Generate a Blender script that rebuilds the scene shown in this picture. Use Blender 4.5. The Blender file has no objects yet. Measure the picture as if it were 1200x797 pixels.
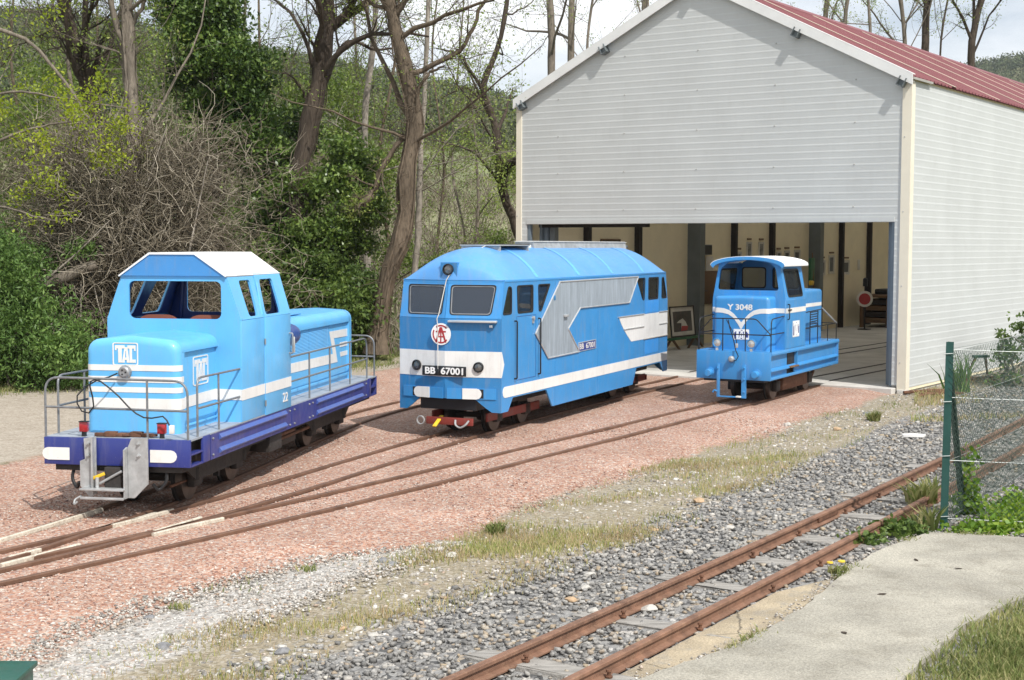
import bpy, bmesh, math, random
import numpy as np
from mathutils import Vector, Matrix
from mathutils.geometry import tessellate_polygon
S = bpy.context.scene
COL = S.collection
R = math.radians
random.seed(4)
rg = np.random.default_rng(11)

# ---------------------------------------------------------------- camera
cam_d = bpy.data.cameras.new('camera'); cam = bpy.data.objects.new('camera', cam_d); COL.objects.link(cam)
cam_d.sensor_width = 36; cam_d.lens = 50.25; cam_d.clip_end = 3000; cam_d.clip_start = .1
cam.location = (0, 0, 2.6)
cam.rotation_euler = (Matrix.Rotation(R(90-3.81), 4, 'X') @ Matrix.Rotation(R(.19), 4, 'Z')).to_euler()
S.camera = cam

# ---------------------------------------------------------------- sky and sun
SUN = Vector((.44, -.715, 1)).normalized()
EL = math.asin(SUN.z); AZ = math.atan2(SUN.x, SUN.y)
W = bpy.data.worlds.new('World'); S.world = W; W.use_nodes = True
nt = W.node_tree; nt.nodes.clear()
def wn(t, **k):
    n = nt.nodes.new(t)
    for a, b in k.items(): setattr(n, a, b)
    return n
sky = wn('ShaderNodeTexSky', sky_type='NISHITA', sun_disc=False, sun_elevation=EL, sun_rotation=AZ % (2*math.pi))
sky.altitude = 300; sky.air_density = 1.0; sky.dust_density = 1.6
tc = wn('ShaderNodeTexCoord')
mp = wn('ShaderNodeMapping'); mp.inputs['Scale'].default_value = (1.6, 1.6, 4.2)
nz = wn('ShaderNodeTexNoise'); nz.inputs['Scale'].default_value = 2.1; nz.inputs['Detail'].default_value = 8; nz.inputs['Roughness'].default_value = .58
cr = wn('ShaderNodeValToRGB'); cr.color_ramp.elements[0].position = .30; cr.color_ramp.elements[1].position = .60; cr.color_ramp.elements[0].color = (.22, .22, .22, 1)
mx = wn('ShaderNodeMix', data_type='RGBA'); mx.inputs[7].default_value = (10.6, 10.8, 11.1, 1)
bg = wn('ShaderNodeBackground'); bg.inputs['Strength'].default_value = .1
wo = wn('ShaderNodeOutputWorld')
L = nt.links.new
L(tc.outputs['Generated'], mp.inputs['Vector']); L(mp.outputs[0], nz.inputs['Vector']); L(nz.outputs['Fac'], cr.inputs['Fac'])
L(cr.outputs['Color'], mx.inputs[0]); L(sky.outputs['Color'], mx.inputs[6]); L(mx.outputs[2], bg.inputs['Color']); L(bg.outputs[0], wo.inputs['Surface'])
sl = bpy.data.lights.new('sun', 'SUN'); sl.energy = 4.3; sl.angle = R(.53); sl.color = (1, .97, .925)
so = bpy.data.objects.new('sun', sl); COL.objects.link(so)
so.rotation_euler = SUN.to_track_quat('Z', 'Y').to_euler(); so.location = (5, -10, 20)
S.view_settings.view_transform = 'Standard'; S.view_settings.look = 'None'
S.view_settings.exposure = .17; S.view_settings.gamma = 1
S.cycles.max_bounces = 9; S.cycles.diffuse_bounces = 7; S.cycles.transparent_max_bounces = 16

# ---------------------------------------------------------------- materials
def lin(c): return tuple((v/12.92 if v <= .04045 else ((v+.055)/1.055)**2.4) for v in (x/255 for x in c))
def mat(name, col, rough=.55, metal=0, var=.15, vs=3, bump=0, bs=40, coat=0, dirt=0, dcol=(.12, .10, .08), spec=.5, coord='Object', stretch=None, emit=None, grain=0, gs=120, streak=0, scol=(.30, .28, .25)):
    m = bpy.data.materials.new(name); m.use_nodes = True
    t = m.node_tree; p = t.nodes['Principled BSDF']; l = t.links.new
    p.inputs['Roughness'].default_value = rough; p.inputs['Metallic'].default_value = metal
    p.inputs['Specular IOR Level'].default_value = spec
    if coat: p.inputs['Coat Weight'].default_value = coat; p.inputs['Coat Roughness'].default_value = .12
    co = t.nodes.new('ShaderNodeTexCoord'); src = co.outputs[coord]
    if stretch:
        mpp = t.nodes.new('ShaderNodeMapping'); mpp.inputs['Scale'].default_value = stretch; l(src, mpp.inputs[0]); src = mpp.outputs[0]
    def noise(sc, det=5, ro=.6):
        n = t.nodes.new('ShaderNodeTexNoise'); n.inputs['Scale'].default_value = sc; n.inputs['Detail'].default_value = det; n.inputs['Roughness'].default_value = ro
        l(src, n.inputs['Vector']); return n.outputs['Fac']
    def mr(v, a, b, c, d):
        n = t.nodes.new('ShaderNodeMapRange'); n.inputs[1].default_value = a; n.inputs[2].default_value = b; n.inputs[3].default_value = c; n.inputs[4].default_value = d
        l(v, n.inputs[0]); return n.outputs[0]
    f = mr(noise(vs), .3, .7, 1-var, 1+var)
    mu = t.nodes.new('ShaderNodeMix'); mu.data_type = 'RGBA'; mu.blend_type = 'MULTIPLY'; mu.inputs[0].default_value = 1
    mu.inputs[6].default_value = (*col, 1)
    cb = t.nodes.new('ShaderNodeCombineColor'); [l(f, cb.inputs[i]) for i in range(3)]
    l(cb.outputs[0], mu.inputs[7]); c = mu.outputs[2]
    if dirt:
        d = mr(noise(vs*2.7, 8, .7), .5, .72, 0, dirt)
        m2 = t.nodes.new('ShaderNodeMix'); m2.data_type = 'RGBA'; l(d, m2.inputs[0]); l(c, m2.inputs[6]); m2.inputs[7].default_value = (*dcol, 1); c = m2.outputs[2]
    if streak:
        mp3 = t.nodes.new('ShaderNodeMapping'); mp3.inputs['Scale'].default_value = (7, 7, .9); l(co.outputs[coord], mp3.inputs[0])
        n3 = t.nodes.new('ShaderNodeTexNoise'); n3.inputs['Scale'].default_value = 2.2; n3.inputs['Detail'].default_value = 7; n3.inputs['Roughness'].default_value = .65; l(mp3.outputs[0], n3.inputs['Vector'])
        m4 = t.nodes.new('ShaderNodeMix'); m4.data_type = 'RGBA'; l(mr(n3.outputs['Fac'], .50, .78, 0, streak), m4.inputs[0]); l(c, m4.inputs[6]); m4.inputs[7].default_value = (*scol, 1); c = m4.outputs[2]
        m5 = t.nodes.new('ShaderNodeMix'); m5.data_type = 'RGBA'; l(mr(noise(46, 3, .5), .69, .72, 0, streak*1.2), m5.inputs[0]); l(c, m5.inputs[6]); m5.inputs[7].default_value = (*scol, 1); c = m5.outputs[2]
    if grain:
        g5 = t.nodes.new('ShaderNodeMix'); g5.data_type = 'RGBA'; g5.blend_type = 'MULTIPLY'; g5.inputs[0].default_value = 1; l(c, g5.inputs[6])
        cg = t.nodes.new('ShaderNodeCombineColor'); gg = mr(noise(gs, 3, .7), .3, .7, 1-grain, 1+grain); [l(gg, cg.inputs[i]) for i in range(3)]; l(cg.outputs[0], g5.inputs[7]); c = g5.outputs[2]
    l(c, p.inputs['Base Color'])
    l(mr(noise(vs*4), .3, .7, max(.02, rough-.08), min(1, rough+.1)), p.inputs['Roughness'])
    if bump:
        b = t.nodes.new('ShaderNodeBump'); b.inputs['Strength'].default_value = bump; b.inputs['Distance'].default_value = .02
        l(noise(bs, 6), b.inputs['Height']); l(b.outputs[0], p.inputs['Normal'])
    if emit: p.inputs['Emission Color'].default_value = (*emit, 1); p.inputs['Emission Strength'].default_value = 1
    return m
M = {}
def paint(n, col, **k):
    a = dict(rough=.42, var=.07, vs=1.7, coat=.25, dirt=.30, dcol=tuple(x*.72+.03 for x in col), bump=.035, bs=6, streak=.22); a.update(k)
    M[n] = mat(n, col, **a)
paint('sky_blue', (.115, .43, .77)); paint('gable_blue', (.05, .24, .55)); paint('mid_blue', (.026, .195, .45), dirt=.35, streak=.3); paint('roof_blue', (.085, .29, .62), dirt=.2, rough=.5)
paint('strip_blue', (.11, .42, .80)); paint('azure', (.040, .25, .565), streak=.28); paint('navy', (.022, .036, .21), rough=.45); paint('rib_navy_lit', (.06, .11, .36)); paint('deep_blue', (.012, .05, .23))  # side rib navy is lightened: light on upward-facing ribs put into the colour
paint('white_paint', (.76, .75, .72), dcol=(.5, .46, .4), dirt=.25); paint('roof_white', (.82, .82, .80), rough=.6, coat=0)
paint('panel_blue', (.04, .30, .75))
M['black'] = mat('black', (.012, .012, .013), .5); M['dark_iron'] = mat('dark_iron', (.028, .025, .023), .75, 0, .4, 9, dirt=.5, dcol=(.06, .04, .03), bump=.2)
M['steel'] = mat('steel', (.32, .33, .34), .5, .6, .2, 6, dirt=.3, dcol=(.2, .18, .16)); M['pipe'] = mat('pipe', (.20, .21, .22), .5, .4, .2, 20)
M['galv'] = mat('galv', (.42, .43, .43), .5, .35, .25, 9, dirt=.4, dcol=(.30, .28, .26), bump=.06)
M['alu'] = mat('alu', (.36, .41, .46), .42, .45, .18, 3, dirt=.4, dcol=(.24, .27, .30), stretch=(6, 1, .6))
M['trim'] = mat('trim', (.62, .63, .62), .35, .6, .1, 5)
M['wheel'] = mat('wheel', (.016, .015, .015), .65, .1, .4, 9, dirt=.3, dcol=(.05, .04, .03)); M['tyre'] = mat('tyre', (.10, .085, .075), .4, .7, .3, 9)
M['red_lamp'] = mat('red_lamp', (.35, .012, .02), .15, coat=.6); M['red_frame'] = mat('red_frame', (.20, .028, .02), .6, dirt=.5)
M['yellow'] = mat('yellow', (.75, .5, .03), .5, dirt=.3); M['orange'] = mat('orange', (.9, .16, .03), .3)
M['chrome'] = mat('chrome', (.6, .6, .6), .12, .95, .05); M['lens_dark'] = mat('lens_dark', (.13, .13, .125), .12, .3, .1, 9, coat=.8); M['lens'] = mat('lens', (.55, .55, .52), .1, .5, .1, 9, coat=.8)
M['rust_rail'] = mat('rust_rail', (.20, .107, .068), .75, .1, .35, 7, dirt=.6, dcol=(.31, .19, .12), bump=.15, bs=60)
M['yard_rail'] = mat('yard_rail', (.155, .085, .055), .6, .3, .3, 5, dirt=.5, dcol=(.22, .12, .07), bump=.1)
M['rail_white'] = mat('rail_white', (.54, .49, .40), .8, 0, .2, 9, dirt=.9, dcol=(.25, .18, .12), bump=.3, grain=.2, gs=60)
M['rust'] = mat('rust', (.12, .055, .03), .85, 0, .4, 12, bump=.3)
M['wood_sleeper'] = mat('wood_sleeper', (.29, .275, .25), .9, 0, .35, 3, dirt=.6, dcol=(.13, .115, .10), bump=.7, bs=7, stretch=(1, 7, 7))
M['cladding'] = mat('cladding', (.515, .53, .52), .55, .0, .05, 1.0, dirt=.22, dcol=(.43, .43, .41), bump=.03, bs=4, streak=.14, scol=(.36, .35, .32))
M['cladding_side'] = M['cladding']
M['cream'] = mat('cream', (.72, .665, .545), .55, 0, .05, 2, dirt=.1, dcol=(.55, .5, .4)); M['fascia'] = mat('fascia', (.72, .72, .70), .5, 0, .06, 2, dirt=.2, dcol=(.55, .54, .5))
M['soffit'] = mat('soffit', (.34, .33, .30), .7, 0, .1)
M['roof_red'] = mat('roof_red', (.20, .062, .068), .55, 0, .12, 2, dirt=.25, dcol=(.26, .11, .11)); M['roof_seam'] = mat('roof_seam', (.66, .56, .44), .6, 0, .15, 6)
M['blue_grey'] = mat('blue_grey', (.16, .20, .235), .5, .2, .12, 3); M['grey_col'] = mat('grey_col', (.14, .16, .165), .55, .2, .15, 3)
M['interior'] = mat('interior', (.80, .72, .52), .7, 0, .06, 1.5, dirt=.1, dcol=(.48, .42, .3)); M['dark_post'] = mat('dark_post', (.016, .012, .010), .7)
M['floor_slab'] = mat('floor_slab', (.44, .43, .40), .8, 0, .18, 1.2, dirt=.4, dcol=(.22, .21, .2), bump=.1)
M['apron'] = mat('apron', (.55, .53, .49), .85, 0, .15, 3, dirt=.4, dcol=(.4, .36, .32), bump=.2)
M['concrete'] = mat('concrete', (.355, .332, .275), .92, 0, .28, 1.1, dirt=.85, dcol=(.235, .215, .17), bump=.8, bs=42, grain=.32, gs=75)
M['tan_slab'] = mat('tan_slab', (.35, .29, .20), .92, 0, .3, 2.2, dirt=.8, dcol=(.26, .245, .215), bump=.7, bs=36, grain=.3, gs=75)
M['green_post'] = mat('green_post', (.012, .06, .052), .45, .1, .15, 9, dirt=.2, dcol=(.05, .1, .09)); M['wire'] = mat('wire', (.33, .35, .34), .5, .5, .2, 30); M['brace_green'] = mat('brace_green', (.006, .024, .021), .5); M['mesh_wire'] = mat('mesh_wire', (.075, .12, .10), .6, .2, .2, 30)
M['brown_wood'] = mat('brown_wood', (.15, .085, .04), .7, 0, .3, 6, bump=.2, stretch=(1, 8, 8)); M['frame_wood'] = mat('frame_wood', (.03, .022, .018), .6)
M['paper'] = mat('paper', (.62, .60, .55), .8); M['seat'] = mat('seat', (.26, .085, .055), .7, 0, .1)
M['green_paint'] = mat('green_paint', (.02, .12, .05), .55, dirt=.3); M['bin_green'] = mat('bin_green', (.012, .085, .06), .4, dirt=.2)
M['red_paint'] = mat('red_paint', (.38, .03, .03), .5); M['deck'] = mat('deck', (.33, .36, .40), .6, .2, .15, 5, dirt=.4, dcol=(.24, .25, .27), bump=.15, bs=80)
M['gum'] = mat('gum', (.008, .008, .009), .55)
def glass(name, col, alpha, rough=.03):
    m = bpy.data.materials.new(name); m.use_nodes = True; t = m.node_tree; p = t.nodes['Principled BSDF']
    p.inputs['Base Color'].default_value = (*col, 1); p.inputs['Roughness'].default_value = rough; p.inputs['Specular IOR Level'].default_value = .7
    tr = t.nodes.new('ShaderNodeBsdfTransparent'); tr.inputs[0].default_value = (.85, .88, .88, 1)
    mm = t.nodes.new('ShaderNodeMixShader'); mm.inputs[0].default_value = alpha
    t.links.new(p.outputs[0], mm.inputs[1]); t.links.new(tr.outputs[0], mm.inputs[2]); t.links.new(mm.outputs[0], t.nodes['Material Output'].inputs[0])
    return m
M['skylight'] = bpy.data.materials.new('skylight'); M['skylight'].use_nodes = True
_t = M['skylight'].node_tree; _b = _t.nodes.new('ShaderNodeBsdfTranslucent'); _b.inputs[0].default_value = (.86, .84, .76, 1); _t.links.new(_b.outputs[0], _t.nodes['Material Output'].inputs[0])
M['glass'] = glass('glass', (.03, .034, .038), .6); M['glass_dark'] = glass('glass_dark', (.045, .058, .08), .3)

def cracks(m, sc, seed):
    t = m.node_tree; l = t.links.new; p = t.nodes['Principled BSDF']; src = p.inputs['Base Color'].links[0].from_socket
    co = t.nodes.new('ShaderNodeTexCoord'); n = t.nodes.new('ShaderNodeTexNoise'); n.inputs['Scale'].default_value = 3; n.inputs['Detail'].default_value = 7; l(co.outputs['Object'], n.inputs['Vector'])
    a = t.nodes.new('ShaderNodeMix'); a.data_type = 'RGBA'; a.inputs[0].default_value = .16; l(co.outputs['Object'], a.inputs[6]); l(n.outputs['Color'], a.inputs[7])
    v = t.nodes.new('ShaderNodeTexVoronoi'); v.feature = 'DISTANCE_TO_EDGE'; v.inputs['Scale'].default_value = sc; v.inputs['Randomness'].default_value = 1; l(a.outputs[2], v.inputs['Vector'])
    r = t.nodes.new('ShaderNodeMapRange'); r.inputs[1].default_value = .002; r.inputs[2].default_value = .011; r.inputs[3].default_value = .42; r.inputs[4].default_value = 1; l(v.outputs['Distance'], r.inputs[0])
    n2 = t.nodes.new('ShaderNodeTexNoise'); n2.inputs['Scale'].default_value = 1.1; l(co.outputs['Object'], n2.inputs['Vector'])
    r2 = t.nodes.new('ShaderNodeMapRange'); r2.inputs[1].default_value = .46; r2.inputs[2].default_value = .54; l(n2.outputs['Fac'], r2.inputs[0])   # only some of the cracks are open
    f = t.nodes.new('ShaderNodeMath'); f.operation = 'MAXIMUM'; l(r.outputs[0], f.inputs[0]); l(r2.outputs[0], f.inputs[1])
    c = t.nodes.new('ShaderNodeCombineColor'); [l(f.outputs[0], c.inputs[i]) for i in range(3)]
    x = t.nodes.new('ShaderNodeMix'); x.data_type = 'RGBA'; x.blend_type = 'MULTIPLY'; x.inputs[0].default_value = 1; l(src, x.inputs[6]); l(c.outputs[0], x.inputs[7]); l(x.outputs[2], p.inputs['Base Color'])
cracks(M['tan_slab'], 1.1, 2)

# ---------------------------------------------------------------- mesh helpers
def V3(a): return Vector(a)
class MB:
    def __init__(s): s.bm = bmesh.new()
    def box(s, x0, x1, y0, y1, z0, z1, bev=0, seg=2, top_only=False, mtx=None):
        vs = [s.bm.verts.new((x, y, z)) for x in (x0, x1) for y in (y0, y1) for z in (z0, z1)]
        F = [s.bm.faces.new([vs[i] for i in q]) for q in ((0, 1, 3, 2), (4, 6, 7, 5), (0, 4, 5, 1), (2, 3, 7, 6), (0, 2, 6, 4), (1, 5, 7, 3))]
        nv = vs
        if bev:
            es = list({e for f in F for e in f.edges})
            if top_only: es = [e for e in es if not all(abs(v.co.z-z0) < 1e-6 for v in e.verts)]
            r = bmesh.ops.bevel(s.bm, geom=es, offset=bev, segments=seg, profile=.5, affect='EDGES')
            nv = list({v for f in r['faces'] for v in f.verts} | {v for v in vs if v.is_valid})
        if mtx is not None:
            for v in nv: v.co = mtx @ v.co
        return s
    def prism(s, poly, vec):
        vec = V3(vec); a = [s.bm.verts.new(p) for p in poly]; b = [s.bm.verts.new(V3(p)+vec) for p in poly]; n = len(poly)
        s.bm.faces.new(a[::-1]); s.bm.faces.new(b)
        for i in range(n): s.bm.faces.new((a[i], a[(i+1) % n], b[(i+1) % n], b[i]))
        return s
    def plate(s, outer, holes, O, U, Vv, t):
        """outer and holes are 2-D loops in the frame O,U,Vv; thickness t along U x V"""
        O, U, Vv = V3(O), V3(U), V3(Vv); N = U.cross(Vv).normalized()*t
        loops = [outer]+list(holes); P = [O+U*a+Vv*b for lp in loops for a, b in lp]
        tri = tessellate_polygon([[Vector((a, b, 0)) for a, b in lp] for lp in loops])
        A = [s.bm.verts.new(p) for p in P]; B = [s.bm.verts.new(p+N) for p in P]
        for q in tri:
            try: s.bm.faces.new([A[i] for i in q][::-1]); s.bm.faces.new([B[i] for i in q])
            except ValueError: pass
        k = 0
        for lp in loops:
            n = len(lp)
            for i in range(n):
                j = (i+1) % n
                try: s.bm.faces.new((A[k+i], A[k+j], B[k+j], B[k+i]))
                except ValueError: pass
            k += n
        return s
    def tube(s, pts, r, n=8, closed=False):
        pts = [V3(p) for p in pts]; rings = []; m = len(pts); up = None
        for i, p in enumerate(pts):
            a = pts[(i-1) % m] if (i > 0 or closed) else p; b = pts[(i+1) % m] if (i < m-1 or closed) else p
            t = (b-a).normalized()
            if up is None: up = t.orthogonal().normalized()
            up = (up-t*up.dot(t)); up = up.normalized() if up.length > 1e-6 else t.orthogonal().normalized()
            w = t.cross(up); rr = r[i] if isinstance(r, (list, tuple)) else r
            rings.append([s.bm.verts.new(p+(up*math.cos(6.28319*k/n)+w*math.sin(6.28319*k/n))*rr) for k in range(n)])
        for i in range(m if closed else m-1):
            x, y = rings[i], rings[(i+1) % m]
            for k in range(n): s.bm.faces.new((x[k], x[(k+1) % n], y[(k+1) % n], y[k]))
        if not closed: s.bm.faces.new(rings[0][::-1]); s.bm.faces.new(rings[-1])
        return s
    def lathe(s, prof, O, axis, n=20):
        """prof: (radius, height) pairs along axis from O"""
        O, ax = V3(O), V3(axis).normalized(); u = ax.orthogonal().normalized(); w = ax.cross(u); rings = []
        for r, h in prof:
            r = max(r, 1e-4); rings.append([s.bm.verts.new(O+ax*h+(u*math.cos(6.28319*k/n)+w*math.sin(6.28319*k/n))*r) for k in range(n)])
        for x, y in zip(rings, rings[1:]):
            for k in range(n): s.bm.faces.new((x[k], x[(k+1) % n], y[(k+1) % n], y[k]))
        s.bm.faces.new(rings[0][::-1]); s.bm.faces.new(rings[-1]); return s
    def loft(s, secs, cap=True, closed=True):
        rows = [[s.bm.verts.new(p) for p in sec] for sec in secs]; n = len(rows[0])
        for x, y in zip(rows, rows[1:]):
            for k in range(n if closed else n-1): s.bm.faces.new((x[k], x[(k+1) % n], y[(k+1) % n], y[k]))
        if cap: s.bm.faces.new(rows[0][::-1]); s.bm.faces.new(rows[-1])
        return s
    def ribbon(s, path, z0, z1, th=.004):
        """vertical band along a plan path [(x,y)], z0/z1 numbers or lists, th outward to the left of the path"""
        n = len(path); P = [Vector((a, b)) for a, b in path]; rows = []
        for i, p in enumerate(P):
            d = (P[min(i+1, n-1)]-P[max(i-1, 0)]).normalized(); q = p+Vector((-d.y, d.x))*th
            a = z0[i] if isinstance(z0, (list, tuple)) else z0; b = z1[i] if isinstance(z1, (list, tuple)) else z1
            rows.append([(p.x, p.y, a), (q.x, q.y, a), (q.x, q.y, b), (p.x, p.y, b)])
        return s.loft(rows)
    def build(s, name, m, parent=None, smooth=35, bevel=0, mtx=None, weld=False):
        if weld: bmesh.ops.remove_doubles(s.bm, verts=s.bm.verts, dist=1e-5)
        bmesh.ops.recalc_face_normals(s.bm, faces=s.bm.faces)
        me = bpy.data.meshes.new(name); s.bm.to_mesh(me); s.bm.free()
        if mtx is not None: me.transform(mtx)
        return link(name, me, m, parent, smooth, bevel)
def link(name, me, m, parent=None, smooth=35, bevel=0):
    if m is not None: me.materials.append(M[m] if isinstance(m, str) else m)
    if smooth:
        me.polygons.foreach_set('use_smooth', [True]*len(me.polygons)); me.set_sharp_from_angle(angle=R(smooth))
    o = bpy.data.objects.new(name, me); COL.objects.link(o)
    if parent is not None: o.parent = parent
    if bevel:
        b = o.modifiers.new('bevel', 'BEVEL'); b.width = bevel; b.segments = 2; b.limit_method = 'ANGLE'; b.angle_limit = R(40)
    return o
def tag(o, label=None, cat=None, group=None, kind=None):
    for k, v in (('label', label), ('category', cat), ('group', group), ('kind', kind)):
        if v: o[k] = v
    return o
def thing(name, label, cat, loc=(0, 0, 0), rz=0, group=None):
    o = bpy.data.objects.new(name, None); COL.objects.link(o); o.location = loc; o.rotation_euler = (0, 0, rz); o.empty_display_size = .3
    return tag(o, label, cat, group)
def rrect(a0, a1, b0, b1, r, n=4):
    out = []
    for cx, cy, s in ((a1-r, b1-r, 0), (a0+r, b1-r, 90), (a0+r, b0+r, 180), (a1-r, b0+r, 270)):
        out += [(cx+r*math.cos(R(s+90*k/n)), cy+r*math.sin(R(s+90*k/n))) for k in range(n+1)]
    return out
def rpoly(pts, r, n=3):
    """round the corners of a 2-D polygon"""
    out = []; m = len(pts)
    for i in range(m):
        p = Vector(pts[i]); a = Vector(pts[i-1])-p; b = Vector(pts[(i+1) % m])-p
        d = min(r, a.length*.45, b.length*.45); a = p+a.normalized()*d; b = p+b.normalized()*d
        for k in range(n+1):
            t = k/n; q = a*(1-t)**2+p*2*t*(1-t)+b*t*t; out.append((q.x, q.y))
    return out
def circ(cx, cy, r, n=24): return [(cx+r*math.cos(6.28319*k/n), cy+r*math.sin(6.28319*k/n)) for k in range(n)]
def text(name, body, m, parent, O, U, Vv, w, h, ex=.002, bold=0, gap=1.0):
    cu = bpy.data.curves.new('t', 'FONT'); cu.body = body; cu.extrude = .01; cu.offset = bold; cu.space_character = gap
    o = bpy.data.objects.new('t', cu); COL.objects.link(o); bpy.context.view_layer.update()
    me = bpy.data.meshes.new_from_object(o.evaluated_get(bpy.context.evaluated_depsgraph_get())); bpy.data.objects.remove(o)
    c = np.array([v.co for v in me.vertices]); lo, hi = c.min(0), c.max(0)
    O, U, Vv = V3(O), V3(U), V3(Vv); N = U.cross(Vv)
    for v in me.vertices:
        a = (v.co.x-lo[0])/(hi[0]-lo[0])*w; b = (v.co.y-lo[1])/(hi[1]-lo[1])*h; z = ex if v.co.z > 0 else -.001
        v.co = O+U*a+Vv*b+N*z
    me.name = name
    return link(name, me, m, parent, 0)
def wheelset(parent, x, r, gauge=.55, zt=.1):
    for sy in (-1, 1):
        b = MB(); y = sy*gauge/2
        b.lathe([(.02, -.05), (r+.028, -.045), (r+.028, -.02), (r, -.015), (r-.006, .05), (r-.03, .052), (r-.045, .02), (.09, .015), (.08, .06), (.0, .065)], (x, y, zt+r), (0, sy, 0), 28)
        w = b.build('wheel', 'wheel', parent, 30)
        b = MB(); b.lathe([(r+.002, -.012), (r-.004, .0515), (r-.028, .0535)], (x, y, zt+r), (0, sy, 0), 28).build('tyre', 'tyre', w, 30)
        b = MB(); b.box(x-.1, x+.1, y+sy*.10-.04, y+sy*.10+.04, zt+r-.08, zt+r+.09, .015).build('axle_box', 'dark_iron', parent)
    MB().tube([(x, -gauge/2, zt+r), (x, gauge/2, zt+r)], .04).build('axle', 'dark_iron', parent)
def logo_tac(parent, O, U, Vv, w, h, m='white_paint', frame=True, name='logo'):
    b = MB(); U = V3(U)*w; Vv = V3(Vv)*h; t = .004
    def pl(p, holes=()): b.plate(p, holes, O, U, Vv, t/ max(1e-9, 1))
    if frame: pl(rrect(0, 1, 0, 1, .08), [rrect(.045, .955, .04, .96, .06)])
    def q(x0, x1, y0, y1): pl([(x0, y0), (x1, y0), (x1, y1), (x0, y1)])
    q(.10, .47, .74, .88); q(.10, .155, .66, .74); q(.22, .36, .12, .74)
    pl([(.365, .12), (.47, .12), (.475, .24), (.55, .24), (.555, .12), (.66, .12), (.58, .80), (.475, .80)], [[(.485, .34), (.54, .34), (.525, .62), (.50, .62)]])
    q(.585, .90, .74, .88); q(.845, .90, .64, .74); q(.665, .76, .26, .74); q(.665, .90, .12, .26)
    return b.build(name, m, parent, 0)
# ================================================================ locomotive 22 (light blue, navy frame)
def hood_profile(w, z0, z1, r, crown=.03):
    """section (y,z) of an engine hood, from lower left over the top to lower right"""
    pts = [(-w, z0)]
    for k in range(6):
        a = R(180-90*k/5); pts.append((-w+r+r*math.cos(a), z1-r+r*math.sin(a)))
    pts.append((0, z1+crown))
    for k in range(6):
        a = R(90-90*k/5); pts.append((w-r+r*math.cos(a), z1-r+r*math.sin(a)))
    pts.append((w, z0)); return pts
def hood(b, x_end, x_in, w, z0, z1, r, fr, sgn, crown=.03):
    """hood whose free end at x_end is rounded with radius fr; sgn=+1 end faces +x"""
    secs = [(x_end-sgn*fr*(1-math.cos(R(18*k))), fr*(1-math.sin(R(18*k)))) for k in range(6)]
    rows = []
    for x, ins in secs: rows.append([(x, y, z) for y, z in hood_profile(w-ins, z0, z1-ins, max(.01, r-ins*.5), crown)])
    rows.append([(x_in, y, z) for y, z in hood_profile(w, z0, z1, r, crown)])
    b.loft(rows)
def rail_path(pts, r=.08, n=4):
    """polyline with rounded corners"""
    P = [V3(p) for p in pts]; out = [P[0]]
    for i in range(1, len(P)-1):
        a = P[i-1]-P[i]; c = P[i+1]-P[i]; d = min(r, a.length*.45, c.length*.45); a = P[i]+a.normalized()*d; c = P[i]+c.normalized()*d
        for k in range(n+1):
            t = k/n; out.append(a*(1-t)**2+P[i]*2*t*(1-t)+c*t*t)
    return out+[P[-1]]
X, Y, Z = Vector((1, 0, 0)), Vector((0, 1, 0)), Vector((0, 0, 1))
A = thing('diesel_locomotive', 'light blue locomotive with navy frame, open cab windows and white roof, leftmost of the three', 'locomotive', (-3.636, 13.051, 0), -1.736, 'small blue locomotives in the yard')
hw = .713
# frame
b = MB(); b.box(-.035, 0, -hw, hw, .557, .81, .004).build('front_beam', 'navy', A)
b = MB(); b.box(-6.607, -6.572, -hw, hw, .557, .81, .004).build('rear_beam', 'navy', A)
b = MB(); b.box(-6.56, -.04, -.62, .62, .50, .79).build('underframe', 'dark_iron', A)
b = MB(); b.box(-6.572, -.035, -hw, hw, .795, .812); dk = b.build('deck_plate', 'deck', A)
for sy in (-1, 1):
    y0 = hw-.012
    def yy(a, c): return (min(sy*a, sy*c), max(sy*a, sy*c))
    ya, yb = yy(y0, hw)
    p = MB().box(-6.12, -.51, ya, yb, .557, .80).build('side_panel', 'navy', A)
    ya, yb = yy(hw-.02, hw+.004)
    for x0, x1 in ((-.49, -.31), (-6.30, -6.13)): MB().box(x0, x1, ya, yb, .557, .806, .004).build('corner_block', 'navy', A)
    for x0, x1 in ((-.31, -.035), (-6.572, -6.30)):
        ya, yb = yy(hw-.16, hw); 
        MB().box(x0, x1, ya, yb, .665, .682).box(x0, x1, ya, yb, .557, .574).build('footstep', 'navy', A)
    ya, yb = yy(hw, hw+.008)
    for x0, x1 in ((-3.62, -2.93),): MB().box(x0, x1, ya, yb, .56, .80).build('cover_plate', 'navy', A)
    for x0, x1 in ((-2.73, -.73), (-5.89, -3.86)):
        for z in (.75, .62):
            q = MB().prism([(x0, sy*hw, z-.03), (x0, sy*(hw+.022), z-.016), (x0, sy*(hw+.026), z-.006), (x0, sy*hw, z+.028)], (x1-x0, 0, 0)); q.build('side_rib', 'rib_navy_lit', A, 0)
    for x in (-.56, -2.86, -3.0, -3.55, -3.70, -6.05):
        for z in (.60, .755): MB().lathe([(.012, 0), (.012, .008), (.006, .014)], (x, sy*(hw+.001 if x not in (-3.0, -3.55) else hw+.008), z), (0, sy, 0), 8).build('bolt', 'steel', A)
for x in (-.92, -2.08, -4.70, -5.91): wheelset(A, x, .215, .56, .095)
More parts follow.
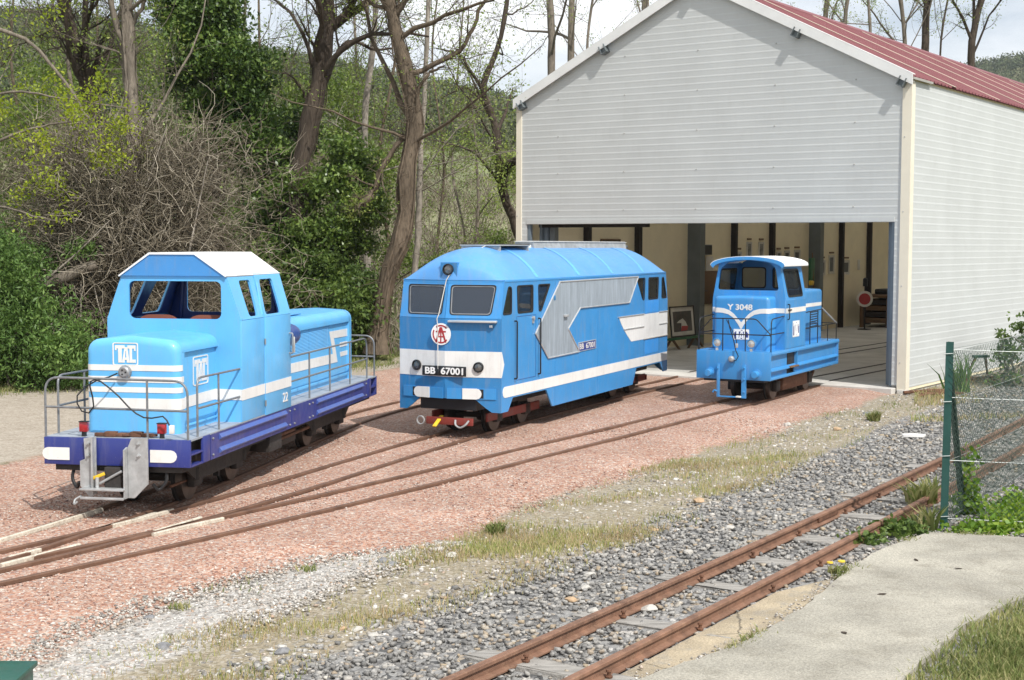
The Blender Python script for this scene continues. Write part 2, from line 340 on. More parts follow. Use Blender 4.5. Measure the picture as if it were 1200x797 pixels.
for x0, x1 in ((-2.45, -.6), (-6.25, -4.35)):
    for sy in (-1, 1):
        b = MB(); y = sy*.40; b.prism([(x0, y, .44), (x0+.25, y, .30), (x1-.25, y, .30), (x1, y, .44), (x1-.2, y, .47), (x0+.2, y, .47)], (0, sy*.03, 0)).build('bogie_frame', 'dark_iron', A, 0)
        for xm in (x0+.1, x1-.45):
            MB().lathe([(.05, 0), (.055, .02), (.05, .04), (.055, .06), (.05, .08), (.05, .12)], (xm+.17, y, .30), Z, 10).build('spring', 'dark_iron', A)
for xb in (-1.27, -1.74, -5.05, -5.56):
    for sy in (-1, 1): MB().prism([(xb-.02, sy*.29-.03, .20), (xb+.03, sy*.29-.03, .20), (xb+.02, sy*.29-.03, .45), (xb-.02, sy*.29-.03, .45)], (0, .06, 0)).tube([(xb, sy*.29, .44), (xb, sy*.29, .56)], .014, 6).build('brake_block', 'dark_iron', A, 0)
for sy in (-1, 1):
    MB().tube([(-2.6, sy*.5, .40), (-4.2, sy*.5, .40)], .02, 6).tube([(-.45, sy*.33, .30), (-2.5, sy*.33, .28)], .014, 6).build('brake_rod', 'rust', A)
    MB().tube(rail_path([(-.08, sy*.45, .54), (-.05, sy*.47, .42), (-.02, sy*.40, .33), (.02, sy*.36, .40)], .05), .016, 7).build('brake_hose', 'gum', A)
    MB().box(-2.75, -2.35, *sorted((sy*.50, sy*.66)), .36, .54, .01).build('tool_box', 'dark_iron', A)
b = MB(); b.box(-3.9, -2.9, -.45, .45, .28, .52, .03).build('fuel_tank', 'dark_iron', A)
b = MB(); b.box(-3.35, -2.75, .5, .62, .47, .55, .01).build('battery_box', 'rust', A)
# white marker patches on the front beam
b = MB(); b.plate([(-.46, .60), (-.46, .715)]+[(-.67+.058*math.cos(R(t)), .6575+.0575*math.sin(R(t))) for t in range(90, 271, 30)], [], (0.001, 0, 0), Y, Z, .006).build('marker_patch', 'white_paint', A, 0)
b = MB(); b.plate([(.33, .715), (.33, .60)]+[(.53+.058*math.cos(R(t)), .6575+.0575*math.sin(R(t))) for t in range(-90, 91, 30)], [], (0.001, 0, 0), Y, Z, .006).build('marker_patch', 'white_paint', A, 0)
# coupler bracket: two upright plates with cut corners, cross bars
cb = MB(); cb.plate([(-.30, .81), (-.185, .83), (-.185, .30), (-.245, .26), (-.34, .37), (-.34, .60), (-.29, .62)], [], (.02, 0, 0), Y, Z, .02)
cb.plate([(.02, .83), (.075, .83), (.075, .30), (.02, .30)], [], (.02, -.19, 0), X, Z, .016)
cb.build('coupler_bracket', 'galv', A, 0)
cb = MB(); cb.plate([(.165, .82), (.32, .83), (.32, .40), (.19, .27), (.13, .27), (.13, .74)], [], (.02, 0, 0), Y, Z, .02)
cb.plate([(.02, .74), (.085, .72), (.085, .27), (.02, .27)], [], (.02, .128, 0), X, Z, .016)
cb.build('coupler_bracket', 'galv', A, 0)
b = MB(); b.box(.03, .15, -.30, .125, .345, .362, .003).box(.12, .14, -.30, .125, .262, .285, .003).build('drawbar', 'galv', A)
for y, z in ((-.255, .765), (-.255, .655), (.235, .775), (.235, .665)): MB().lathe([(.018, 0), (.018, .012), (.01, .012), (.01, .03)], (.04, y, z), X, 6).build('bolt', 'galv', A)
b = MB(); b.tube([(.09, -.15, .36), (.09, -.15, .46)], .016, 8).tube([(.06, -.14, .40), (.06, .08, .52)], .012, 8); b.build('coupler_pin', 'galv', A)
b = MB(); b.box(.06, .085, -.21, -.08, .455, .485, .006, mtx=Matrix.Translation((.07, -.145, .47)) @ Matrix.Rotation(R(22), 4, 'X') @ Matrix.Translation((-.07, .145, -.47))).build('pin_handle', 'yellow', A)
b = MB(); b.box(.0, .05, -.10, .06, .36, .55, .01).build('draw_gear', 'dark_iron', A)
b = MB(); b.tube(rail_path([(.10, -.30, .29), (.12, -.36, .25), (.15, -.35, .21), (.14, -.32, .24)], .03), .010, 6).build('chain_hook', 'galv', A)
# red tail lamps
for y in (-.355, .41):
    l_ = MB().box(-.11, -.06, y-.04, y+.04, .855, .95, .008).build('tail_lamp', 'red_lamp', A)
    MB().box(-.112, -.058, y-.043, y+.043, .945, .955, .002).box(-.1, -.07, y-.018, y+.018, .81, .856).build('lamp_housing', 'black', l_)
# front hood
b = MB(); hood(b, -.36, -.50, .465, .81, 1.70, .12, .075, 1, .035); b.build('hood_nose', 'sky_blue', A, 40)
b = MB(); b.loft([[(x, y, z) for y, z in hood_profile(.435, .81, 1.58, .02, 0)] for x in (-.49, -1.37)]).build('engine_hood', 'sky_blue', A, 40)
b = MB(); b.loft([[(x, y, z) for y, z in [(-.465, 1.575)]+hood_profile(.465, 1.58, 1.70, .115, .035)[1:-1]+[(.465, 1.575)]] for x in (-.45, -1.37)]).build('hood_lid', 'sky_blue', A, 40)
for sy in (-1, 1): MB().box(-1.36, -.52, min(sy*.434, sy*.455), max(sy*.434, sy*.455), .86, .88, .004).build('hood_beading', 'sky_blue', A)
# white bands across the nose, their ends cut obliquely on the right
def nose_path(y_end, x_end, r=.075, xf=-.36, w=.465):
    p = [(x_end, -w)]+[(xf-r+r*math.sin(R(t)), -w+r-r*math.cos(R(t))) for t in range(0, 91, 15)]
    p += [(xf-r+r*math.cos(R(t)), w-r+r*math.sin(R(t))) for t in range(0, 91, 15)]+[(x_end, w)]
    return p[::-1]
for z0, z1, xe in ((1.405, 1.46, -.452), (1.295, 1.35, -.475), (1.20, 1.25, -.455)):
    MB().ribbon(nose_path(0, xe), z0, z1, .0035).build('white_band', 'white_paint', A, 0)
pth = nose_path(0, -.4985); MB().ribbon(pth, 1.04, 1.145, .0035).build('white_band', 'white_paint', A, 0)
for sy in (-1, 1):
    pth = [(-.4985, sy*.4355), (-1.36, sy*.4355)]
    MB().ribbon(pth, 1.04, 1.145, -.0045*sy).build('white_band', 'white_paint', A, 0)
    pth = [(-1.36, sy*.436), (-1.36, sy*.713)]
    MB().plate([(sy*.438, 1.035), (sy*.712, 1.035), (sy*.712, 1.14), (sy*.438, 1.145)], [], (-1.359, 0, 0), Y, Z, .004).build('white_band', 'white_paint', A, 0)
    MB().ribbon([(-1.358, sy*.7135), (-2.047, sy*.7135)], 1.03, 1.138, -.0035*sy).build('white_band', 'white_paint', A, 0)
    MB().ribbon([(-2.053, sy*.7215), (-2.892, sy*.7215)], 1.03, 1.138, -.0035*sy).build('white_band', 'white_paint', A, 0)
logo_tac(A, (-.3595, -.19, 1.455), Y, Z, .255, .215)
logo_tac(A, (-.775, .4355, 1.225), -X, Z, .39, .285); logo_tac(A, (-1.165, -.4355, 1.225), X, Z, .39, .285)
s_ = MB().lathe([(.06, 0), (.065, .02), (.055, .05), (.04, .06), (.0, .055)], (-.36, -.06, 1.395), X, 16).build('socket', 'steel', A)
for k in range(3): MB().lathe([(.008, 0), (.008, .01)], (-.306, -.06+.022*math.cos(2.1*k), 1.395+.022*math.sin(2.1*k)), X, 8).build('pin_hole', 'black', s_)
# control cable hooked over the handrail
zc = lambda v: 1.39-(v-375)*.00122
cp = [(275, 380), (235, 405), (170, 425), (110, 470), (76, 530), (75, 590), (110, 648), (165, 660), (203, 610), (196, 540), (176, 460), (182, 420), (215, 407), (262, 420), (330, 470), (400, 530), (470, 605), (530, 655), (590, 685), (650, 688), (735, 672), (765, 700), (785, 740)]
b = MB(); b.tube([(-.30+.31*min(1, i/4), -.12+(px-275)*.00126, zc(py)) for i, (px, py) in enumerate(cp)], .0075, 6).build('control_cable', 'gum', A)
b = MB(); b.box(.005, .045, .53, .575, .87, .95, .008).build('cable_plug', 'white_paint', A)
# cab
sl_ = (.713-.555)/(2.285-1.83)
front = [(-.70, .81), (.70, .81), (.70, 1.83), (.545, 2.275), (.235, 2.49), (-.235, 2.49), (-.545, 2.275), (-.70, 1.83)]
win = rrect(-.475, .505, 1.845, 2.225, .06)
b = MB(); b.plate(front, [win], (-1.385, 0, 0), Y, Z, .025).build('cab_front', 'sky_blue', A, 0)
b = MB(); b.plate(front, [win], (-2.90, 0, 0), Y, Z, .025).build('cab_rear', 'sky_blue', A, 0)
for sy in (-1, 1):
    U, N = -X*1, None
    d = Vector((0, -sy*sl_, 1)); ln = math.hypot(sl_, 1)
    def up(xz): return [(-(x), (z-1.83)) for x, z in xz]
    O = (0, sy*.691, 1.83)
    w1 = rpoly(up([(-1.63, 1.855), (-1.89, 1.855), (-1.985, 2.222), (-1.655, 2.222)]), .05); w2 = rpoly(up([(-2.10, 1.855), (-2.60, 1.855), (-2.66, 2.222), (-2.25, 2.222)]), .05)
    th = .022*sy
    MB().plate(up([(-1.36, 1.83), (-2.048, 1.83), (-2.13, 2.285), (-1.37, 2.285)]), [w1], O, U, d, th).build('cab_upper_side', 'sky_blue', A, 0)
    dr = MB().plate(up([(-2.054, 1.83), (-2.90, 1.83), (-2.97, 2.285), (-2.136, 2.285)]), [w2], (0, sy*.699, 1.83), U, d, th)
    dr = dr.build('cab_door', 'sky_blue', A, 0)
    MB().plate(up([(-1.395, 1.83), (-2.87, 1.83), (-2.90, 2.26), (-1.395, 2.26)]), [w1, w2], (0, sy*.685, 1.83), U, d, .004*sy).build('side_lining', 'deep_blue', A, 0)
    y0, y1 = sorted((sy*.69, sy*.713)); MB().box(-2.046, -1.362, y0, y1, .812, 1.832, .003).build('cab_lower_side', 'sky_blue', A)
    y0, y1 = sorted((sy*.695, sy*.721)); MB().box(-2.895, -2.053, y0, y1, .80, 1.834, .003).build('door_panel', 'sky_blue', dr)
    for z in (.93, 1.58): MB().tube([(-2.05, sy*.722, z-.03), (-2.05, sy*.722, z+.03)], .009, 6).build('door_hinge', 'steel', dr)
    MB().tube(rail_path([(-2.84, sy*.72, 1.62), (-2.84, sy*.76, 1.62), (-2.84, sy*.76, 1.40), (-2.84, sy*.72, 1.40)], .03), .010, 6).build('door_handle', 'steel', dr)
    MB().box(-2.89, -2.865, *sorted((sy*.735, sy*.775)), 1.40, 1.58, .01).build('door_lock', 'trim', dr)
    MB().tube([(-2.13, sy*.60, 2.20), (-2.02, sy*.70, 1.86)], .011, 6).build('grab_rail', 'sky_blue', A)
    MB().box(-1.40, -1.37, *sorted((sy*.66, sy*.715)), 1.83, 1.86, .004).build('corner_hinge', 'sky_blue', A)
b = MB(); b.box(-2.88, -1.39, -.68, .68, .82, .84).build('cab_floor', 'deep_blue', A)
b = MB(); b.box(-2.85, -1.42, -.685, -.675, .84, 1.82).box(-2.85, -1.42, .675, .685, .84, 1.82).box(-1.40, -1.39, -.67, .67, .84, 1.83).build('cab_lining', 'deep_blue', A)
for y in (-.26, .28):
    st = MB(); st.plate(rpoly([(-.21, 1.30), (.21, 1.30), (.20, 1.84), (.12, 1.875), (-.12, 1.875), (-.20, 1.84)], .06), [], (-1.62, y, 0), Y, Z, .05); st.box(-1.98, -1.6, y-.2, y+.2, 1.24, 1.31, .02); st.build('driver_seat', 'seat', A, 30)
for sy in (-1, 1): MB().tube([(-2.86, sy*.60, .84), (-2.86, sy*.52, 2.28)], .022, 8).build('cab_pillar', 'deep_blue', A)
b = MB(); rf = [(-.565, 2.268), (-.237, 2.492), (.237, 2.492), (.565, 2.268), (.572, 2.280), (.242, 2.512), (-.242, 2.512), (-.572, 2.280)]
b.prism([(-1.325, y, z) for y, z in rf], (-1.655, 0, 0)).build('cab_roof', 'roof_white', A, 0)
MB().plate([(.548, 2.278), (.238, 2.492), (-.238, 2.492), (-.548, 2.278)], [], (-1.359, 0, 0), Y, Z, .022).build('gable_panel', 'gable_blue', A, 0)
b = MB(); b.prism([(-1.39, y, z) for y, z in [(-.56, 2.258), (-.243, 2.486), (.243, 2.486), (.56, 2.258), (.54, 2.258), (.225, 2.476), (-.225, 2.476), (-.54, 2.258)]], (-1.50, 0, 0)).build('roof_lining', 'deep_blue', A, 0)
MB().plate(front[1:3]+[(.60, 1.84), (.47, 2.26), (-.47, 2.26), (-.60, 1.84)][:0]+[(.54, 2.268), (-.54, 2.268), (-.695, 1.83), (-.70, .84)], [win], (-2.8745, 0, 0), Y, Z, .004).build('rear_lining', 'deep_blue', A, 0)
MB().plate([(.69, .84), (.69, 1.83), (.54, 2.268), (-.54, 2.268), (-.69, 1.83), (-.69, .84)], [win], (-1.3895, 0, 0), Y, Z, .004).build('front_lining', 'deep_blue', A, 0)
# rear hood
b = MB(); hood(b, -6.28, -6.12, .465, .81, 1.73, .12, .06, -1, .02); b.build('hood_tail', 'sky_blue', A, 40)
b = MB(); b.loft([[(x, y, z) for y, z in hood_profile(.435, .81, 1.58, .02, 0)] for x in (-2.9, -6.13)]).build('rear_hood', 'sky_blue', A, 40)
b = MB(); b.loft([[(x, y, z) for y, z in [(-.465, 1.575)]+hood_profile(.465, 1.58, 1.73, .12, .02)[1:-1]+[(.465, 1.575)]] for x in (-2.9, -6.15)]).build('rear_hood_lid', 'sky_blue', A, 40)
b = MB(); b.box(-4.6, -3.2, -.3, .3, 1.745, 1.765, .01).build('roof_hatch', 'sky_blue', A)
for sy in (-1, 1):
    MB().box(-6.1, -2.92, *sorted((sy*.434, sy*.46)), .86, .90, .008).build('hood_beading', 'sky_blue', A)
    lv = MB()
    for k in range(15):
        z = 1.30+k*.017; lv.prism([(-3.7, sy*.4352, z), (-3.7, sy*.4442, z), (-3.7, sy*.4352, z+.012)], (-1.55, 0, 0))
    tag(lv.build('louvre', 'sky_blue', A, 0), kind='stuff')
    U = -X if sy > 0 else X
    xs = (lambda q: [(-x if sy > 0 else x, z) for x, z in q])
    for xq in (-3.62, -4.45, -5.28): MB().box(xq-.004, xq+.004, *sorted((sy*.4345, sy*.4375)), .90, 1.56).build('panel_seam', 'mid_blue', A, 0)
    z_ = xs([(-2.90, 1.10), (-5.66, 1.07), (-5.50, 1.39), (-6.125, 1.38), (-6.125, 1.48), (-5.30, 1.485), (-5.46, 1.19), (-2.90, 1.21)])
    MB().plate(z_, [], (0, sy*.4355, 0), U, Z, .0045).build('white_band', 'white_paint', A, 0)
    for zz in (1.255, 1.13): MB().plate(xs([(-5.80-.02*(zz > 1.2)*-1, zz), (-6.125, zz), (-6.125, zz+.06), (-5.78, zz+.06)]), [], (0, sy*.4355, 0), U, Z, .0045).build('white_band', 'white_paint', A, 0)
b = MB(); b.lathe([(.0, 0), (.12, 0), (.125, .02), (.125, .36), (.112, .43), (.08, .475), (.0, .50)], (-2.9, .585, 1.575), (-1, 0, 0), 22).build('air_horn', 'deep_blue', A)
b = MB(); b.lathe([(.0, 0), (.10, .01), (.125, .05), (.125, .10), (.09, .14), (.0, .15)], (-6.30, -.1, 1.05), (-1, 0, 0), 20).build('rear_lamp', 'black', A)
for U, O in ((-X, (-2.60, .7245, .88)), (X, (-2.72, -.7245, .88))): text('number', '22', 'white_paint', A, O, U, Z, .17, .10, .003, .01)
# handrails
def rails(paths, r=.0112, m='pipe', parent=A, name='handrail'):
    b = MB()
    for p in paths: b.tube(p, r, 8)
    return b.build(name, m, parent, 40)
rails([rail_path([(-.015, -.70, .81), (-.015, -.70, 1.365), (-.015, .69, 1.35), (-.015, .69, .81)], .14, 6), [(-.015, -.70, 1.09), (-.015, .69, 1.075)], [(-.015, .30, .81), (-.015, .30, 1.357)]])
for sy in (-1, 1):
    rails([rail_path([(-.245, sy*.69, .81), (-.245, sy*.69, 1.36), (-1.36, sy*.69, 1.35)], .09), [(-.245, sy*.69, 1.075), (-1.36, sy*.69, 1.07)], [(-.785, sy*.69, .81), (-.785, sy*.69, 1.355)]])
    rails([rail_path([(-2.90, sy*.69, 1.345), (-6.18, sy*.69, 1.355), (-6.18, sy*.69, .81)], .16), [(-2.90, sy*.69, 1.07), (-6.18, sy*.69, 1.075)]]+[[(x, sy*.69, .81), (x, sy*.69, 1.35)] for x in (-3.66, -4.48, -5.36)])
rails([rail_path([(-6.56, -.69, .81), (-6.56, -.69, 1.365), (-6.56, .69, 1.36), (-6.56, .69, .81)], .14, 6), [(-6.56, -.69, 1.09), (-6.56, .69, 1.075)], [(-6.56, 0, .81), (-6.56, 0, 1.36)]])

# ================================================================ locomotive BB 67001
B = thing('diesel_locomotive', 'blue locomotive with arched roof, grey louvre panel and red round emblem, middle of three', 'locomotive', (-.814, 18.651, .1014), -1.986, 'small blue locomotives in the yard')
B.scale = (.961,)*3
w, LB, rk, zm, ze_ = .765, 7.315, .115, 1.605, 2.115
PR = .15   # prow of the front
def endshape(sg):   # sg=+1 front, -1 rear : maps distance d ahead of the corner plane to x
    return (lambda d: d) if sg > 0 else (lambda d: -LB-d)
for sg in (1, -1):
    fx = endshape(sg); nm = 'front' if sg > 0 else 'rear'
    # lower front: two leaves meeting at the prow, cut away below
    for sy in (-1, 1):
        U = Vector((-PR*sg, sy*w, 0)); ln = U.length; U = U/ln
        O = Vector((fx(PR), 0, 0))
        def q(t): return t/w*ln
        outl = [(q(0), .525), (q(.40), .525), (q(.56), .40), (q(.64), .345), (q(w), .34), (q(w), zm), (q(0), zm)]
        MB().plate(outl, [], O-Vector((sg*.02, 0, 0)), U, Z, .02*sg*sy).build(nm+'_panel', 'mid_blue', B, 0)
        bt = MB().prism([O+U*q(.70)+Z*.52+Vector((sg*.001, 0, 0)), O+U*q(.03)+Z*.52+Vector((sg*.001, 0, 0)), O+U*q(.03)+Z*.665+Vector((sg*.001, 0, 0)), O+U*q(.70)+Z*.665+Vector((sg*.001, 0, 0))], Vector((sg*.012, 0, 0)))
        bt.build('buffer_beam', 'azure', B, 0)
        pad = [(q(.25), .52), (q(.25), .665)]+[(q(.44)+.072*math.cos(R(t)), .5925+.0725*math.sin(R(t))) for t in range(90, -91, -30)]
        if sg < 0: pass
        MB().plate(pad, [], O+Vector((sg*.014, 0, 0)), U, Z, .012*sg*sy).build('buffer_pad', 'white_paint', B, 0)
        MB().plate([(q(.36), .535), (q(.36), .655), (q(.535), .655), (q(.535), .535)], [], O+Vector((sg*.0135, 0, 0)), U, Z, .003*sg*sy).build('buffer_slot', 'black', B, 0)
        wb = [(q(0), .815), (q(0), 1.165), (q(w), 1.165), (q(w), .815)]
        MB().plate(wb, [], O+Vector((sg*.0012, 0, 0)), U, Z, .004*sg*sy).build('white_band', 'white_paint', B, 0)
        hl = MB().lathe([(.0, 0), (.072, 0), (.072, .03), (.06, .035), (.055, .02), (.0, .012)], O+U*q(.465)+Z*.955+Vector((sg*.004, 0, 0)), U.cross(Z)*sg*sy, 20).build('headlight', 'black', B, 40)
        MB().lathe([(.0, .022), (.05, .018), (.05, .022), (.0, .034)], O+U*q(.465)+Z*.955+Vector((sg*.004, 0, 0)), U.cross(Z)*sg*sy, 20).build('lens', 'lens_dark', hl, 40)
        # raked windscreen leaf
        Vv = Vector((-rk*sg, 0, ze_-zm)); hgt = Vv.length; Vv = Vv/hgt
        O2 = O+Z*zm
        wq = rpoly([(q(.055), .045), (q(.625), .045), (q(.665), hgt-.06), (q(.035), hgt-.06)], .05)
        MB().plate([(q(0), 0), (q(w), 0), (q(w*.975), hgt), (q(0), hgt)], [wq], O2-Vector((sg*.02, 0, 0)), U, Vv, .02*sg*sy).build('windscreen_surround', 'azure', B, 0)
        ws = MB().plate(rpoly([(q(.055), .045), (q(.625), .045), (q(.665), hgt-.06), (q(.035), hgt-.06)], .05), [], O2-Vector((sg*.016, 0, 0)), U, Vv, .004*sg*sy).build('windscreen', 'glass_dark', B, 0)
        wi = rpoly([(q(.068), .057), (q(.612), .057), (q(.65), hgt-.075), (q(.05), hgt-.075)], .045)
        MB().plate(wq, [wi], O2-Vector((sg*.013, 0, 0)), U, Vv, .018*sg*sy).build('window_seal', 'gum', ws, 0)
        wt = rpoly([(q(.080), .069), (q(.600), .069), (q(.636), hgt-.088), (q(.064), hgt-.088)], .04); MB().plate(wi, [wt], O2-Vector((sg*.013, 0, 0)), U, Vv, .010*sg*sy).build('trim_strip', 'steel', ws, 0)
    # forehead drip strip
    MB().prism([(fx(PR-rk+.012), 0, ze_-.045), (fx(-rk+.012), w*.975, ze_-.045), (fx(-rk+.012), w*.975, ze_+.002), (fx(PR-rk+.012), 0, ze_+.002)], (-sg*.05, 0, 0)).prism([(fx(PR-rk+.012), 0, ze_-.045), (fx(-rk+.012), -w*.975, ze_-.045), (fx(-rk+.012), -w*.975, ze_+.002), (fx(PR-rk+.012), 0, ze_+.002)], (-sg*.05, 0, 0)).build('drip_edge', 'azure', B, 0)
# sides with window openings
def side_windows(sy):
    f1 = [(-.045, 1.655), (-.355, 1.655), (-.355, 2.03), (-.23, 2.045)]; f2 = [(-.55, 1.655), (-1.10, 1.655), (-1.10, 2.045), (-.52, 2.045)]; f3 = [(-1.30, 1.655), (-1.40, 1.655), (-1.74, 2.045), (-1.27, 2.045)]
    rr_ = [[(-LB-x, z) for x, z in f] for f in (f1, f2, f3)]
    return [f1, f2, f3]+rr_
for sy in (-1, 1):
    Uo = -X if sy > 0 else X
    T = (lambda ps: [(-x, z) for x, z in ps]) if sy > 0 else (lambda ps: [(x, z) for x, z in ps])
    o = [(0.0, zm), (-rk, ze_), (-LB+rk, ze_), (-LB, zm), (-LB, .34), (-LB+.20, .34), (-LB+.40, .515), (-5.62, .515), (-5.42, .25), (-1.83, .25), (-1.60, .515), (-.40, .515), (-.24, .34), (0, .34)]
    ws_ = [rpoly(T(f), .05) for f in side_windows(sy)]
    sd = MB().plate(T(o), ws_, (0, sy*(w-.022), 0), Uo, Z, .022).build('body_side', 'azure', B, 0)
    for f in side_windows(sy):
        cx = sum(p[0] for p in f)/4; cz = sum(p[1] for p in f)/4
        inn = [(cx+(p[0]-cx)*.88, cz+(p[1]-cz)*.92) for p in f]
        gl = MB().plate(rpoly(T(f), .05), [], (0, sy*(w-.014), 0), Uo, Z, .004).build('side_window', 'glass', B, 0)
        MB().plate(rpoly(T(f), .05), [rpoly(T(inn), .045)], (0, sy*(w-.009), 0), Uo, Z, .014).build('window_seal', 'gum', gl, 0)
        in2 = [(cx+(p[0]-cx)*.82, cz+(p[1]-cz)*.88) for p in f]; MB().plate(rpoly(T(inn), .045), [rpoly(T(in2), .04)], (0, sy*(w-.009), 0), Uo, Z, .008).build('trim_strip', 'dark_iron', gl, 0)
    # lower white stripe
    st = [(-LB+.004, .535), (-LB+.004, .685), (-.13, .685)]+[(-.13+.075*math.cos(R(t)), .61+.075*math.sin(R(t))) for t in range(60, -61, -30)]+[(-.13, .535)]
    MB().plate(T(st), [], (0, sy*(w+.0006), 0), Uo, Z, .004).build('white_stripe', 'white_paint', B, 0)
    # end bands wrap onto the side
    MB().plate(T([(0, .815), (0, 1.165), (-.02, 1.165), (-.10, .99), (-.02, .815)]), [], (0, sy*(w+.0006), 0), Uo, Z, .004).build('white_band', 'white_paint', B, 0)
    # ribbed grey panel
    gp = [(-2.07, 2.062), (-5.64, 2.068), (-5.20, 1.645), (-2.91, 1.645), (-2.42, 1.352), (-2.88, .98), (-1.64, .97), (-1.16, 1.352)]
    rp = MB(); rp.plate(T(gp), [], (0, sy*(w+.0006), 0), Uo, Z, .008)
    gpo = rp.build('louvre_panel', 'alu', B, 0)
    def inside(px, pz):
        c = False; n = len(gp)
        for i in range(n):
            (x1, z1), (x2, z2) = gp[i], gp[i-1]
            if (z1 > pz) != (z2 > pz) and px < (x2-x1)*(pz-z1)/(z2-z1)+x1: c = not c
        return c
    ribs = MB(); x = -1.2
    while x > -5.6:
        zs = [z for z in np.arange(.97, 2.07, .01) if inside(x, z) and inside(x-.012, z)]
        seg = []
        for z in zs:
            if seg and z-seg[-1][1] < .015: seg[-1][1] = z
            else: seg.append([z, z])
        for z0, z1 in seg:
            if z1-z0 > .03: ribs.prism([(x, sy*(w+.0088), z0+.012), (x-.014, sy*(w+.0088), z0+.012), (x-.010, sy*(w+.0145), z0+.012), (x-.004, sy*(w+.0145), z0+.012)], (0, 0, z1-z0-.02))
        x -= .034
    tag(ribs.build('panel_rib', 'alu', gpo, 0), kind='stuff')
    tb = MB()
    for i in range(8):
        a, c = gp[i], gp[(i+1) % 8]; tb.tube([(a[0], sy*(w+.012), a[1]), (c[0], sy*(w+.012), c[1])], .012, 6)
    tb.build('panel_trim', 'trim', gpo, 30)
    # white wing panel with three thin mouldings
    wl = [(-LB+.004, .985), (-LB+.004, 1.415), (-4.70, 1.415)]+[(-4.70-.62*t-.06*math.sin(math.pi*t)*-1, 1.415-.425*t) for t in (.25, .5, .75)]+[(-5.32, .985)]
    MB().plate(T(wl), [], (0, sy*(w+.0006), 0), Uo, Z, .004).build('wing_panel', 'white_paint', B, 0)
    for x0, x1, z in ((-4.66, -5.98, 1.42), (-4.95, -5.98, 1.205), (-6.82, -LB, 1.42), (-6.82, -LB, 1.205), (-5.98, -LB, .985)):
        MB().tube([(x0, sy*(w+.008), z), (x1, sy*(w+.008), z)], .011, 6).build('moulding', 'trim' if z != .985 else 'soffit', B)
    for zz in ((1.43, 1.645), (.72, .975)): MB().plate(T([(-6.05, zz[0]), (-6.05, zz[1]), (-6.80, zz[1]), (-6.80, zz[0])]), [], (0, sy*(w+.0006), 0), Uo, Z, .003).build('door_patch', 'panel_blue', B, 0)
    # cab door with its seams and grab rails
    d = tag(MB().plate(T([(-.52, .74), (-.52, 1.62), (-1.20, 1.62), (-1.20, .74)]), [T([(-.526, .746), (-.526, 1.614), (-1.194, 1.614), (-1.194, .746)])], (0, sy*(w+.0006), 0), Uo, Z, .002).build('door_seam', 'deep_blue', B, 0))
    for xg in (-.45, -1.285):
        MB().tube(rail_path([(xg, sy*w, 1.56), (xg, sy*(w+.04), 1.56), (xg, sy*(w+.04), .77), (xg, sy*w, .77)], .03), .011, 8).build('grab_rail', 'gum', B)
    MB().lathe([(.0, 0), (.03, 0), (.03, .03), (.0, .035)], (-1.08, sy*w, 1.57), (0, sy, 0), 10).box(-1.1, -1.06, *sorted((sy*w, sy*(w+.02))), 1.50, 1.60).build('door_handle', 'galv', B)
    MB().box(-2.36, -2.22, *sorted((sy*w, sy*(w+.05))), 1.535, 1.57, .005).build('bracket', 'galv', B)
    MB().box(-1.90, -1.84, *sorted((sy*(w), sy*(w+.02))), 1.80, 1.87, .004).build('bracket', 'mid_blue', B)
    for xs_ in (-1.93, -3.72, -5.98, -6.84): MB().box(xs_-.003, xs_+.003, *sorted((sy*w, sy*(w+.0018))), .26 if -5.5 < xs_ < -1.9 else .53, ze_-.03).build('panel_seam', 'mid_blue', B, 0)
    for xs_ in np.arange(-.3, -LB+.2, -.46): MB().lathe([(.007, 0), (.005, .003)], (xs_, sy*w, 2.083), (0, sy, 0), 6).build('rivet', 'mid_blue', B, 0)
    # number plate
    npz = MB().plate(T([(-2.88, .985), (-2.88, 1.105), (-3.60, 1.115), (-3.60, .995)]), [], (0, sy*(w+.001), 0), Uo, Z, .006).build('number_plate', 'navy', B, 0)
    MB().plate(T([(-2.865, .975), (-2.865, 1.118), (-3.615, 1.128), (-3.615, .985)]), [T([(-2.88, .985), (-2.88, 1.105), (-3.60, 1.115), (-3.60, .995)])], (0, sy*(w+.001), 0), Uo, Z, .010).build('plate_frame', 'trim', npz, 0)
    text('lettering', 'BB  67001', 'paper', npz, (-2.91 if sy > 0 else -3.57, sy*(w+.0072), 1.008), Uo, Z, .655, .088, .002, .012)
    # cantrail
    MB().box(-LB+rk, -rk, *sorted((sy*(w-.02), sy*(w+.006))), ze_-.022, ze_+.012, .004).build('cantrail', 'azure', B)
# roof shell
n = 24
def arc_row(sg, t):
    row = []
    for k in range(n+1):
        u_ = -1+2*k/n; d = PR*(1-abs(u_))-rk+.015; x_in = d-(t**1.55)*(1.05+PR*(1-abs(u_))*.3)
        hf = (1-(1-t)**2.3)**.62 if t else 0
        x_ = x_in if sg > 0 else -LB-x_in
        row.append((x_, w*.985*u_, ze_+.006+(2.565-ze_)*hf*(max(0, 1-abs(u_)**2))**.88))
    return row
rows = [arc_row(1, k/12) for k in range(13)]+[arc_row(-1, k/12) for k in range(12, -1, -1)]
MB().loft(rows, cap=False, closed=False).build('roof', 'roof_blue', B, 70)
for xs_ in (-1.30, -2.95, -4.45, -6.0):
    rr2 = [[(xs_-dx, w*.985*u_, ze_+.010+(2.568-ze_)*(max(0, 1-abs(u_)**2))**.88) for u_ in np.linspace(-.985, .985, 17)] for dx in (-.05, .05)]
    MB().loft(rr2, cap=False, closed=False).build('roof_strip', 'strip_blue', B, 60)
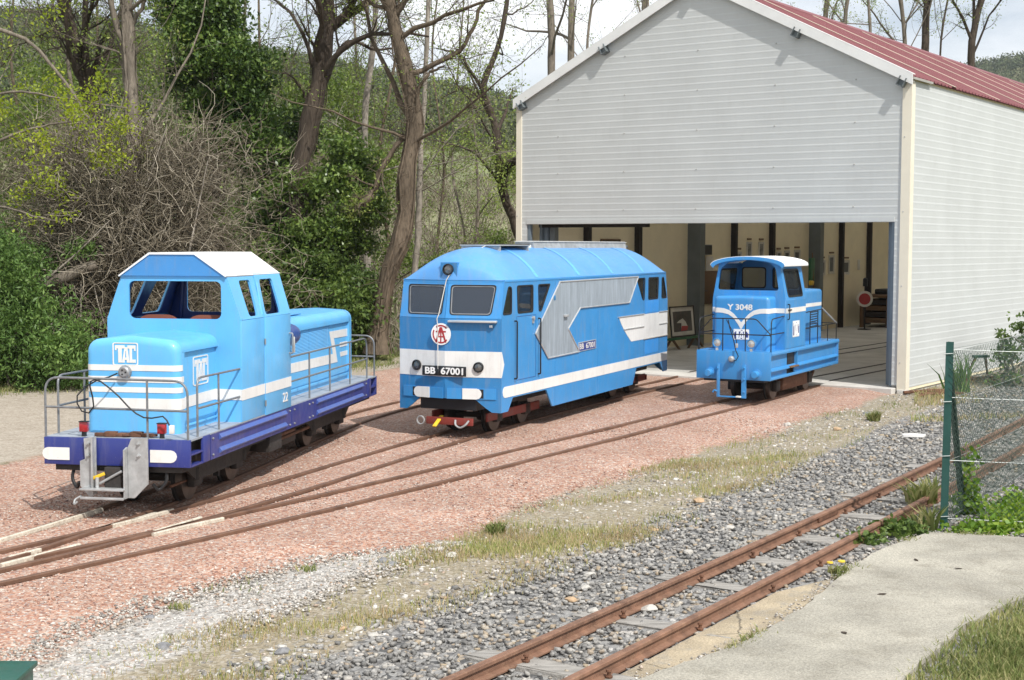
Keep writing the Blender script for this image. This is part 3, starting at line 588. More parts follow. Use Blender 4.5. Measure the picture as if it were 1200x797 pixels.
b = MB(); b.prism([(-2.55, -.17, 2.53), (-2.55, .17, 2.53), (-2.55, .15, 2.645), (-2.55, -.15, 2.645)], (-4.2, 0, 0)); b.prism([(-2.5, -.165, 2.645), (-2.5, .165, 2.645), (-2.55, .1, 2.662), (-2.55, -.1, 2.662)], (-4.3, 0, 0)).build('roof_duct', 'galv', B, 0)
b = MB(); b.box(-6.98, -6.76, -.12, .12, 2.55, 2.60, .01).build('exhaust_base', 'grey_col', B)
be = MB().lathe([(.045, 0), (.05, .02), (.05, .07), (.035, .10), (.0, .11)], (-6.75, -.30, 2.50), Z, 14).build('beacon', 'orange', B, 40)
b = MB(); b.box(-2.05, -.95, -.30, .30, 2.59, 2.612, .006); sp = b.build('roof_panel', 'black', B)
MB().box(-2.06, -.94, -.31, .31, 2.585, 2.60, .004).build('panel_frame', 'trim', sp)
for x in (-1.0, -2.0): MB().box(x-.02, x+.02, -.3, .3, 2.50, 2.59).build('panel_support', 'galv', B)
b = MB(); b.box(-2.5, -2.08, -.14, .14, 2.54, 2.60, .01).build('roof_plinth', 'roof_white', B)
# forehead lamp in its box
b = MB(); b.prism([(.02, -.13, 2.15), (.02, .12, 2.15), (.02, .12, 2.36), (.02, -.13, 2.36)], (-.5, 0, 0)).build('lamp_box', 'mid_blue', B, 0)
hl = MB().lathe([(.0, 0), (.075, 0), (.078, .04), (.066, .045), (.06, .02), (.0, .01)], (.02, -.005, 2.265), X, 20).build('headlight', 'black', B, 40)
MB().lathe([(.0, .024), (.058, .02), (.058, .028), (.0, .042)], (.02, -.005, 2.265), X, 20).build('lens', 'lens_dark', hl, 40)
b = MB(); b.tube([(-1.25, .05, 2.60), (-.95, .09, 2.585), (-.55, .10, 2.50), (-.25, .09, 2.36), (-.02, .07, 2.25), (.05, .02, 2.19), (.065, -.02, 2.12), (.09, -.05, 1.95), (.155, -.09, 1.66), (.17, -.11, 1.60), (.165, -.10, 1.50), (.162, -.10, 1.2), (.165, -.095, .92)], .0065, 6).build('lamp_cable', 'paper', B)
b = MB(); b.box(.15, .19, -.12, -.07, .83, .92, .01).build('cable_plug', 'black', B)
# emblem, handbar, number board
em = MB().lathe([(.148, 0), (.148, .008), (.0, .008)], (.152, -.055, 1.392), X, 36).build('emblem', 'roof_white', B, 30)
b = MB(); O_ = (.1605, -.055, 1.392); t_ = .002
def ring(a0, a1, r0, r1): b.plate([(r1*math.cos(R(t)), r1*math.sin(R(t))) for t in range(a0, a1+1, 6)]+[(r0*math.cos(R(t)), r0*math.sin(R(t))) for t in range(a1, a0-1, -6)], [], O_, Y, Z, t_)
ring(42, 128, .106, .126); ring(152, 322, .106, .126)
for sgn in (-1, 1): b.plate([(sgn*.062, -.115), (sgn*.085, -.108), (sgn*.018, .095), (0, .095), (0, .06)], [], O_, Y, Z, t_)
b.plate([(-.075, .025), (.075, .025), (.075, .045), (-.075, .045)], [], O_, Y, Z, .0028); b.plate([(-.06, -.042), (.06, -.042), (.06, -.025), (-.06, -.025)], [], O_, Y, Z, .0028); b.plate([(-.009, -.11), (.009, -.11), (.009, .09), (-.009, .09)], [], O_, Y, Z, .0024)
b.build('emblem_sign', 'red_paint', em, 0)
b = MB(); b.box(.02, .10, .06, .735, 1.555, 1.585, .006, mtx=Matrix.Translation((.17, 0, 0)) @ Matrix.Rotation(R(11), 4, 'Z') @ Matrix.Translation((-.05, 0, 0))).build('hand_bar', 'trim', B)
MB().box(.045, .07, .62, .665, 1.49, 1.525, .004).build('socket', 'trim', B)
pb = MB().box(.155, .17, -.335, .325, .828, .962, .003).build('number_board', 'black', B)
text('lettering', 'BB  67001', 'roof_white', pb, (.1705, -.29, .847), Y, Z, .575, .098, .002, .03)
MB().box(.1502, .1530, -.004, .004, .70, 1.6).build('nose_seam', 'mid_blue', B)
# interior, underframe, bogies
b = MB(); b.box(-LB+.05, -.05, -.72, .72, 1.0, 1.02).box(-1.72, -1.70, -.74, .74, 1.0, 2.10).box(-5.62, -5.60, -.74, .74, 1.0, 1.62).build('cab_bulkhead', 'grey_col', B)
b = MB(); b.box(-.42, -.10, -.70, .70, 1.02, 1.60, .03).build('control_desk', 'dark_iron', B)
b = MB(); b.box(-LB+.1, .05, -.42, .42, .36, .53).box(-LB+.05, -.05, -.74, .74, .50, .53).build('underframe', 'black', B)
for x in (-.72, -1.72, -5.62, -6.62): wheelset(B, x, .215, .58, -.004)
for x0 in (-.30, -5.25):
    for sy in (-1, 1): MB().prism([(x0, sy*.40, .17), (x0, sy*.40, .29), (x0-1.85, sy*.40, .29), (x0-1.85, sy*.40, .17)], (0, sy*.03, 0)).build('bogie_frame', 'red_frame', B, 0, .006)
for sg in (1, -1):
    fx = endshape(sg); x0, x1 = sorted((fx(.02), fx(.06))); c_ = MB().box(x0, x1, -.33, .37, .15, .25, .004).build('coupler_plate', 'red_frame', B)
    MB().tube(rail_path([(fx(.07), .12, .22), (fx(.12), .14, .16), (fx(.13), .22, .12), (fx(.12), .30, .17), (fx(.07), .32, .22)], .04), .014, 6).build('chain_link', 'galv', c_)
    MB().tube([(fx(.09), -.40+.055*math.cos(t), .20+.055*math.sin(t)) for t in np.linspace(0, 6.28, 14)[:-1]], .011, 6, True).build('ring', 'galv', c_)
    MB().box(fx(.06)-.14, fx(.06)+.12, -.16, -.105, .185, .205, .004, mtx=Matrix.Translation((fx(.1), -.13, .19)) @ Matrix.Rotation(R(28*sg), 4, 'Y') @ Matrix.Translation((-fx(.06), .13, -.19))).build('link_bar', 'yellow', c_)
# ================================================================ locomotive Y 3048
Yl = thing('diesel_locomotive', 'small azure locomotive with white roof and white chevron, standing at the shed doorway', 'locomotive', (3.499, 22.531, 0), -2.066, 'small blue locomotives in the yard')
hw, LY = .616, 3.85
MB().box(-.025, 0, -hw, hw, .486, .936, .004).build('front_beam', 'azure', Yl)
MB().box(-LY, -LY+.025, -hw, hw, .486, .936, .004).build('rear_beam', 'azure', Yl)
MB().box(-LY+.025, -.025, -hw+.02, hw-.02, .915, .933).build('deck_plate', 'azure', Yl)
MB().box(-LY+.03, -.03, -.50, .50, .45, .90).build('underframe', 'black', Yl)
for sy in (-1, 1):
    def ys(a, c): return sorted((sy*a, sy*c))
    for x0, x1, nm in ((-.99, -.03, 'side_panel'), (-LY+.03, -1.385, 'side_panel')): MB().box(x0, x1, *ys(hw-.07, hw-.055), .50, .93).build(nm, 'azure', Yl)
    top = MB().prism([(-.03, sy*(hw-.05), .87), (-.03, sy*(hw+.01), .875), (-.03, sy*(hw+.012), .90), (-.03, sy*hw, .937), (-.03, sy*(hw-.05), .937)], (-LY+.03, 0, 0)).build('top_flange', 'azure', Yl, 0)
    low = MB().prism([(-.03, sy*(hw-.05), .67), (-.03, sy*(hw+.004), .638), (-.03, sy*(hw+.004), .622), (-.03, sy*(hw-.05), .63)], (-LY+.03, 0, 0)).build('lower_flange', 'azure', Yl, 0)
    MB().box(-LY+.03, -.03, *ys(hw-.03, hw), .49, .535, .004).build('bottom_rail', 'azure', Yl)
    MB().box(-1.40, -.96, *ys(hw-.12, hw+.03), .625, .65, .004).build('step_board', 'brown_wood', Yl)
    MB().box(-1.37, -1.0, *ys(hw-.10, hw-.05), .655, .865).build('step_recess', 'black', Yl)
    MB().box(-1.40, -1.38, *ys(hw-.06, hw), .65, .87).build('recess_side', 'azure', Yl)
for x in (-1.02, -2.82): wheelset(Yl, x, .21, .56, .095)
MB().box(-2.62, -1.25, -.42, .42, .22, .47, .02).build('tank', 'rust', Yl)
MB().tube(rail_path([(-2.75, .36, .36), (-3.0, .38, .34), (-3.1, .38, .46)], .06), .035, 8).build('sand_pipe', 'rust', Yl)
b = MB(); hood(b, -.35, -.72, .455, .933, 1.79, .06, .05, 1, .012); b.build('engine_hood', 'azure', Yl, 40)
b = MB(); hood(b, -3.44, -1.79, .42, .933, 1.84, .05, .05, -1, .01); b.build('rear_hood', 'azure', Yl, 40)
MB().box(-3.2, -2.0, -.415, -.40, 1.0, 1.4).build('hood_door', 'azure', Yl)
# cab
fr = [(-.605, .933), (.605, .933), (.605, 1.735), (.50, 2.29)]+[(.50*math.cos(R(t)), 2.29+.115*math.sin(R(t))) for t in range(15, 180, 15)]+[(-.50, 2.29), (-.605, 1.735)]
wo_ = rpoly([(-.535, 1.88), (.50, 1.88), (.445, 2.24), (.34, 2.325), (0, 2.37), (-.36, 2.325), (-.485, 2.23)], .05)
MB().plate(fr, [wo_], (-.725, 0, 0), Y, Z, .022).build('cab_front', 'azure', Yl, 0)
MB().plate(fr, [rrect(-.50, -.07, 1.88, 2.24, .05), rrect(.04, .50, 1.88, 2.24, .05)], (-1.81, 0, 0), Y, Z, .022).build('cab_rear', 'azure', Yl, 0)
for y0, y1 in ((-.50, -.07), (.04, .50)):
    g_ = MB().plate(rrect(y0, y1, 1.88, 2.24, .05), [], (-1.80, 0, 0), Y, Z, .004).build('rear_window', 'glass', Yl, 0)
    MB().plate(rrect(y0, y1, 1.88, 2.24, .05), [rrect(y0+.02, y1-.02, 1.90, 2.22, .04)], (-1.79, 0, 0), Y, Z, .012).build('window_seal', 'gum', g_, 0)
sl2 = (.605-.505)/(2.30-1.735)
for sy in (-1, 1):
    d = Vector((0, -sy*sl2, 1)); th = .020*sy
    def ys(a, c): return sorted((sy*a, sy*c))
    def up2(q): return [(-x, z-1.735) for x, z in q]
    wd = rpoly(up2([(-.86, 1.765), (-1.66, 1.765), (-1.60, 2.225), (-.80, 2.225)]), .07)
    wdi = rpoly(up2([(-.895, 1.795), (-1.625, 1.795), (-1.575, 2.195), (-.835, 2.195)]), .05)
    MB().plate(up2([(-.705, 1.735), (-1.81, 1.735), (-1.81, 2.30), (-.705, 2.30)]), [wd], (0, sy*.595, 1.735), -X, d, th).build('cab_upper_side', 'azure', Yl, 0)
    g_ = MB().plate(wd, [], (0, sy*.597, 1.735), -X, d, .004*sy).build('side_window', 'glass', Yl, 0)
    MB().plate(wd, [wdi], (0, sy*.600, 1.735), -X, d, .022*sy).build('window_seal', 'gum', g_, 0)
    MB().box(-1.81, -.705, *ys(.595, .616), .933, 1.737, .003).build('cab_lower_side', 'azure', Yl)
    sm = [(-.745, .95), (-1.78, .95), (-1.78, 1.725), (-.745, 1.725)]
    Uo = -X if sy > 0 else X; T = (lambda ps: [(-x, z) for x, z in ps]) if sy > 0 else (lambda ps: ps)
    dd = MB().plate(T(sm), [], (0, sy*.6165, 0), Uo, Z, .006).build('cab_door', 'azure', Yl, 0)
    MB().tube(rail_path([(-.80, sy*.62, 1.66), (-.80, sy*.655, 1.66), (-.80, sy*.655, 1.42), (-.80, sy*.62, 1.42)], .02), .009, 6).build('grab_rail', 'gum', dd)
    MB().box(-.98, -.82, *ys(.622, .640), 1.555, 1.575, .004).build('door_handle', 'gum', dd)
    MB().plate(T([(-.705, 1.515), (-.742, 1.515), (-.742, 1.595), (-.705, 1.595)]), [], (0, sy*.6165, 0), Uo, Z, .003).build('white_band', 'white_paint', Yl, 0)
    MB().plate(T([(-.745, 1.515), (-1.78, 1.52), (-1.78, 1.60), (-.745, 1.595)]), [], (0, sy*.6228, 0), Uo, Z, .003).build('white_band', 'white_paint', Yl, 0)
    MB().plate(T([(-1.83, 1.54), (-3.38, 1.55), (-3.38, 1.61), (-1.83, 1.61)]), [], (0, sy*.4205, 0), Uo, Z, .003).build('white_band', 'white_paint', Yl, 0)
    # small logo on the door: white plate, dark blue marks, white letters
    ox = -1.075 if sy > 0 else -1.435
    lp = MB().plate(rrect(0, .36, 0, .265, .01), [], (ox, sy*.6228, 1.115), Uo, Z, .003).build('logo', 'white_paint', Yl, 0)
    MB().plate([(.03, .03), (.33, .03), (.33, .235), (.03, .235)], [], (ox, sy*.6259, 1.115), Uo, Z, .0015).build('logo_ground', 'navy', lp, 0)
    logo_tac(lp, (ox+(.0 if sy < 0 else 0), sy*.6262, 1.095), Uo, Z, .36, .30, 'roof_white', False, 'logo_letters')
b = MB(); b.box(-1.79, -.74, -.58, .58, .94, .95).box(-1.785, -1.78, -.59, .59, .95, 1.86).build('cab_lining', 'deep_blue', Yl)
b = MB(); b.box(-1.1, -.75, -.5, .1, 1.1, 1.82, .04).build('control_desk', 'mid_blue', Yl)
b = MB(); rs = [[(x, .628*math.sin(R(t)), 2.285+(.145+dz)*math.cos(R(t)*.98)-.0+dz) for t in range(-90, 91, 12)] for x, dz in ((-.60, .0), (-1.88, .0))]
top = [[*r] for r in rs]
lo = [[(p[0], p[1]*.985, p[2]-.022) for p in r] for r in rs]
b.loft([t_+l_[::-1] for t_, l_ in zip(top, lo)]).build('cab_roof', 'roof_white', Yl, 50)
b = MB(); ac = [(p[1]*.99, p[2]-.008) for p in rs[0]]; b.plate(ac+[(y_*.93, z_-.05) for y_, z_ in ac[::-1]], [], (-.605, 0, 0), Y, Z, .010).build('roof_arch', 'azure', Yl, 0)
# chevron on the hood front, and number
b = MB(); O_ = (-.3498, 0, 0)
def chev(sg):
    up_ = [(sg*y_-.03*0, z_) for y_, z_ in ((.455-.05, 1.602), (.30, 1.595), (.20, 1.565), (.12, 1.505), (.0, 1.375))]; lo_ = [(sg*y_, z_) for y_, z_ in ((.0, 1.255), (.05, 1.34), (.13, 1.445), (.22, 1.50), (.32, 1.522), (.455-.05, 1.525))]
    return up_+lo_
for sg in (1, -1): b.plate(chev(sg), [], O_, Y, Z, .0035)
b.build('chevron', 'white_paint', Yl, 0)
for sy in (-1, 1):
    pth = [(-.35-.05+.05*math.cos(R(t)), sy*(.455-.05+.05*math.sin(R(t)))) for t in range(0, 91, 15)]+[(-.705, sy*.455)]
    MB().ribbon(pth, 1.523, 1.60, -.0035*sy).build('white_band', 'white_paint', Yl, 0)
    MB().plate([(sy*.458, 1.52), (sy*.604, 1.52), (sy*.604, 1.595), (sy*.458, 1.597)], [], (-.703, 0, 0), Y, Z, .0035).build('white_band', 'white_paint', Yl, 0)
text('number', 'Y 3048', 'white_paint', Yl, (-.3497, -.235, 1.605-.035), Y, Z, .42, .095, .003, .03)
lp = MB().plate(rrect(-.125, .135, 1.095, 1.265, .01), [], (-.3497, 0, 0), Y, Z, .003).build('logo', 'white_paint', Yl, 0)
MB().plate([(-.11, 1.11), (.12, 1.11), (.12, 1.25), (-.11, 1.25)], [], (-.3466, 0, 0), Y, Z, .0015).build('logo_ground', 'navy', lp, 0)
logo_tac(lp, (-.3463, -.14, 1.08), Y, Z, .29, .20, 'roof_white', False, 'logo_letters')
for y in (-.29, .275):
    h_ = MB().lathe([(.0, -.09), (.05, -.085), (.078, -.03), (.078, .02), (.066, .024), (.06, .005), (.0, 0)], (-.06, y, 1.055), X, 20).build('headlight', 'azure', Yl, 40)
    MB().lathe([(.0, .008), (.060, .006), (.060, .012), (.0, .03)], (-.06, y, 1.055), X, 20).box(-.08, -.04, y-.02, y+.02, .935, .98).build('lens', 'lens', h_, 40)
for y in (-.385, .385): MB().lathe([(.085, 0), (.085, .012), (.058, .016), (.058, .10), (.05, .12), (.0, .122)], (.0, y, .58), X, 22).build('buffer', 'azure', Yl, 40)
MB().lathe([(.045, 0), (.05, .015), (.05, .05), (.03, .075), (.0, .08)], (.0, -.02, .81), X, 14).build('coupling_socket', 'galv', Yl, 40)
b = MB()
for y in (-.235, .20): b.box(.002, .045, y-.022, y+.022, .20, .725, .003)
b.box(.002, .04, -.24, .20, .20, .222, .003); b.plate([(.16, .20), (.24, .20), (.24, .45), (.18, .73), (.16, .73)], [], (.046, 0, 0), Y, Z, .01)
b.build('coupler_frame', 'azure', Yl)
MB().box(.03, .10, .08, .16, .21, .235, .005).build('link_bar', 'paper', Yl)
MB().tube(rail_path([(.04, -.24, .29), (.04, -.30, .31), (.04, -.32, .27)], .02), .014, 6).build('chain_hook', 'azure', Yl)
for y, z in ((-.235, .66), (.205, .68), (.205, .50), (.205, .30)): MB().lathe([(.016, 0), (.016, .014), (.008, .025)], (.056, y, z), X, 6).build('bolt', 'azure', Yl)
MB().tube([(-.02, -.10, 1.43), (-.015, -.07, 1.30), (.0, .0, 1.12), (.03, .05, .95), (.05, .10, .86), (.04, .06, .79), (.05, .0, .80)], .008, 6).build('brake_hose', 'gum', Yl)
MB().tube([(-.02, -.13, 1.43), (-.015, -.03, 1.26), (.0, .05, 1.10), (.01, .06, 1.0)], .006, 6).build('control_cable', 'gum', Yl)
MB().box(.0, .03, .04, .08, .99, 1.06, .006).build('cable_plug', 'galv', Yl)
rails([rail_path([(-.03, -.60, .935), (-.03, -.60, 1.21), (-.03, -.38, 1.445), (-.03, .36, 1.45), (-.03, .605, 1.20), (-.03, .605, .935)], .05), [(-.03, -.60, 1.20), (-.03, .605, 1.20)], [(-.03, -.19, .935), (-.03, -.19, 1.447)], [(-.03, .185, .935), (-.03, .185, 1.448)]], .0092, 'gum', Yl)
for sy in (-1, 1):
    yy_ = sy*.595
    rails([rail_path([(-.06, yy_, .935), (-.06, yy_, 1.45), (-.70, yy_, 1.475)], .10), [(-.06, yy_, 1.21), (-.70, yy_, 1.21)]], .0092, 'gum', Yl)
    rails([[(-1.82, yy_, 1.485), (-2.86, yy_, 1.51)], [(-1.82, yy_, 1.215), (-3.75, yy_, 1.225)], [(-2.14, yy_, .935), (-2.14, yy_, 1.49)], [(-2.59, yy_, .935), (-2.59, yy_, 1.50)], [(-3.2, yy_, .935), (-3.2, yy_, 1.22)], [(-3.75, yy_, .935), (-3.75, yy_, 1.235)]]+[[(-2.14, yy_, 1.235+.04*k), (-2.59, yy_, 1.24+.04*k)] for k in range(7)], .0085, 'gum', Yl)
    rails([[(-2.86, yy_, 1.52), (-3.76, yy_, 1.225)]], .014, 'galv', Yl)
rails([[(-3.79, -.595, 1.22), (-3.79, .595, 1.22)], [(-3.79, 0, .935), (-3.79, 0, 1.22)]], .0092, 'gum', Yl)
# loose drawbars lying on the front deck of locomotive 22
def world(root, p): return root.matrix_world @ Vector(p)
bpy.context.view_layer.update()
for (x, y, rz, l_), lb in zip(((-.10, -.10, .05, .30), (-.13, .14, -.06, .34)), ('rusty coupling link on the navy locomotive deck, nearer the left red lamp', 'longer rusty coupling link on the navy locomotive deck, nearer the right red lamp')):
    p = world(A, (x, y, .832)); b = MB(); b.box(-l_/2, l_/2, -.022, .022, -.016, .016, .005).box(-.05, .06, -.035, .035, -.018, .03, .006).lathe([(.015, 0), (.04, .002), (.04, .02), (.015, .022)], (l_/2, 0, -.01), Z, 12)
    o = b.build('coupling_link', 'rust'); o.location = p; o.rotation_euler = (0, 0, -1.736+R(90)+rz); tag(o, lb, 'coupling link', 'coupling links on the locomotive deck')
# ================================================================ engine shed
SH = thing('engine_shed', 'pale grey clad engine shed with red roof and wide open doorway', 'shed', (6.914, 25.042, 0), -.6110)
WD, LS, EV, AP = 8.317, 22.8, 5.50, 7.58
HF = WD/2
def rk_z(x): return EV+(AP-EV)*(1-abs(x+HF)/HF)     # height of the roof underside at x
DL, DR, DZ = -8.072, -.245, 3.06
pitch = .125
b = MB()
def clad(b, x0, x1, z0, z1, x2=None, x3=None, y=0, pr=.003):
    x2 = x0 if x2 is None else x2; x3 = x1 if x3 is None else x3
    # one board: flat face with a small lip at its lower edge
    v = [b.bm.verts.new(p) for p in ((x0, y-pr, z0), (x1, y-pr, z0), (x1, y-pr, z0+.02), (x0, y-pr, z0+.02), (x1, y, z0+.04), (x0, y, z0+.04), (x3, y-.002, z1), (x2, y-.002, z1))]
    b.bm.faces.new(v[:4]); b.bm.faces.new((v[3], v[2], v[4], v[5])); b.bm.faces.new((v[5], v[4], v[6], v[7]))
    w = [b.bm.verts.new(p) for p in ((x0, y-pr, z0), (x1, y-pr, z0), (x1, y, z0-.004), (x0, y, z0-.004))]; b.bm.faces.new(w[::-1])
k = 0
while True:
    z0 = .15+k*pitch; z1 = z0+pitch; k += 1
    if z1 > AP-.01: break
    def ext(z):
        if z <= EV: return -WD+.11, -.135
        d = HF*(1-(z-EV)/(AP-EV)); return max(-HF-d, -WD+.11), min(-HF+d, -.135)
    (a, c), (a1, c1) = ext(z0), ext(z1)
    if z0 < DZ-.05:
        clad(b, a, DL, z0, z1); clad(b, DR, c, z0, z1)
    else: clad(b, a, c, z0, z1, a1, c1)
tag(b.build('front_cladding', 'cladding', SH, 0), kind='stuff')
for xq in (-7.3, -5.75, -4.15, -2.55, -1.0):
    for zq in (3.3, 4.05, 4.8, 5.55, 6.3):
        if zq < rk_z(xq)-.3: MB().lathe([(.014, 0), (.011, .010), (.004, .016)], (xq+.01*math.sin(zq*9), -.001, zq), -Y, 6).build('screw', 'soffit', SH, 0)
# wall core behind the boards
b = MB(); b.plate([(-WD+.02, .12), (DL, .12), (DL, DZ), (DR, DZ), (DR, .12), (-.02, .12), (-.02, EV-.02), (-HF, AP-.03), (-WD+.02, EV-.02)], [], (0, .06, 0), X, Z, .05).build('front_wall', 'soffit', SH, 0)
MB().box(-WD+.12, -.14, -.020, -.012, 6.70, 6.725).build('joint_strip', 'cladding', SH) if False else None
b = MB(); b.box(DL, DR, -.016, .06, DZ-.03, DZ+.05).build('lintel_trim', 'cladding', SH, 0)
b = MB(); k = 0
while .10+(k+1)*pitch < EV+.02:
    z0 = .10+k*pitch; z1 = z0+pitch; k += 1
    v = [b.bm.verts.new(p) for p in ((.003, .14, z0), (.003, LS, z0), (.003, LS, z0+.02), (.003, .14, z0+.02), (0, LS, z0+.04), (0, .14, z0+.04), (.002, LS, z1), (.002, .14, z1))]
    b.bm.faces.new(v[:4]); b.bm.faces.new((v[3], v[2], v[4], v[5])); b.bm.faces.new((v[5], v[4], v[6], v[7]))
tag(b.build('side_cladding', 'cladding_side', SH, 0), kind='stuff')
MB().box(-.05, -.004, .1, LS, .05, EV+.05).build('side_wall', 'interior', SH); MB().box(-WD, -WD+.06, .1, LS, .05, EV+.05).build('side_wall', 'interior', SH)
b = MB(); b.plate([(-WD, .05), (-5.6, .05), (-5.6, 3.2), (-2.6, 3.2), (-2.6, .05), (0, .05), (0, EV), (-HF, AP), (-WD, EV)], [], (0, LS, 0), X, Z, .05).build('back_wall', 'interior', SH, 0)
# corner flashings
for x0, x1, nm in ((-.14, .022, 0), (-WD-.015, -WD+.115, 1)):
    c_ = MB(); c_.box(x0, x1, -.026, -.002, .06, EV-.03 if nm else EV-.06); 
    if nm == 0: c_.box(.004, .026, -.02, .15, .06, EV-.06)
    else: c_.box(-WD-.018, -WD-.004, -.02, .15, .06, EV-.03)
    c_.build('corner_flashing', 'cream', SH, 0)
    for zz in (.55, 1.9, 3.2, 4.5): MB().lathe([(.012, 0), (.01, .008)], ((x0+x1)/2-.03, -.026, zz), -Y, 6).build('screw', 'galv', SH)
MB().box(-.13, .03, -.05, .15, -.05, .075, .01).build('corner_footing', 'apron', SH)
# roof: two ribbed slopes
OH = .09
for sg, mt in ((1, 'roof_red'), (-1, 'roof_red')):
    b = MB(); ys_ = []; y = -OH
    prof = [(0, 0), (.05, 0), (.065, .028), (.095, .028), (.11, 0), (.20, 0)]
    while y < LS+.2:
        for dy, dz in prof[:-1]: ys_.append((y+dy, dz))
        y += .20
    ex, ez = (.06 if sg > 0 else -WD-.04), EV+.045-(.06 if sg > 0 else .04)*(AP-EV)/HF
    N_ = Vector((sg*(AP-EV), 0, HF)).normalized()
    if sg < 0: ys_ = [q for q in ys_]
    rows = []
    for px, pz in ((ex, ez), (-HF, AP+.06)): rows.append([Vector((px, y_, pz))+N_*dz for y_, dz in ys_])
    b.loft(rows, cap=False, closed=False); b.loft([[p-N_*.02 for p in r] for r in rows], cap=False, closed=False)
    if sg < 0:   # translucent sheets let daylight in: take the metal away there
        sd2 = (rows[1][0]-rows[0][0]).normalized(); bmesh.ops.bisect_plane(b.bm, geom=b.bm.verts[:]+b.bm.edges[:]+b.bm.faces[:], plane_co=rows[0][0]+sd2*.5, plane_no=sd2); bmesh.ops.bisect_plane(b.bm, geom=b.bm.verts[:]+b.bm.edges[:]+b.bm.faces[:], plane_co=rows[0][0]+sd2*4.3, plane_no=sd2)
        kill = [f for f in b.bm.faces if .5 < (f.calc_center_median()-rows[0][0]).dot(sd2) < 4.3 and any(y_+.06 < f.calc_center_median().y < y_+2.24 for y_ in (1.2, 3.9, 6.6, 9.3, 12.0, 14.7, 17.4, 20.1))]; bmesh.ops.delete(b.bm, geom=kill, context='FACES')
    b.build('roof_slope', mt, SH, 0)
    for y_ in ((2.1, 4.85, 7.7, 10.5, 13.4, 16.3, 19.5) if sg > 0 else ()):
        MB().prism([Vector((px, y_, pz))+N_*.029 for px, pz in ((ex+sg*.004, ez), (-HF, AP+.06))]+[Vector((px, y_+.10, pz))+N_*.029 for px, pz in ((-HF, AP+.06), (ex+sg*.004, ez))], N_*.008).build('roof_seam', 'roof_seam', SH, 0)
    # barge board: white face standing on the rake, returning over the roof edge
    e0 = Vector((ex, 0, ez)); e1 = Vector((-HF, 0, AP+.06)); dn = Vector((0, 0, -.17))
    MB().prism([e0+Vector((0, -OH-.03, .05)), e1+Vector((0, -OH-.03, .05)), e1+Vector((0, -OH-.03, -.13)), e0+Vector((0, -OH-.03, -.13))], (0, .028, 0)).prism([e0+Vector((0, -OH-.029, .052)), e1+Vector((0, -OH-.029, .052)), e1+Vector((0, -OH-.029, .066)), e0+Vector((0, -OH-.029, .066))], (0, .14, 0)).build('barge_board', 'fascia', SH, 0)
    MB().prism([e0+Vector((0, -OH, -.06)), e1+Vector((0, -OH, -.06)), e1+Vector((0, -OH, -.075)), e0+Vector((0, -OH, -.075))], (0, OH, 0)).build('soffit', 'soffit', SH, 0)
    for f in (.03, .5, .97 if sg > 0 else 2):
        if f > 1: continue
        p = e0.lerp(e1, f) if f < .9 else e0.lerp(e1, .985)
        d_ = (e1-e0).normalized(); n_ = Vector((0, -1, 0)).cross(d_)*sg
        ang = math.atan2(d_.z, d_.x)
        pu = MB(); 
        for q in ((-.065, .065, -.17, -.16), (-.065, -.055, -.17, .0), (.055, .065, -.17, .0)):
            pu.box(q[0], q[1], -OH-.07, .0, q[2]-.06, q[3]-.06)
        pu.box(-.055, .055, -.09, -.05, -.22, -.06)
        pu.build('purlin', 'grey_col', SH, 0, mtx=Matrix.Translation(p) @ Matrix.Rotation(-ang if sg < 0 else math.pi-ang, 4, 'Y'))
MB().prism([(.062, -OH, EV-.02), (.08, -OH, EV-.02), (.08, -OH, EV+.02), (.062, -OH, EV+.02)], (0, 1, 0)).build('gutter_strip', 'soffit', SH, 0)
sn = Vector((-(AP-EV), 0, HF)).normalized(); sd_ = Vector((HF, 0, AP-EV)).normalized()
for y_ in (1.2, 3.9, 6.6, 9.3, 12.0, 14.7, 17.4, 20.1):
    o_ = Vector((-WD-.10, y_, EV+.0))+sd_*.36+Vector((0, -.12, 0)); b = MB(); b.bm.faces.new([b.bm.verts.new(q) for q in (o_+sn*.032, o_+sn*.032+Vector((0, 2.56, 0)), o_+sn*.032+sd_*4.2+Vector((0, 2.56, 0)), o_+sn*.032+sd_*4.2)]); b.build('skylight', 'skylight', SH, 0)
MB().prism([(-HF-.22, -OH, AP-.03), (-HF, -OH, AP+.10), (-HF+.22, -OH, AP-.03), (-HF+.22, -OH, AP+.0), (-HF, -OH, AP+.125), (-HF-.22, -OH, AP+.0)], (0, LS+.3, 0)).build('ridge_cap', 'roof_red', SH, 0)
# door jambs and runners
for x0, x1 in ((-.30, DR+.005), (DL-.005, -8.0)): MB().box(x0, x1, .02, .10, .12, DZ).build('jamb_post', 'blue_grey', SH)
MB().box(-.40, -.33, .22, .50, .12, DZ+.1).box(-.46, -.42, .30, .62, .12, DZ+.1).build('door_runner', 'blue_grey', SH)
MB().box(-.33, -.30, .12, .46, .12, DZ+.1).build('runner_slot', 'black', SH)
for q in ((-7.96, -7.90, .30), (-7.88, -7.80, .36), (-7.78, -7.66, .42)): MB().box(q[0], q[1], q[2], q[2]+.14, .12, DZ-.03).build('door_runner', 'grey_col' if q[0] > -7.8 else 'blue_grey', SH)
MB().box(-7.98, -5.4, .30, .42, DZ-.10, DZ+.12).build('door_track', 'dark_post', SH)
# folded sliding door leaf just inside on the left
for x0, x1, y_ in ((-8.0, -7.4, 1.0),):
    pass
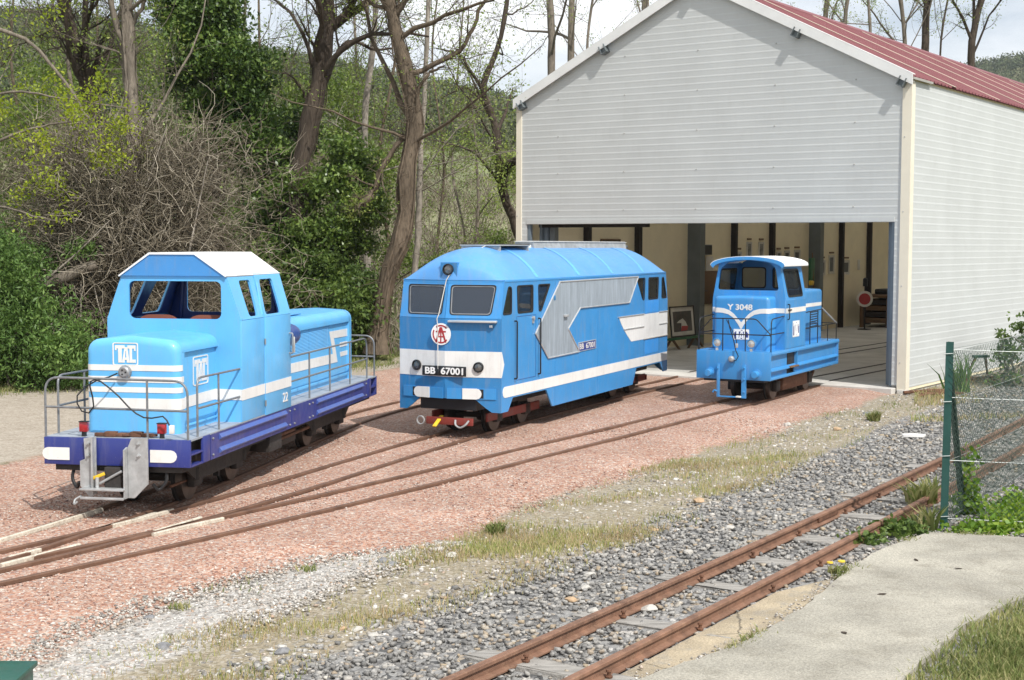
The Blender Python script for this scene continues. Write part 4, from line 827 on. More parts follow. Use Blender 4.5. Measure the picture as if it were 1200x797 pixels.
# interior: studs, steel columns, panels on the left-hand wall
for y_ in (2.55, 4.80, 9.85, 12.2, 17.2, 19.5, 22.2): MB().box(-WD+.055, -WD+.20, y_-.07, y_+.07, .1, EV).build('wall_stud', 'dark_post', SH)
for y_ in (7.5, 15.0):
    MB().box(-WD+.055, -WD+.42, y_-.13, y_-.11, .1, EV).box(-WD+.055, -WD+.42, y_+.11, y_+.13, .1, EV).box(-WD+.06, -WD+.08, y_-.12, y_+.12, .1, EV).box(-WD+.235, -WD+.25, y_-.11, y_+.11, .1, EV).box(-WD+.40, -WD+.42, y_-.11, y_+.11, .1, EV).build('steel_column', 'grey_col', SH)
b = MB(); k = 0
while .1+k*.25 < EV:
    b.box(-WD+.06, -WD+.064, .5, LS, .1+k*.25, .1+k*.25+.235); k += 1
tag(b.build('inner_cladding', 'interior', SH, 0), kind='stuff')
for y_ in (7.5, 15.0):
    for sg in (1, -1):
        MB().prism([(-.02 if sg > 0 else -WD+.02, y_-.07, EV-.25), (-HF, y_-.07, AP-.25), (-HF, y_-.07, AP-.03), (-.02 if sg > 0 else -WD+.02, y_-.07, EV-.03)], (0, .14, 0)).build('rafter', 'grey_col', SH, 0)
for xl in (-5.8, -2.5):
    MB().box(xl-.06, xl+.06, 4, 20, 5.2, 5.25).build('cable_tray', 'grey_col', SH)
# floor
b = MB(); b.box(-WD+.02, -.03, .45, LS, -.15, .10); tag(b.build('shed_floor', 'floor_slab', SH, 0), kind='structure')
b = MB(); b.box(-WD+.1, -.16, -.22, .45, -.15, .102, .01); tag(b.build('door_apron', 'apron', SH, 0), kind='structure')
# things in the shed
def in_shed(o, p, rz=0):
    o.location = SH.matrix_world @ Vector(p); o.rotation_euler = (0, 0, -.6110+rz); return o
bpy.context.view_layer.update()
def framed(label, y, z, w_, h_, art, lean=0, x=-WD+.07, fm='frame_wood'):
    t = thing('framed_picture', label, 'picture', group='framed pictures in the shed'); in_shed(t, (x, y, z))
    MB().plate([(-w_/2, 0), (w_/2, 0), (w_/2, h_), (-w_/2, h_)], [[(-w_/2+.03, .03), (w_/2-.03, .03), (w_/2-.03, h_-.03), (-w_/2+.03, h_-.03)]], (0, 0, 0), Y, Vector((-math.sin(lean), 0, math.cos(lean))), .03).build('frame', fm, t, 0)
    V_ = Vector((-math.sin(lean), 0, math.cos(lean)))
    m_ = MB().plate([(-w_/2+.03, .03), (w_/2-.03, .03), (w_/2-.03, h_-.03), (-w_/2+.03, h_-.03)], [], (0, 0, 0), Y, V_, .012).build('mount', 'paper', t, 0)
    e = min(w_, h_)*.17
    MB().plate([(-w_/2+e, e), (w_/2-e, e), (w_/2-e, h_-e), (-w_/2+e, h_-e)], [], V3((.0121, 0, 0)), Y, V_, .002).build('print', art, m_, 0)
    return t
M['art_dark'] = mat('art_dark', (.035, .033, .032), .4, 0, .9, 5, dirt=.8, dcol=(.10, .09, .08)); M['art_red'] = mat('art_red', (.045, .04, .042), .4, 0, .8, 3, dirt=.7, dcol=(.12, .07, .06)); M['art_pale'] = mat('art_pale', (.22, .22, .21), .5, 0, .8, 7, dirt=.9, dcol=(.03, .03, .03))
big = framed('large framed painting of a red and white shape leaning against the shed wall', 6.15, .40, 1.22, .74, 'art_red', .10, -WD+.62, 'frame_wood')
for o in big.children: pass
MB().plate([(-.52, .06), (.52, .06), (.52, .66), (-.52, .66)], [[(-.47, .10), (.47, .10), (.47, .62), (-.47, .62)]], (.016, 0, 0), Y, Vector((-.0998, 0, .995)), .004).build('white_border', 'paper', big, 0)
MB().plate([(-.10, .16), (.18, .17), (.24, .24), (.15, .36), (.02, .44), (-.16, .40), (-.30, .34), (-.06, .33)], [], (.016, 0, 0), Y, Vector((-.0998, 0, .995)), .002).build('painted_shape', 'paper', big, 0)
MB().plate([(-.12, .14), (.20, .15), (.26, .25), (-.06, .26)], [], (.018, 0, 0), Y, Vector((-.0998, 0, .995)), .002).build('painted_shape', 'red_paint', big, 0)
t = thing('picture_stand', 'low green trestle carrying the leaning painting', 'stand'); in_shed(t, (-WD+.62, 6.2, .10))
MB().box(-.08, .08, -.85, .85, .24, .29, .004).build('shelf', 'green_paint', t)
for y_ in (-.6, .6): MB().prism([(-.06, y_-.35, 0), (-.06, y_-.30, 0), (-.06, y_+.03, .24), (-.06, y_-.03, .24)], (.05, 0, 0)).prism([(.0, y_+.35, 0), (.0, y_+.30, 0), (.0, y_-.03, .24), (.0, y_+.03, .24)], (.05, 0, 0)).build('leg', 'brown_wood', t, 0)
framed('second large framed print leaning behind the shed column', 8.75, .52, .95, .78, 'art_dark', .10, -WD+.55)
sp_ = [(10.85, 2.28, .30, .42, 'white mounted print under a wood label, left one of the upper pair'), (11.60, 2.28, .32, .42, 'white mounted print under a wood label, right one of the upper pair'), (10.2, 2.02, .36, .42, 'small print left of the upper pair, half hidden by the white locomotive roof'),
       (12.75, 2.0, .30, .44, 'print just right of the middle black stud, half hidden by the white locomotive roof'), (13.3, 2.0, .36, .46, 'print with dark centre, second right of the middle black stud'), (14.0, 1.98, .40, .50, 'print with dark figure beside the second grey column'),
       (15.80, 1.72, .52, .46, 'print with dark landscape right of the second grey column'), (16.55, 1.76, .40, .56, 'narrow tall print left of the fourth black stud'), (17.70, 1.72, .50, .44, 'print with dark figures right of the fourth black stud')]
for y_, z_, w_, h_, lb in sp_:
    t = framed(lb, y_, z_, w_, h_, 'art_dark' if h_ > .43 else 'art_pale', fm='paper')
    MB().box(.0, .02, -w_*.42, w_*.42, h_+.05, h_+.10).build('title_label', 'brown_wood', t)
t = thing('wall_plaque', 'narrow white plaque alone right of the framed prints', 'plaque'); in_shed(t, (-WD+.07, 18.75, 1.85)); MB().box(0, .02, -.08, .08, 0, .32, .02).build('plate', 'paper', t)
t = thing('wall_box', 'brown wooden board fixed high on the wall near the doorway', 'board'); in_shed(t, (-WD+.07, 3.6, 2.60)); MB().box(0, .05, -.42, .42, 0, .14, .01).build('board', 'brown_wood', t); MB().box(.05, .06, -.38, .38, .03, .11).build('face', 'frame_wood', t)
t = thing('control_cabinet', 'dark grey electric cabinet on the wall by the first column', 'cabinet'); in_shed(t, (-WD+.07, 8.15, 2.36)); MB().box(0, .14, -.28, .28, 0, .26, .01).build('case', 'grey_col', t); MB().box(.14, .15, -.25, .25, .02, .24).build('door', 'dark_iron', t); MB().tube([(.1, -.2, 0), (.1, -.2, -.9), (.05, .2, -.92)], .012, 6).build('cable', 'gum', t)
t = thing('notice_board', 'brown notice board below the grey cabinet', 'board'); in_shed(t, (-WD+.07, 8.6, 1.1)); MB().box(0, .03, -.5, .5, 0, .85, .005).build('panel', 'brown_wood', t); MB().box(.03, .034, -.3, .1, .86, 1.22).build('sheet', 'paper', t)
t = thing('broom', 'green flag and yellow broom standing against the second grey column', 'broom'); in_shed(t, (-WD+.5, 14.3, .1))
MB().tube([(0, .15, 0), (-.12, .1, 2.3)], .018, 8).build('handle', 'brown_wood', t); MB().box(-.16, -.08, -.08, .22, 1.50, 2.15, .02).build('flag', 'green_paint', t); MB().box(-.14, -.06, -.10, .16, 1.36, 1.50, .03).build('head', 'yellow', t)
t = thing('stop_disc', 'round red signal disc with white rim on a stand by the workbench', 'signal disc'); in_shed(t, (-WD+1.15, 16.55, .1))
MB().lathe([(.24, 0), (.24, .02), (.0, .02)], (0, 0, .92), (.35, -1, 0), 28).build('disc', 'paper', t); MB().lathe([(.17, .0205), (.17, .026), (.0, .026)], (0, 0, .92), (.35, -1, 0), 28).build('red_face', 'red_paint', t)
MB().tube([(.0, .02, 0), (.0, .02, 1.3)], .025, 8).box(-.15, .15, -.15, .15, 0, .03).build('stand', 'dark_iron', t); MB().lathe([(.07, 0), (.07, .22), (.03, .25)], (0, .02, 1.3), Z, 12).build('lamp', 'black', t)
t = thing('workbench', 'wooden workbench with drawers at the far end of the shed', 'workbench'); in_shed(t, (-WD+1.0, 18.9, .1))
MB().box(-.5, .5, -1.2, 1.2, .92, 1.0, .008).build('top', 'brown_wood', t)
for y_ in (-1.1, 1.1):
    for x_ in (-.42, .42): MB().box(x_-.05, x_+.05, y_-.05, y_+.05, 0, .92).build('leg', 'brown_wood', t)
for k in range(4): MB().box(-.44, .46, -1.05, 1.05, .14+k*.19, .29+k*.19, .006).build('drawer', 'frame_wood' if k % 2 else 'brown_wood', t)
t = thing('tool_case', 'black tool case lying on the workbench', 'case'); in_shed(t, (-WD+.95, 18.8, 1.10)); MB().box(-.2, .2, -.42, .42, 0, .17, .04).build('case', 'black', t); MB().tube(rail_path([(.2, -.12, .1), (.27, -.12, .1), (.27, .12, .1), (.2, .12, .1)], .03), .012, 6).build('handle', 'gum', t)

# ================================================================ tracks
def track_line(c, g, y0, y1, n=60):
    out = []
    for y in np.linspace(y0, y1, n):
        t_ = (y-16)/8; P = np.polyval(c, t_); d = np.polyval(np.polyder(c), t_)/8; q = math.hypot(1, d)
        out.append((P+g/q, y-g*d/q))
    return out
def rail_mesh(b, pts, prof):
    rows = []
    for i, p in enumerate(pts):
        a = Vector(pts[max(i-1, 0)]); c = Vector(pts[min(i+1, len(pts)-1)]); d = (c-a).normalized(); n_ = Vector((d.y, -d.x))
        rows.append([(p[0]+n_.x*u, p[1]+n_.y*u, z) for u, z in prof])
    b.loft(rows); return b
def rprof(z0, h, hw_=.024, fw=.045, web=.008):
    hh = h*.32
    r = [(-fw, z0), (fw, z0), (fw, z0+h*.10), (web, z0+h*.22), (web, z0+h-hh), (hw_, z0+h-hh*.8), (hw_, z0+h-.006), (hw_-.006, z0+h), (-hw_+.006, z0+h), (-hw_, z0+h-.006), (-hw_, z0+h-hh*.8), (-web, z0+h-hh), (-web, z0+h*.22), (-fw, z0+h*.10)]
    return r
T1 = [0.3868, 1.0472, -0.5625, 1.3749, -3.1116]; T2 = [-0.545, 1.2062, -0.1535, 3.0766, -1.8203]; T3 = [-0.2429, 0.3697, -0.2086, 4.8457, -0.4865]
for c, g, y0, y1, lb in ((T1, .27, 9.2, 23.5, 'embedded yard track under the light blue locomotive with navy frame'), (T2, .28, 9.4, 28.1, 'embedded yard track under the locomotive with the red emblem'), (T3, .285, 8.6, 26.6, 'embedded yard track leading to the doorway locomotive, nearest the camera')):
    t = thing('yard_track', lb, 'railway track', group='tracks set in the pink gravel')
    for s_ in (1, -1): rail_mesh(MB(), track_line(c, s_*g, y0, y1, 70), rprof(-.02, .12)).build('rail', 'yard_rail', t, 30)
    if c is not T1:
        for s_ in (1, -1):
            pts = track_line(c, s_*g, y1-.3, y1, 2); a_ = Vector(pts[0]); d_ = (Vector(pts[1])-a_).normalized(); far = Vector((math.sin(.611), math.cos(.611)))
            q = [pts[1], tuple(Vector(pts[1])+far*9), tuple(Vector(pts[1])+far*18)]
            rail_mesh(MB(), q, [(-.03, .08), (.03, .08), (.03, .108), (-.03, .108)]).build('floor_rail', 'dark_iron', t, 0)
# white painted check rails around the points
for (pts, lb) in (([(-4.37, 11.85), (-4.12, 12.62), (-3.88, 13.4)], 'white check rail beside the far yard rail, ending under the coupler'), ([(-4.02, 11.28), (-3.87, 11.6)], 'shortest white check rail at the left edge of the points'),
                  ([(-3.99, 11.02), (-3.72, 11.55), (-3.6, 11.78)], 'white check rail at the left edge, lower one of the pair'), ([(-3.56, 12.60), (-3.36, 13.0), (-3.2, 13.37)], 'thick white check rail just below the navy locomotive front wheel'),
                  ([(-3.45, 12.83), (-3.32, 13.2)], 'thin white check rail just in front of the locomotive wheel'), ([(-3.10, 12.22), (-2.88, 12.60), (-2.64, 12.95)], 'thick white check rail at the points nearest the camera'),
                  ([(-3.12, 12.34), (-2.98, 12.66), (-2.85, 12.98)], 'thin white check rail at the points nearest the camera')):
    t = rail_mesh(MB(), pts, rprof(-.02, .124, .017, .022, .014)).build('check_rail', 'rail_white', None, 0); tag(t, lb, 'check rail', 'white check rails at the points')
b = MB()
for pts in ([(-3.02, 12.18), (-2.72, 12.55), (-2.53, 12.88), (-2.50, 12.72), (-2.68, 12.42), (-2.96, 12.07)],): b.prism([(x, y, .004) for x, y in pts], (0, 0, .008))
tag(b.build('lime_patch', 'rail_white', None, 0), 'white lime splash on pink gravel between the points rails', 'paint splash')
# foreground track on sleepers
FT = thing('railway_track', 'rusty narrow gauge track on weathered sleepers in grey ballast', 'railway track')
fc = lambda y: ((y-16)/8)
fu = np.polyfit([7.93, 9.02, 10.72, 13.77, 16.91, 18.51, 20.86], [-.48, .23, 1.3, 3.2, 5.19, 6.12, 7.52], 2)
def fpt(y, off):
    d = np.polyval(np.polyder(fu), y); q = math.hypot(1, d); return (np.polyval(fu, y)+off/q, y-off*d/q)
for off in (0, .585):
    rail_mesh(MB(), [fpt(y, off) for y in np.linspace(5.5, 34, 60)], rprof(.005, .098, .027, .046, .008)).build('rail', 'rust_rail', FT, 30)
slp = [6.6, 7.75, 8.75, 9.82, 10.9, 11.75, 12.65, 13.7, 14.6, 15.6, 16.6, 17.5, 18.5, 19.5, 20.5, 21.5, 22.5, 23.6, 24.7, 25.8, 27, 28.2, 29.4]
for i, y in enumerate(slp):
    p = Vector(fpt(y, .29)); d = np.polyval(np.polyder(fu), y); ang = math.atan2(1, d)+random.uniform(-.05, .05)
    b = MB(); wv = .10+random.uniform(-.012, .012)
    b.box(-wv, wv, -.58-random.uniform(0, .07), .58+random.uniform(0, .07), -.09, .012+random.uniform(-.006, .006), .012)
    for v in b.bm.verts: v.co += Vector((random.uniform(-.012, .012), random.uniform(-.02, .02), random.uniform(-.006, .006)))
    s_ = b.build('sleeper', 'wood_sleeper', FT, 0, mtx=Matrix.Translation((p.x, p.y, 0)) @ Matrix.Rotation(ang, 4, 'Z'))
    for off in (0, .585):
        for e in (-.056, .056):
            q = Vector(fpt(y, off+e)); MB().lathe([(.022, 0), (.024, .012), (.012, .016), (.012, .035), (.019, .038), (.017, .05), (.0, .052)], (q.x, q.y, .016), Z, 8).build('rail_screw', 'rust', s_)
for off in (0, .585):
    for e in (-.016, .016):
        rail_mesh(MB(), [fpt(y, off+e) for y in np.linspace(13.15, 13.6, 3)], [(-.008, .035), (.008, .035), (.008, .075), (-.008, .075)]).build('fishplate', 'rust', FT, 0)
# ================================================================ ground
PW = np.array([(-6.2, 3), (-4.6, 6.2), (-3.15, 8.66), (-2.48, 10.26), (-1.41, 11.69), (-.58, 12.21), (.93, 15.3), (3.61, 19.98), (6.40, 24.3), (6.9, 25.2)])
GB = np.array([(-5.0, 3), (-3.6, 6.6), (-2.6, 8.45), (-1.75, 9.68), (-1.01, 11.23), (-.55, 12.2), (-.5, 12.3)])
BL = np.array([(-5, 2), (-3.4, 5.2), (-1.52, 8.39), (-.59, 9.92), (.72, 11.89), (2.88, 15.91), (4.71, 19.56), (7.4, 24.0), (13, 34)])
DT = np.array([(-9, 6), (-6.2, 15.2), (-5.5, 17.5), (-3.6, 24), (-2.7, 28.3), (-2.3, 30.5)])
VG = np.array([(-16, 18), (-8.9, 24.6), (-6.5, 27.0), (-2.7, 30.5), (-1.0, 33)])
xa = lambda P, y: np.interp(y, P[:, 1], P[:, 0])
def grid_axis(lo, hi, f0, f1, step, gr):
    a = list(np.arange(f0, f1, step)); s = step; v = f1
    while v < hi: a.append(v); s *= gr; v += s
    a.append(hi); s = step; v = f0-step; lo_ = []
    while v > lo: lo_.append(v); s *= gr; v -= s
    return np.array([lo]+lo_[::-1]+a)
gx = grid_axis(-1500, 1500, -9, 9.5, .11, 1.13); gy = grid_axis(-40, 2200, 7, 30, .11, 1.12)
GX, GY = np.meshgrid(gx, gy); nx, ny = len(gx), len(gy)
def wob(x, y, s, seed):
    r_ = np.random.default_rng(seed); z = np.zeros_like(x)
    for k in range(7):
        a = r_.uniform(0, 6.28); f = s*1.7**k*.6; z += np.sin((x*math.cos(a)+y*math.sin(a))*f+r_.uniform(0, 6.28))/1.5**k
    return z/2.4
def ground_z(x, y):
    z = np.zeros_like(x)
    z += np.where((x < xa(VG, y)) | ((y > 33) & (x < -1.5)), .12, 0)*np.clip((y-24)/6, 0, 1)
    far = np.clip((y-60)/40, 0, 1); z -= far*3.5*(x < 30)
    return z
m1 = wob(GX, GY, 1.5, 1)*.22+wob(GX, GY, 6, 2)*.06
sd = lambda P, sg=1: np.clip(.5+((xa(P, GY)-GX)*.86+m1)*sg/.5, 0, 1)
inside = ((GX < 40) & (GY < 60)).astype(float)
pink = np.minimum(sd(PW), np.clip(.5-((xa(DT, GY)-GX)*.9+m1)/.6, 0, 1))*(GY < 31)
white = np.minimum(sd(GB), 1)*(GY < 12.3)*(1-sd(PW)*.999)
ball = 1-sd(BL); ball *= np.clip(.5+(15.5-(GX-fpt(16, 0)[0])*1.0-0*GX), 0, 1)
dirt = np.minimum(sd(DT), 1-sd(VG))*(GY < 33)
trk = np.abs((GX-np.polyval(fu, GY))*.86-.29); ball = np.maximum(ball*np.clip((2.6-trk)/.8, 0, 1), 0)
GZ = ground_z(GX, GY)+wob(GX, GY, 3, 5)*.008*(np.abs(GX) < 30)
GZ += pink*.066*np.clip((xa(PW, GY)-GX+.1)/.8, 0, 1)+white*.02-np.clip(ball, 0, 1)*.012+dirt*.05
yard_z = lambda x, y: .066*np.clip((np.interp(y, PW[:, 1], PW[:, 0])-x+.1)/.8, 0, 1)*(y < 24.9)
def mesh_np(name, co, faces, mat_, parent=None, smooth=False, attrs=None):
    co = np.asarray(co, np.float32); faces = np.asarray(faces, np.int32); me = bpy.data.meshes.new(name); n = faces.shape[1]
    me.vertices.add(len(co)); me.vertices.foreach_set('co', co.ravel()); me.loops.add(faces.size); me.loops.foreach_set('vertex_index', faces.ravel())
    me.polygons.add(len(faces)); me.polygons.foreach_set('loop_start', np.arange(0, faces.size, n, dtype=np.int32))
    if smooth: me.polygons.foreach_set('use_smooth', np.ones(len(faces), bool))
    for k, v in (attrs or {}).items():
        a = me.attributes.new(k, 'FLOAT', 'POINT'); a.data.foreach_set('value', np.asarray(v, np.float32).ravel())
    me.update(calc_edges=True)
    if mat_: me.materials.append(M[mat_] if isinstance(mat_, str) else mat_)
    o = bpy.data.objects.new(name, me); COL.objects.link(o)
    if parent is not None: o.parent = parent
    return o
idx = np.arange(nx*ny).reshape(ny, nx)
gf = np.stack([idx[:-1, :-1], idx[:-1, 1:], idx[1:, 1:], idx[1:, :-1]], -1).reshape(-1, 4)
gm = bpy.data.materials.new('ground_mat'); gm.use_nodes = True; t = gm.node_tree; p_ = t.nodes['Principled BSDF']; l = t.links.new; p_.inputs['Roughness'].default_value = .92; p_.inputs['Specular IOR Level'].default_value = .2
geo = t.nodes.new('ShaderNodeNewGeometry'); POS = geo.outputs['Position']
def N_(kind, sc, **k):
    n = t.nodes.new(kind); l(POS, n.inputs['Vector']); n.inputs['Scale'].default_value = sc
    for a, b in k.items(): n.inputs[a].default_value = b
    return n
def ramp(src, stops):
    r_ = t.nodes.new('ShaderNodeValToRGB'); e = r_.color_ramp.elements
    while len(e) < len(stops): e.new(.5)
    for i, (p, c) in enumerate(stops): e[i].position = p; e[i].color = (*c, 1)
    l(src, r_.inputs[0]); return r_.outputs[0]
def mixc(f, a, b, mode='MIX'):
    m_ = t.nodes.new('ShaderNodeMix'); m_.data_type = 'RGBA'; m_.blend_type = mode
    (l(f, m_.inputs[0]) if not isinstance(f, (int, float)) else setattr(m_.inputs[0], 'default_value', f)); l(a, m_.inputs[6]); l(b, m_.inputs[7]); return m_.outputs[2]
def mth(op, a, b):
    m_ = t.nodes.new('ShaderNodeMath'); m_.operation = op
    for i, v in enumerate((a, b)): (l(v, m_.inputs[i]) if not isinstance(v, (int, float)) else setattr(m_.inputs[i], 'default_value', v))
    return m_.outputs[0]
def vor(sc): return N_('ShaderNodeTexVoronoi', sc, Randomness=1)
def sepx(c):
    s_ = t.nodes.new('ShaderNodeSeparateColor'); l(c, s_.inputs[0]); return s_.outputs[0]
v1 = vor(52); v2 = vor(38); vb = vor(17); nlow = N_('ShaderNodeTexNoise', .7, Detail=6).outputs[0]; nmid = N_('ShaderNodeTexNoise', 3.2, Detail=8, Roughness=.7).outputs[0]; nhi = N_('ShaderNodeTexNoise', 26, Detail=6, Roughness=.7).outputs[0]
pinkc = ramp(sepx(v1.outputs['Color']), [(.0, (.20, .13, .115)), (.18, (.33, .175, .125)), (.42, (.43, .25, .18)), (.62, (.48, .335, .26)), (.82, (.40, .31, .26)), (.93, (.63, .56, .48)), (1, (.27, .24, .24))])
pinkc = mixc(.55, pinkc, ramp(nmid, [(.3, (.75, .73, .72)), (.7, (1.12, 1.1, 1.08))]), 'MULTIPLY')
pinkc = mixc(.6, pinkc, ramp(nlow, [(.38, (.80, .76, .73)), (.62, (1.1, 1.1, 1.1))]), 'MULTIPLY')
whitec = mixc(.8, ramp(sepx(v2.outputs['Color']), [(.0, (.24, .225, .21)), (.25, (.36, .34, .31)), (.6, (.45, .43, .395)), (.85, (.55, .53, .50)), (1, (.36, .27, .21))]), ramp(nhi, [(.3, (.75, .75, .75)), (.7, (1.1, 1.1, 1.1))]), 'MULTIPLY')
ballc = ramp(sepx(vb.outputs['Color']), [(.0, (.08, .08, .08)), (.3, (.19, .185, .18)), (.6, (.27, .265, .255)), (.88, (.29, .285, .27)), (.95, (.36, .29, .21)), (1, (.5, .48, .45))])
dirtc = mixc(.35, mixc(.6, ramp(nmid, [(.25, (.27, .225, .17)), (.55, (.38, .33, .265)), (.8, (.46, .41, .34))]), ramp(nhi, [(.3, (.8, .8, .8)), (.7, (1.15, 1.15, 1.15))]), 'MULTIPLY'), ramp(sepx(v2.outputs['Color']), [(.0, (.16, .13, .10)), (.5, (.36, .31, .25)), (1, (.55, .5, .43))]))
soilc = mixc(.5, mixc(nhi, ramp(nmid, [(.3, (.19, .155, .11)), (.55, (.30, .255, .185)), (.75, (.24, .21, .11))]), ramp(nmid, [(.3, (.33, .29, .22)), (.7, (.27, .25, .15))])), ramp(sepx(v2.outputs['Color']), [(.0, (.12, .10, .07)), (.4, (.26, .215, .15)), (.75, (.36, .31, .24)), (.93, (.48, .45, .40)), (1, (.2, .2, .2))]))
grassc = mixc(.7, ramp(nmid, [(.3, (.075, .10, .03)), (.55, (.14, .155, .055)), (.75, (.27, .23, .12))]), ramp(nhi, [(.3, (.6, .6, .6)), (.7, (1.2, 1.2, 1.2))]), 'MULTIPLY')
def att(n):
    a = t.nodes.new('ShaderNodeAttribute'); a.attribute_name = n; return a.outputs['Fac']
def soft(n, wgt=.55, lo=.35, hi=.65):
    v = mth('ADD', att(n), mth('MULTIPLY', mth('SUBTRACT', nmid, .5), wgt)); v = mth('ADD', v, mth('MULTIPLY', mth('SUBTRACT', nhi, .5), .35))
    m_ = t.nodes.new('ShaderNodeMapRange'); m_.interpolation_type = 'SMOOTHSTEP'; m_.inputs[1].default_value = lo; m_.inputs[2].default_value = hi; l(v, m_.inputs[0]); return m_.outputs[0]
c = mixc(soft('strip'), grassc, soilc); c = mixc(soft('dirt'), c, dirtc); c = mixc(soft('ballast'), c, ballc); c = mixc(soft('white'), c, whitec); c = mixc(soft('pink'), c, pinkc)
l(c, p_.inputs['Base Color'])
bh = mth('ADD', mth('MULTIPLY', v1.outputs['Distance'], -.9), mth('MULTIPLY', nhi, .4)); bp = t.nodes.new('ShaderNodeBump'); bp.inputs['Strength'].default_value = .85; bp.inputs['Distance'].default_value = .012
l(bh, bp.inputs['Height']); l(bp.outputs[0], p_.inputs['Normal'])
strip = np.clip((1-sd(DT))*1.0+0, 0, 1)*(GY < 40)*np.clip((np.polyval(fu, np.clip(GY, 5, 40))+3.0-GX)/.8, 0, 1)
tag(mesh_np('ground', np.stack([GX, GY, GZ], -1).reshape(-1, 3), gf, gm, None, True, dict(pink=pink, white=white, ballast=ball, dirt=dirt, strip=strip)), kind='structure')
# concrete path and the old tan slab beside the track
b = MB(); ed = [(-.1, 6.2), (.25, 7.5), (.74, 8.27), (1.5, 9.09), (1.98, 9.85), (2.36, 10.53), (2.76, 11.4), (3.21, 12.06), (3.75, 12.66), (4.25, 12.55), (4.75, 12.35), (5.3, 12.1)]
ed2 = [(4.6, 11.25), (3.95, 10.55), (3.05, 9.5), (2.4, 8.43), (1.7, 7.2), (1.2, 6.2)]
pl = []
P_ = ed+ed2
for i in range(len(P_)):
    a_, c_ = Vector(P_[i]), Vector(P_[(i+1) % len(P_)]); n = max(1, int((c_-a_).length/.12))
    for k in range(n): pl.append(tuple(a_.lerp(c_, k/n)+Vector((random.uniform(-.018, .018), random.uniform(-.018, .018)))))
b.plate(pl, [], (0, 0, -.05), X, Y, .095); tag(b.build('concrete_path', 'concrete', None, 0), kind='structure')
b = MB(); q_ = [(.12, 7.2), (.50, 7.95), (1.08, 8.95), (1.62, 9.85), (2.12, 10.65), (2.45, 11.2), (2.3, 11.25), (1.86, 10.5), (1.2, 9.4), (.66, 8.45), (-.1, 7.1)]
q_ = [(.08, 7.1), (.62, 8.08), (1.22, 9.05), (1.78, 9.93), (2.22, 10.62), (2.52, 11.2), (2.62, 11.5), (2.2, 10.95), (1.7, 10.15), (1.0, 9.0), (.3, 7.7)]
sl_p = [(fpt(y, .585+.075)[0], fpt(y, .66)[1]) for y in np.linspace(7.0, 10.9, 12)]+[(2.5, 11.0), (2.34, 10.56), (1.95, 9.87), (1.47, 9.11), (.71, 8.29), (.22, 7.5), (-.1, 6.5)]
b.plate(sl_p, [], (0, 0, -.05), X, Y, .062); tag(b.build('trackside_slab', 'tan_slab', None, 0), kind='structure')

# ================================================================ loose stones
def stones(name, pts, size, mat_, flat=.65, seed=3, parent=None, cube=False):
    r_ = np.random.default_rng(seed); bm = bmesh.new(); (bmesh.ops.create_cube(bm, size=1.25) if cube else bmesh.ops.create_icosphere(bm, subdivisions=1, radius=1)); bmesh.ops.triangulate(bm, faces=bm.faces); base = np.array([v.co for v in bm.verts]); fc_ = np.array([[v.index for v in f.verts] for f in bm.faces]); bm.free()
    n = len(pts); nv = len(base); jit = r_.uniform(.55, 1.3, (n, nv, 1))*(r_.uniform(.7, 1.2, (n, nv, 3)) if cube else 1); co = base[None]*jit
    co *= (size[:, None, None]*np.stack([r_.uniform(.8, 1.35, n), r_.uniform(.7, 1.1, n), r_.uniform(.8, 1.2, n)*flat], -1)[:, None])
    a = r_.uniform(0, 6.28, n); t_ = r_.normal(0, .35, n); ca, sa, ct, st = np.cos(a), np.sin(a), np.cos(t_), np.sin(t_)
    y_ = co[..., 1]*ct[:, None]-co[..., 2]*st[:, None]; z_ = co[..., 1]*st[:, None]+co[..., 2]*ct[:, None]
    x2 = co[..., 0]*ca[:, None]-y_*sa[:, None]; y2 = co[..., 0]*sa[:, None]+y_*ca[:, None]
    co = np.stack([x2, y2, z_], -1)+np.asarray(pts)[:, None]
    rnd = np.repeat(r_.uniform(0, 1, n), nv)
    return mesh_np(name, co.reshape(-1, 3), (fc_[None]+np.arange(n)[:, None, None]*nv).reshape(-1, 3), mat_, parent, False, dict(rnd=rnd))
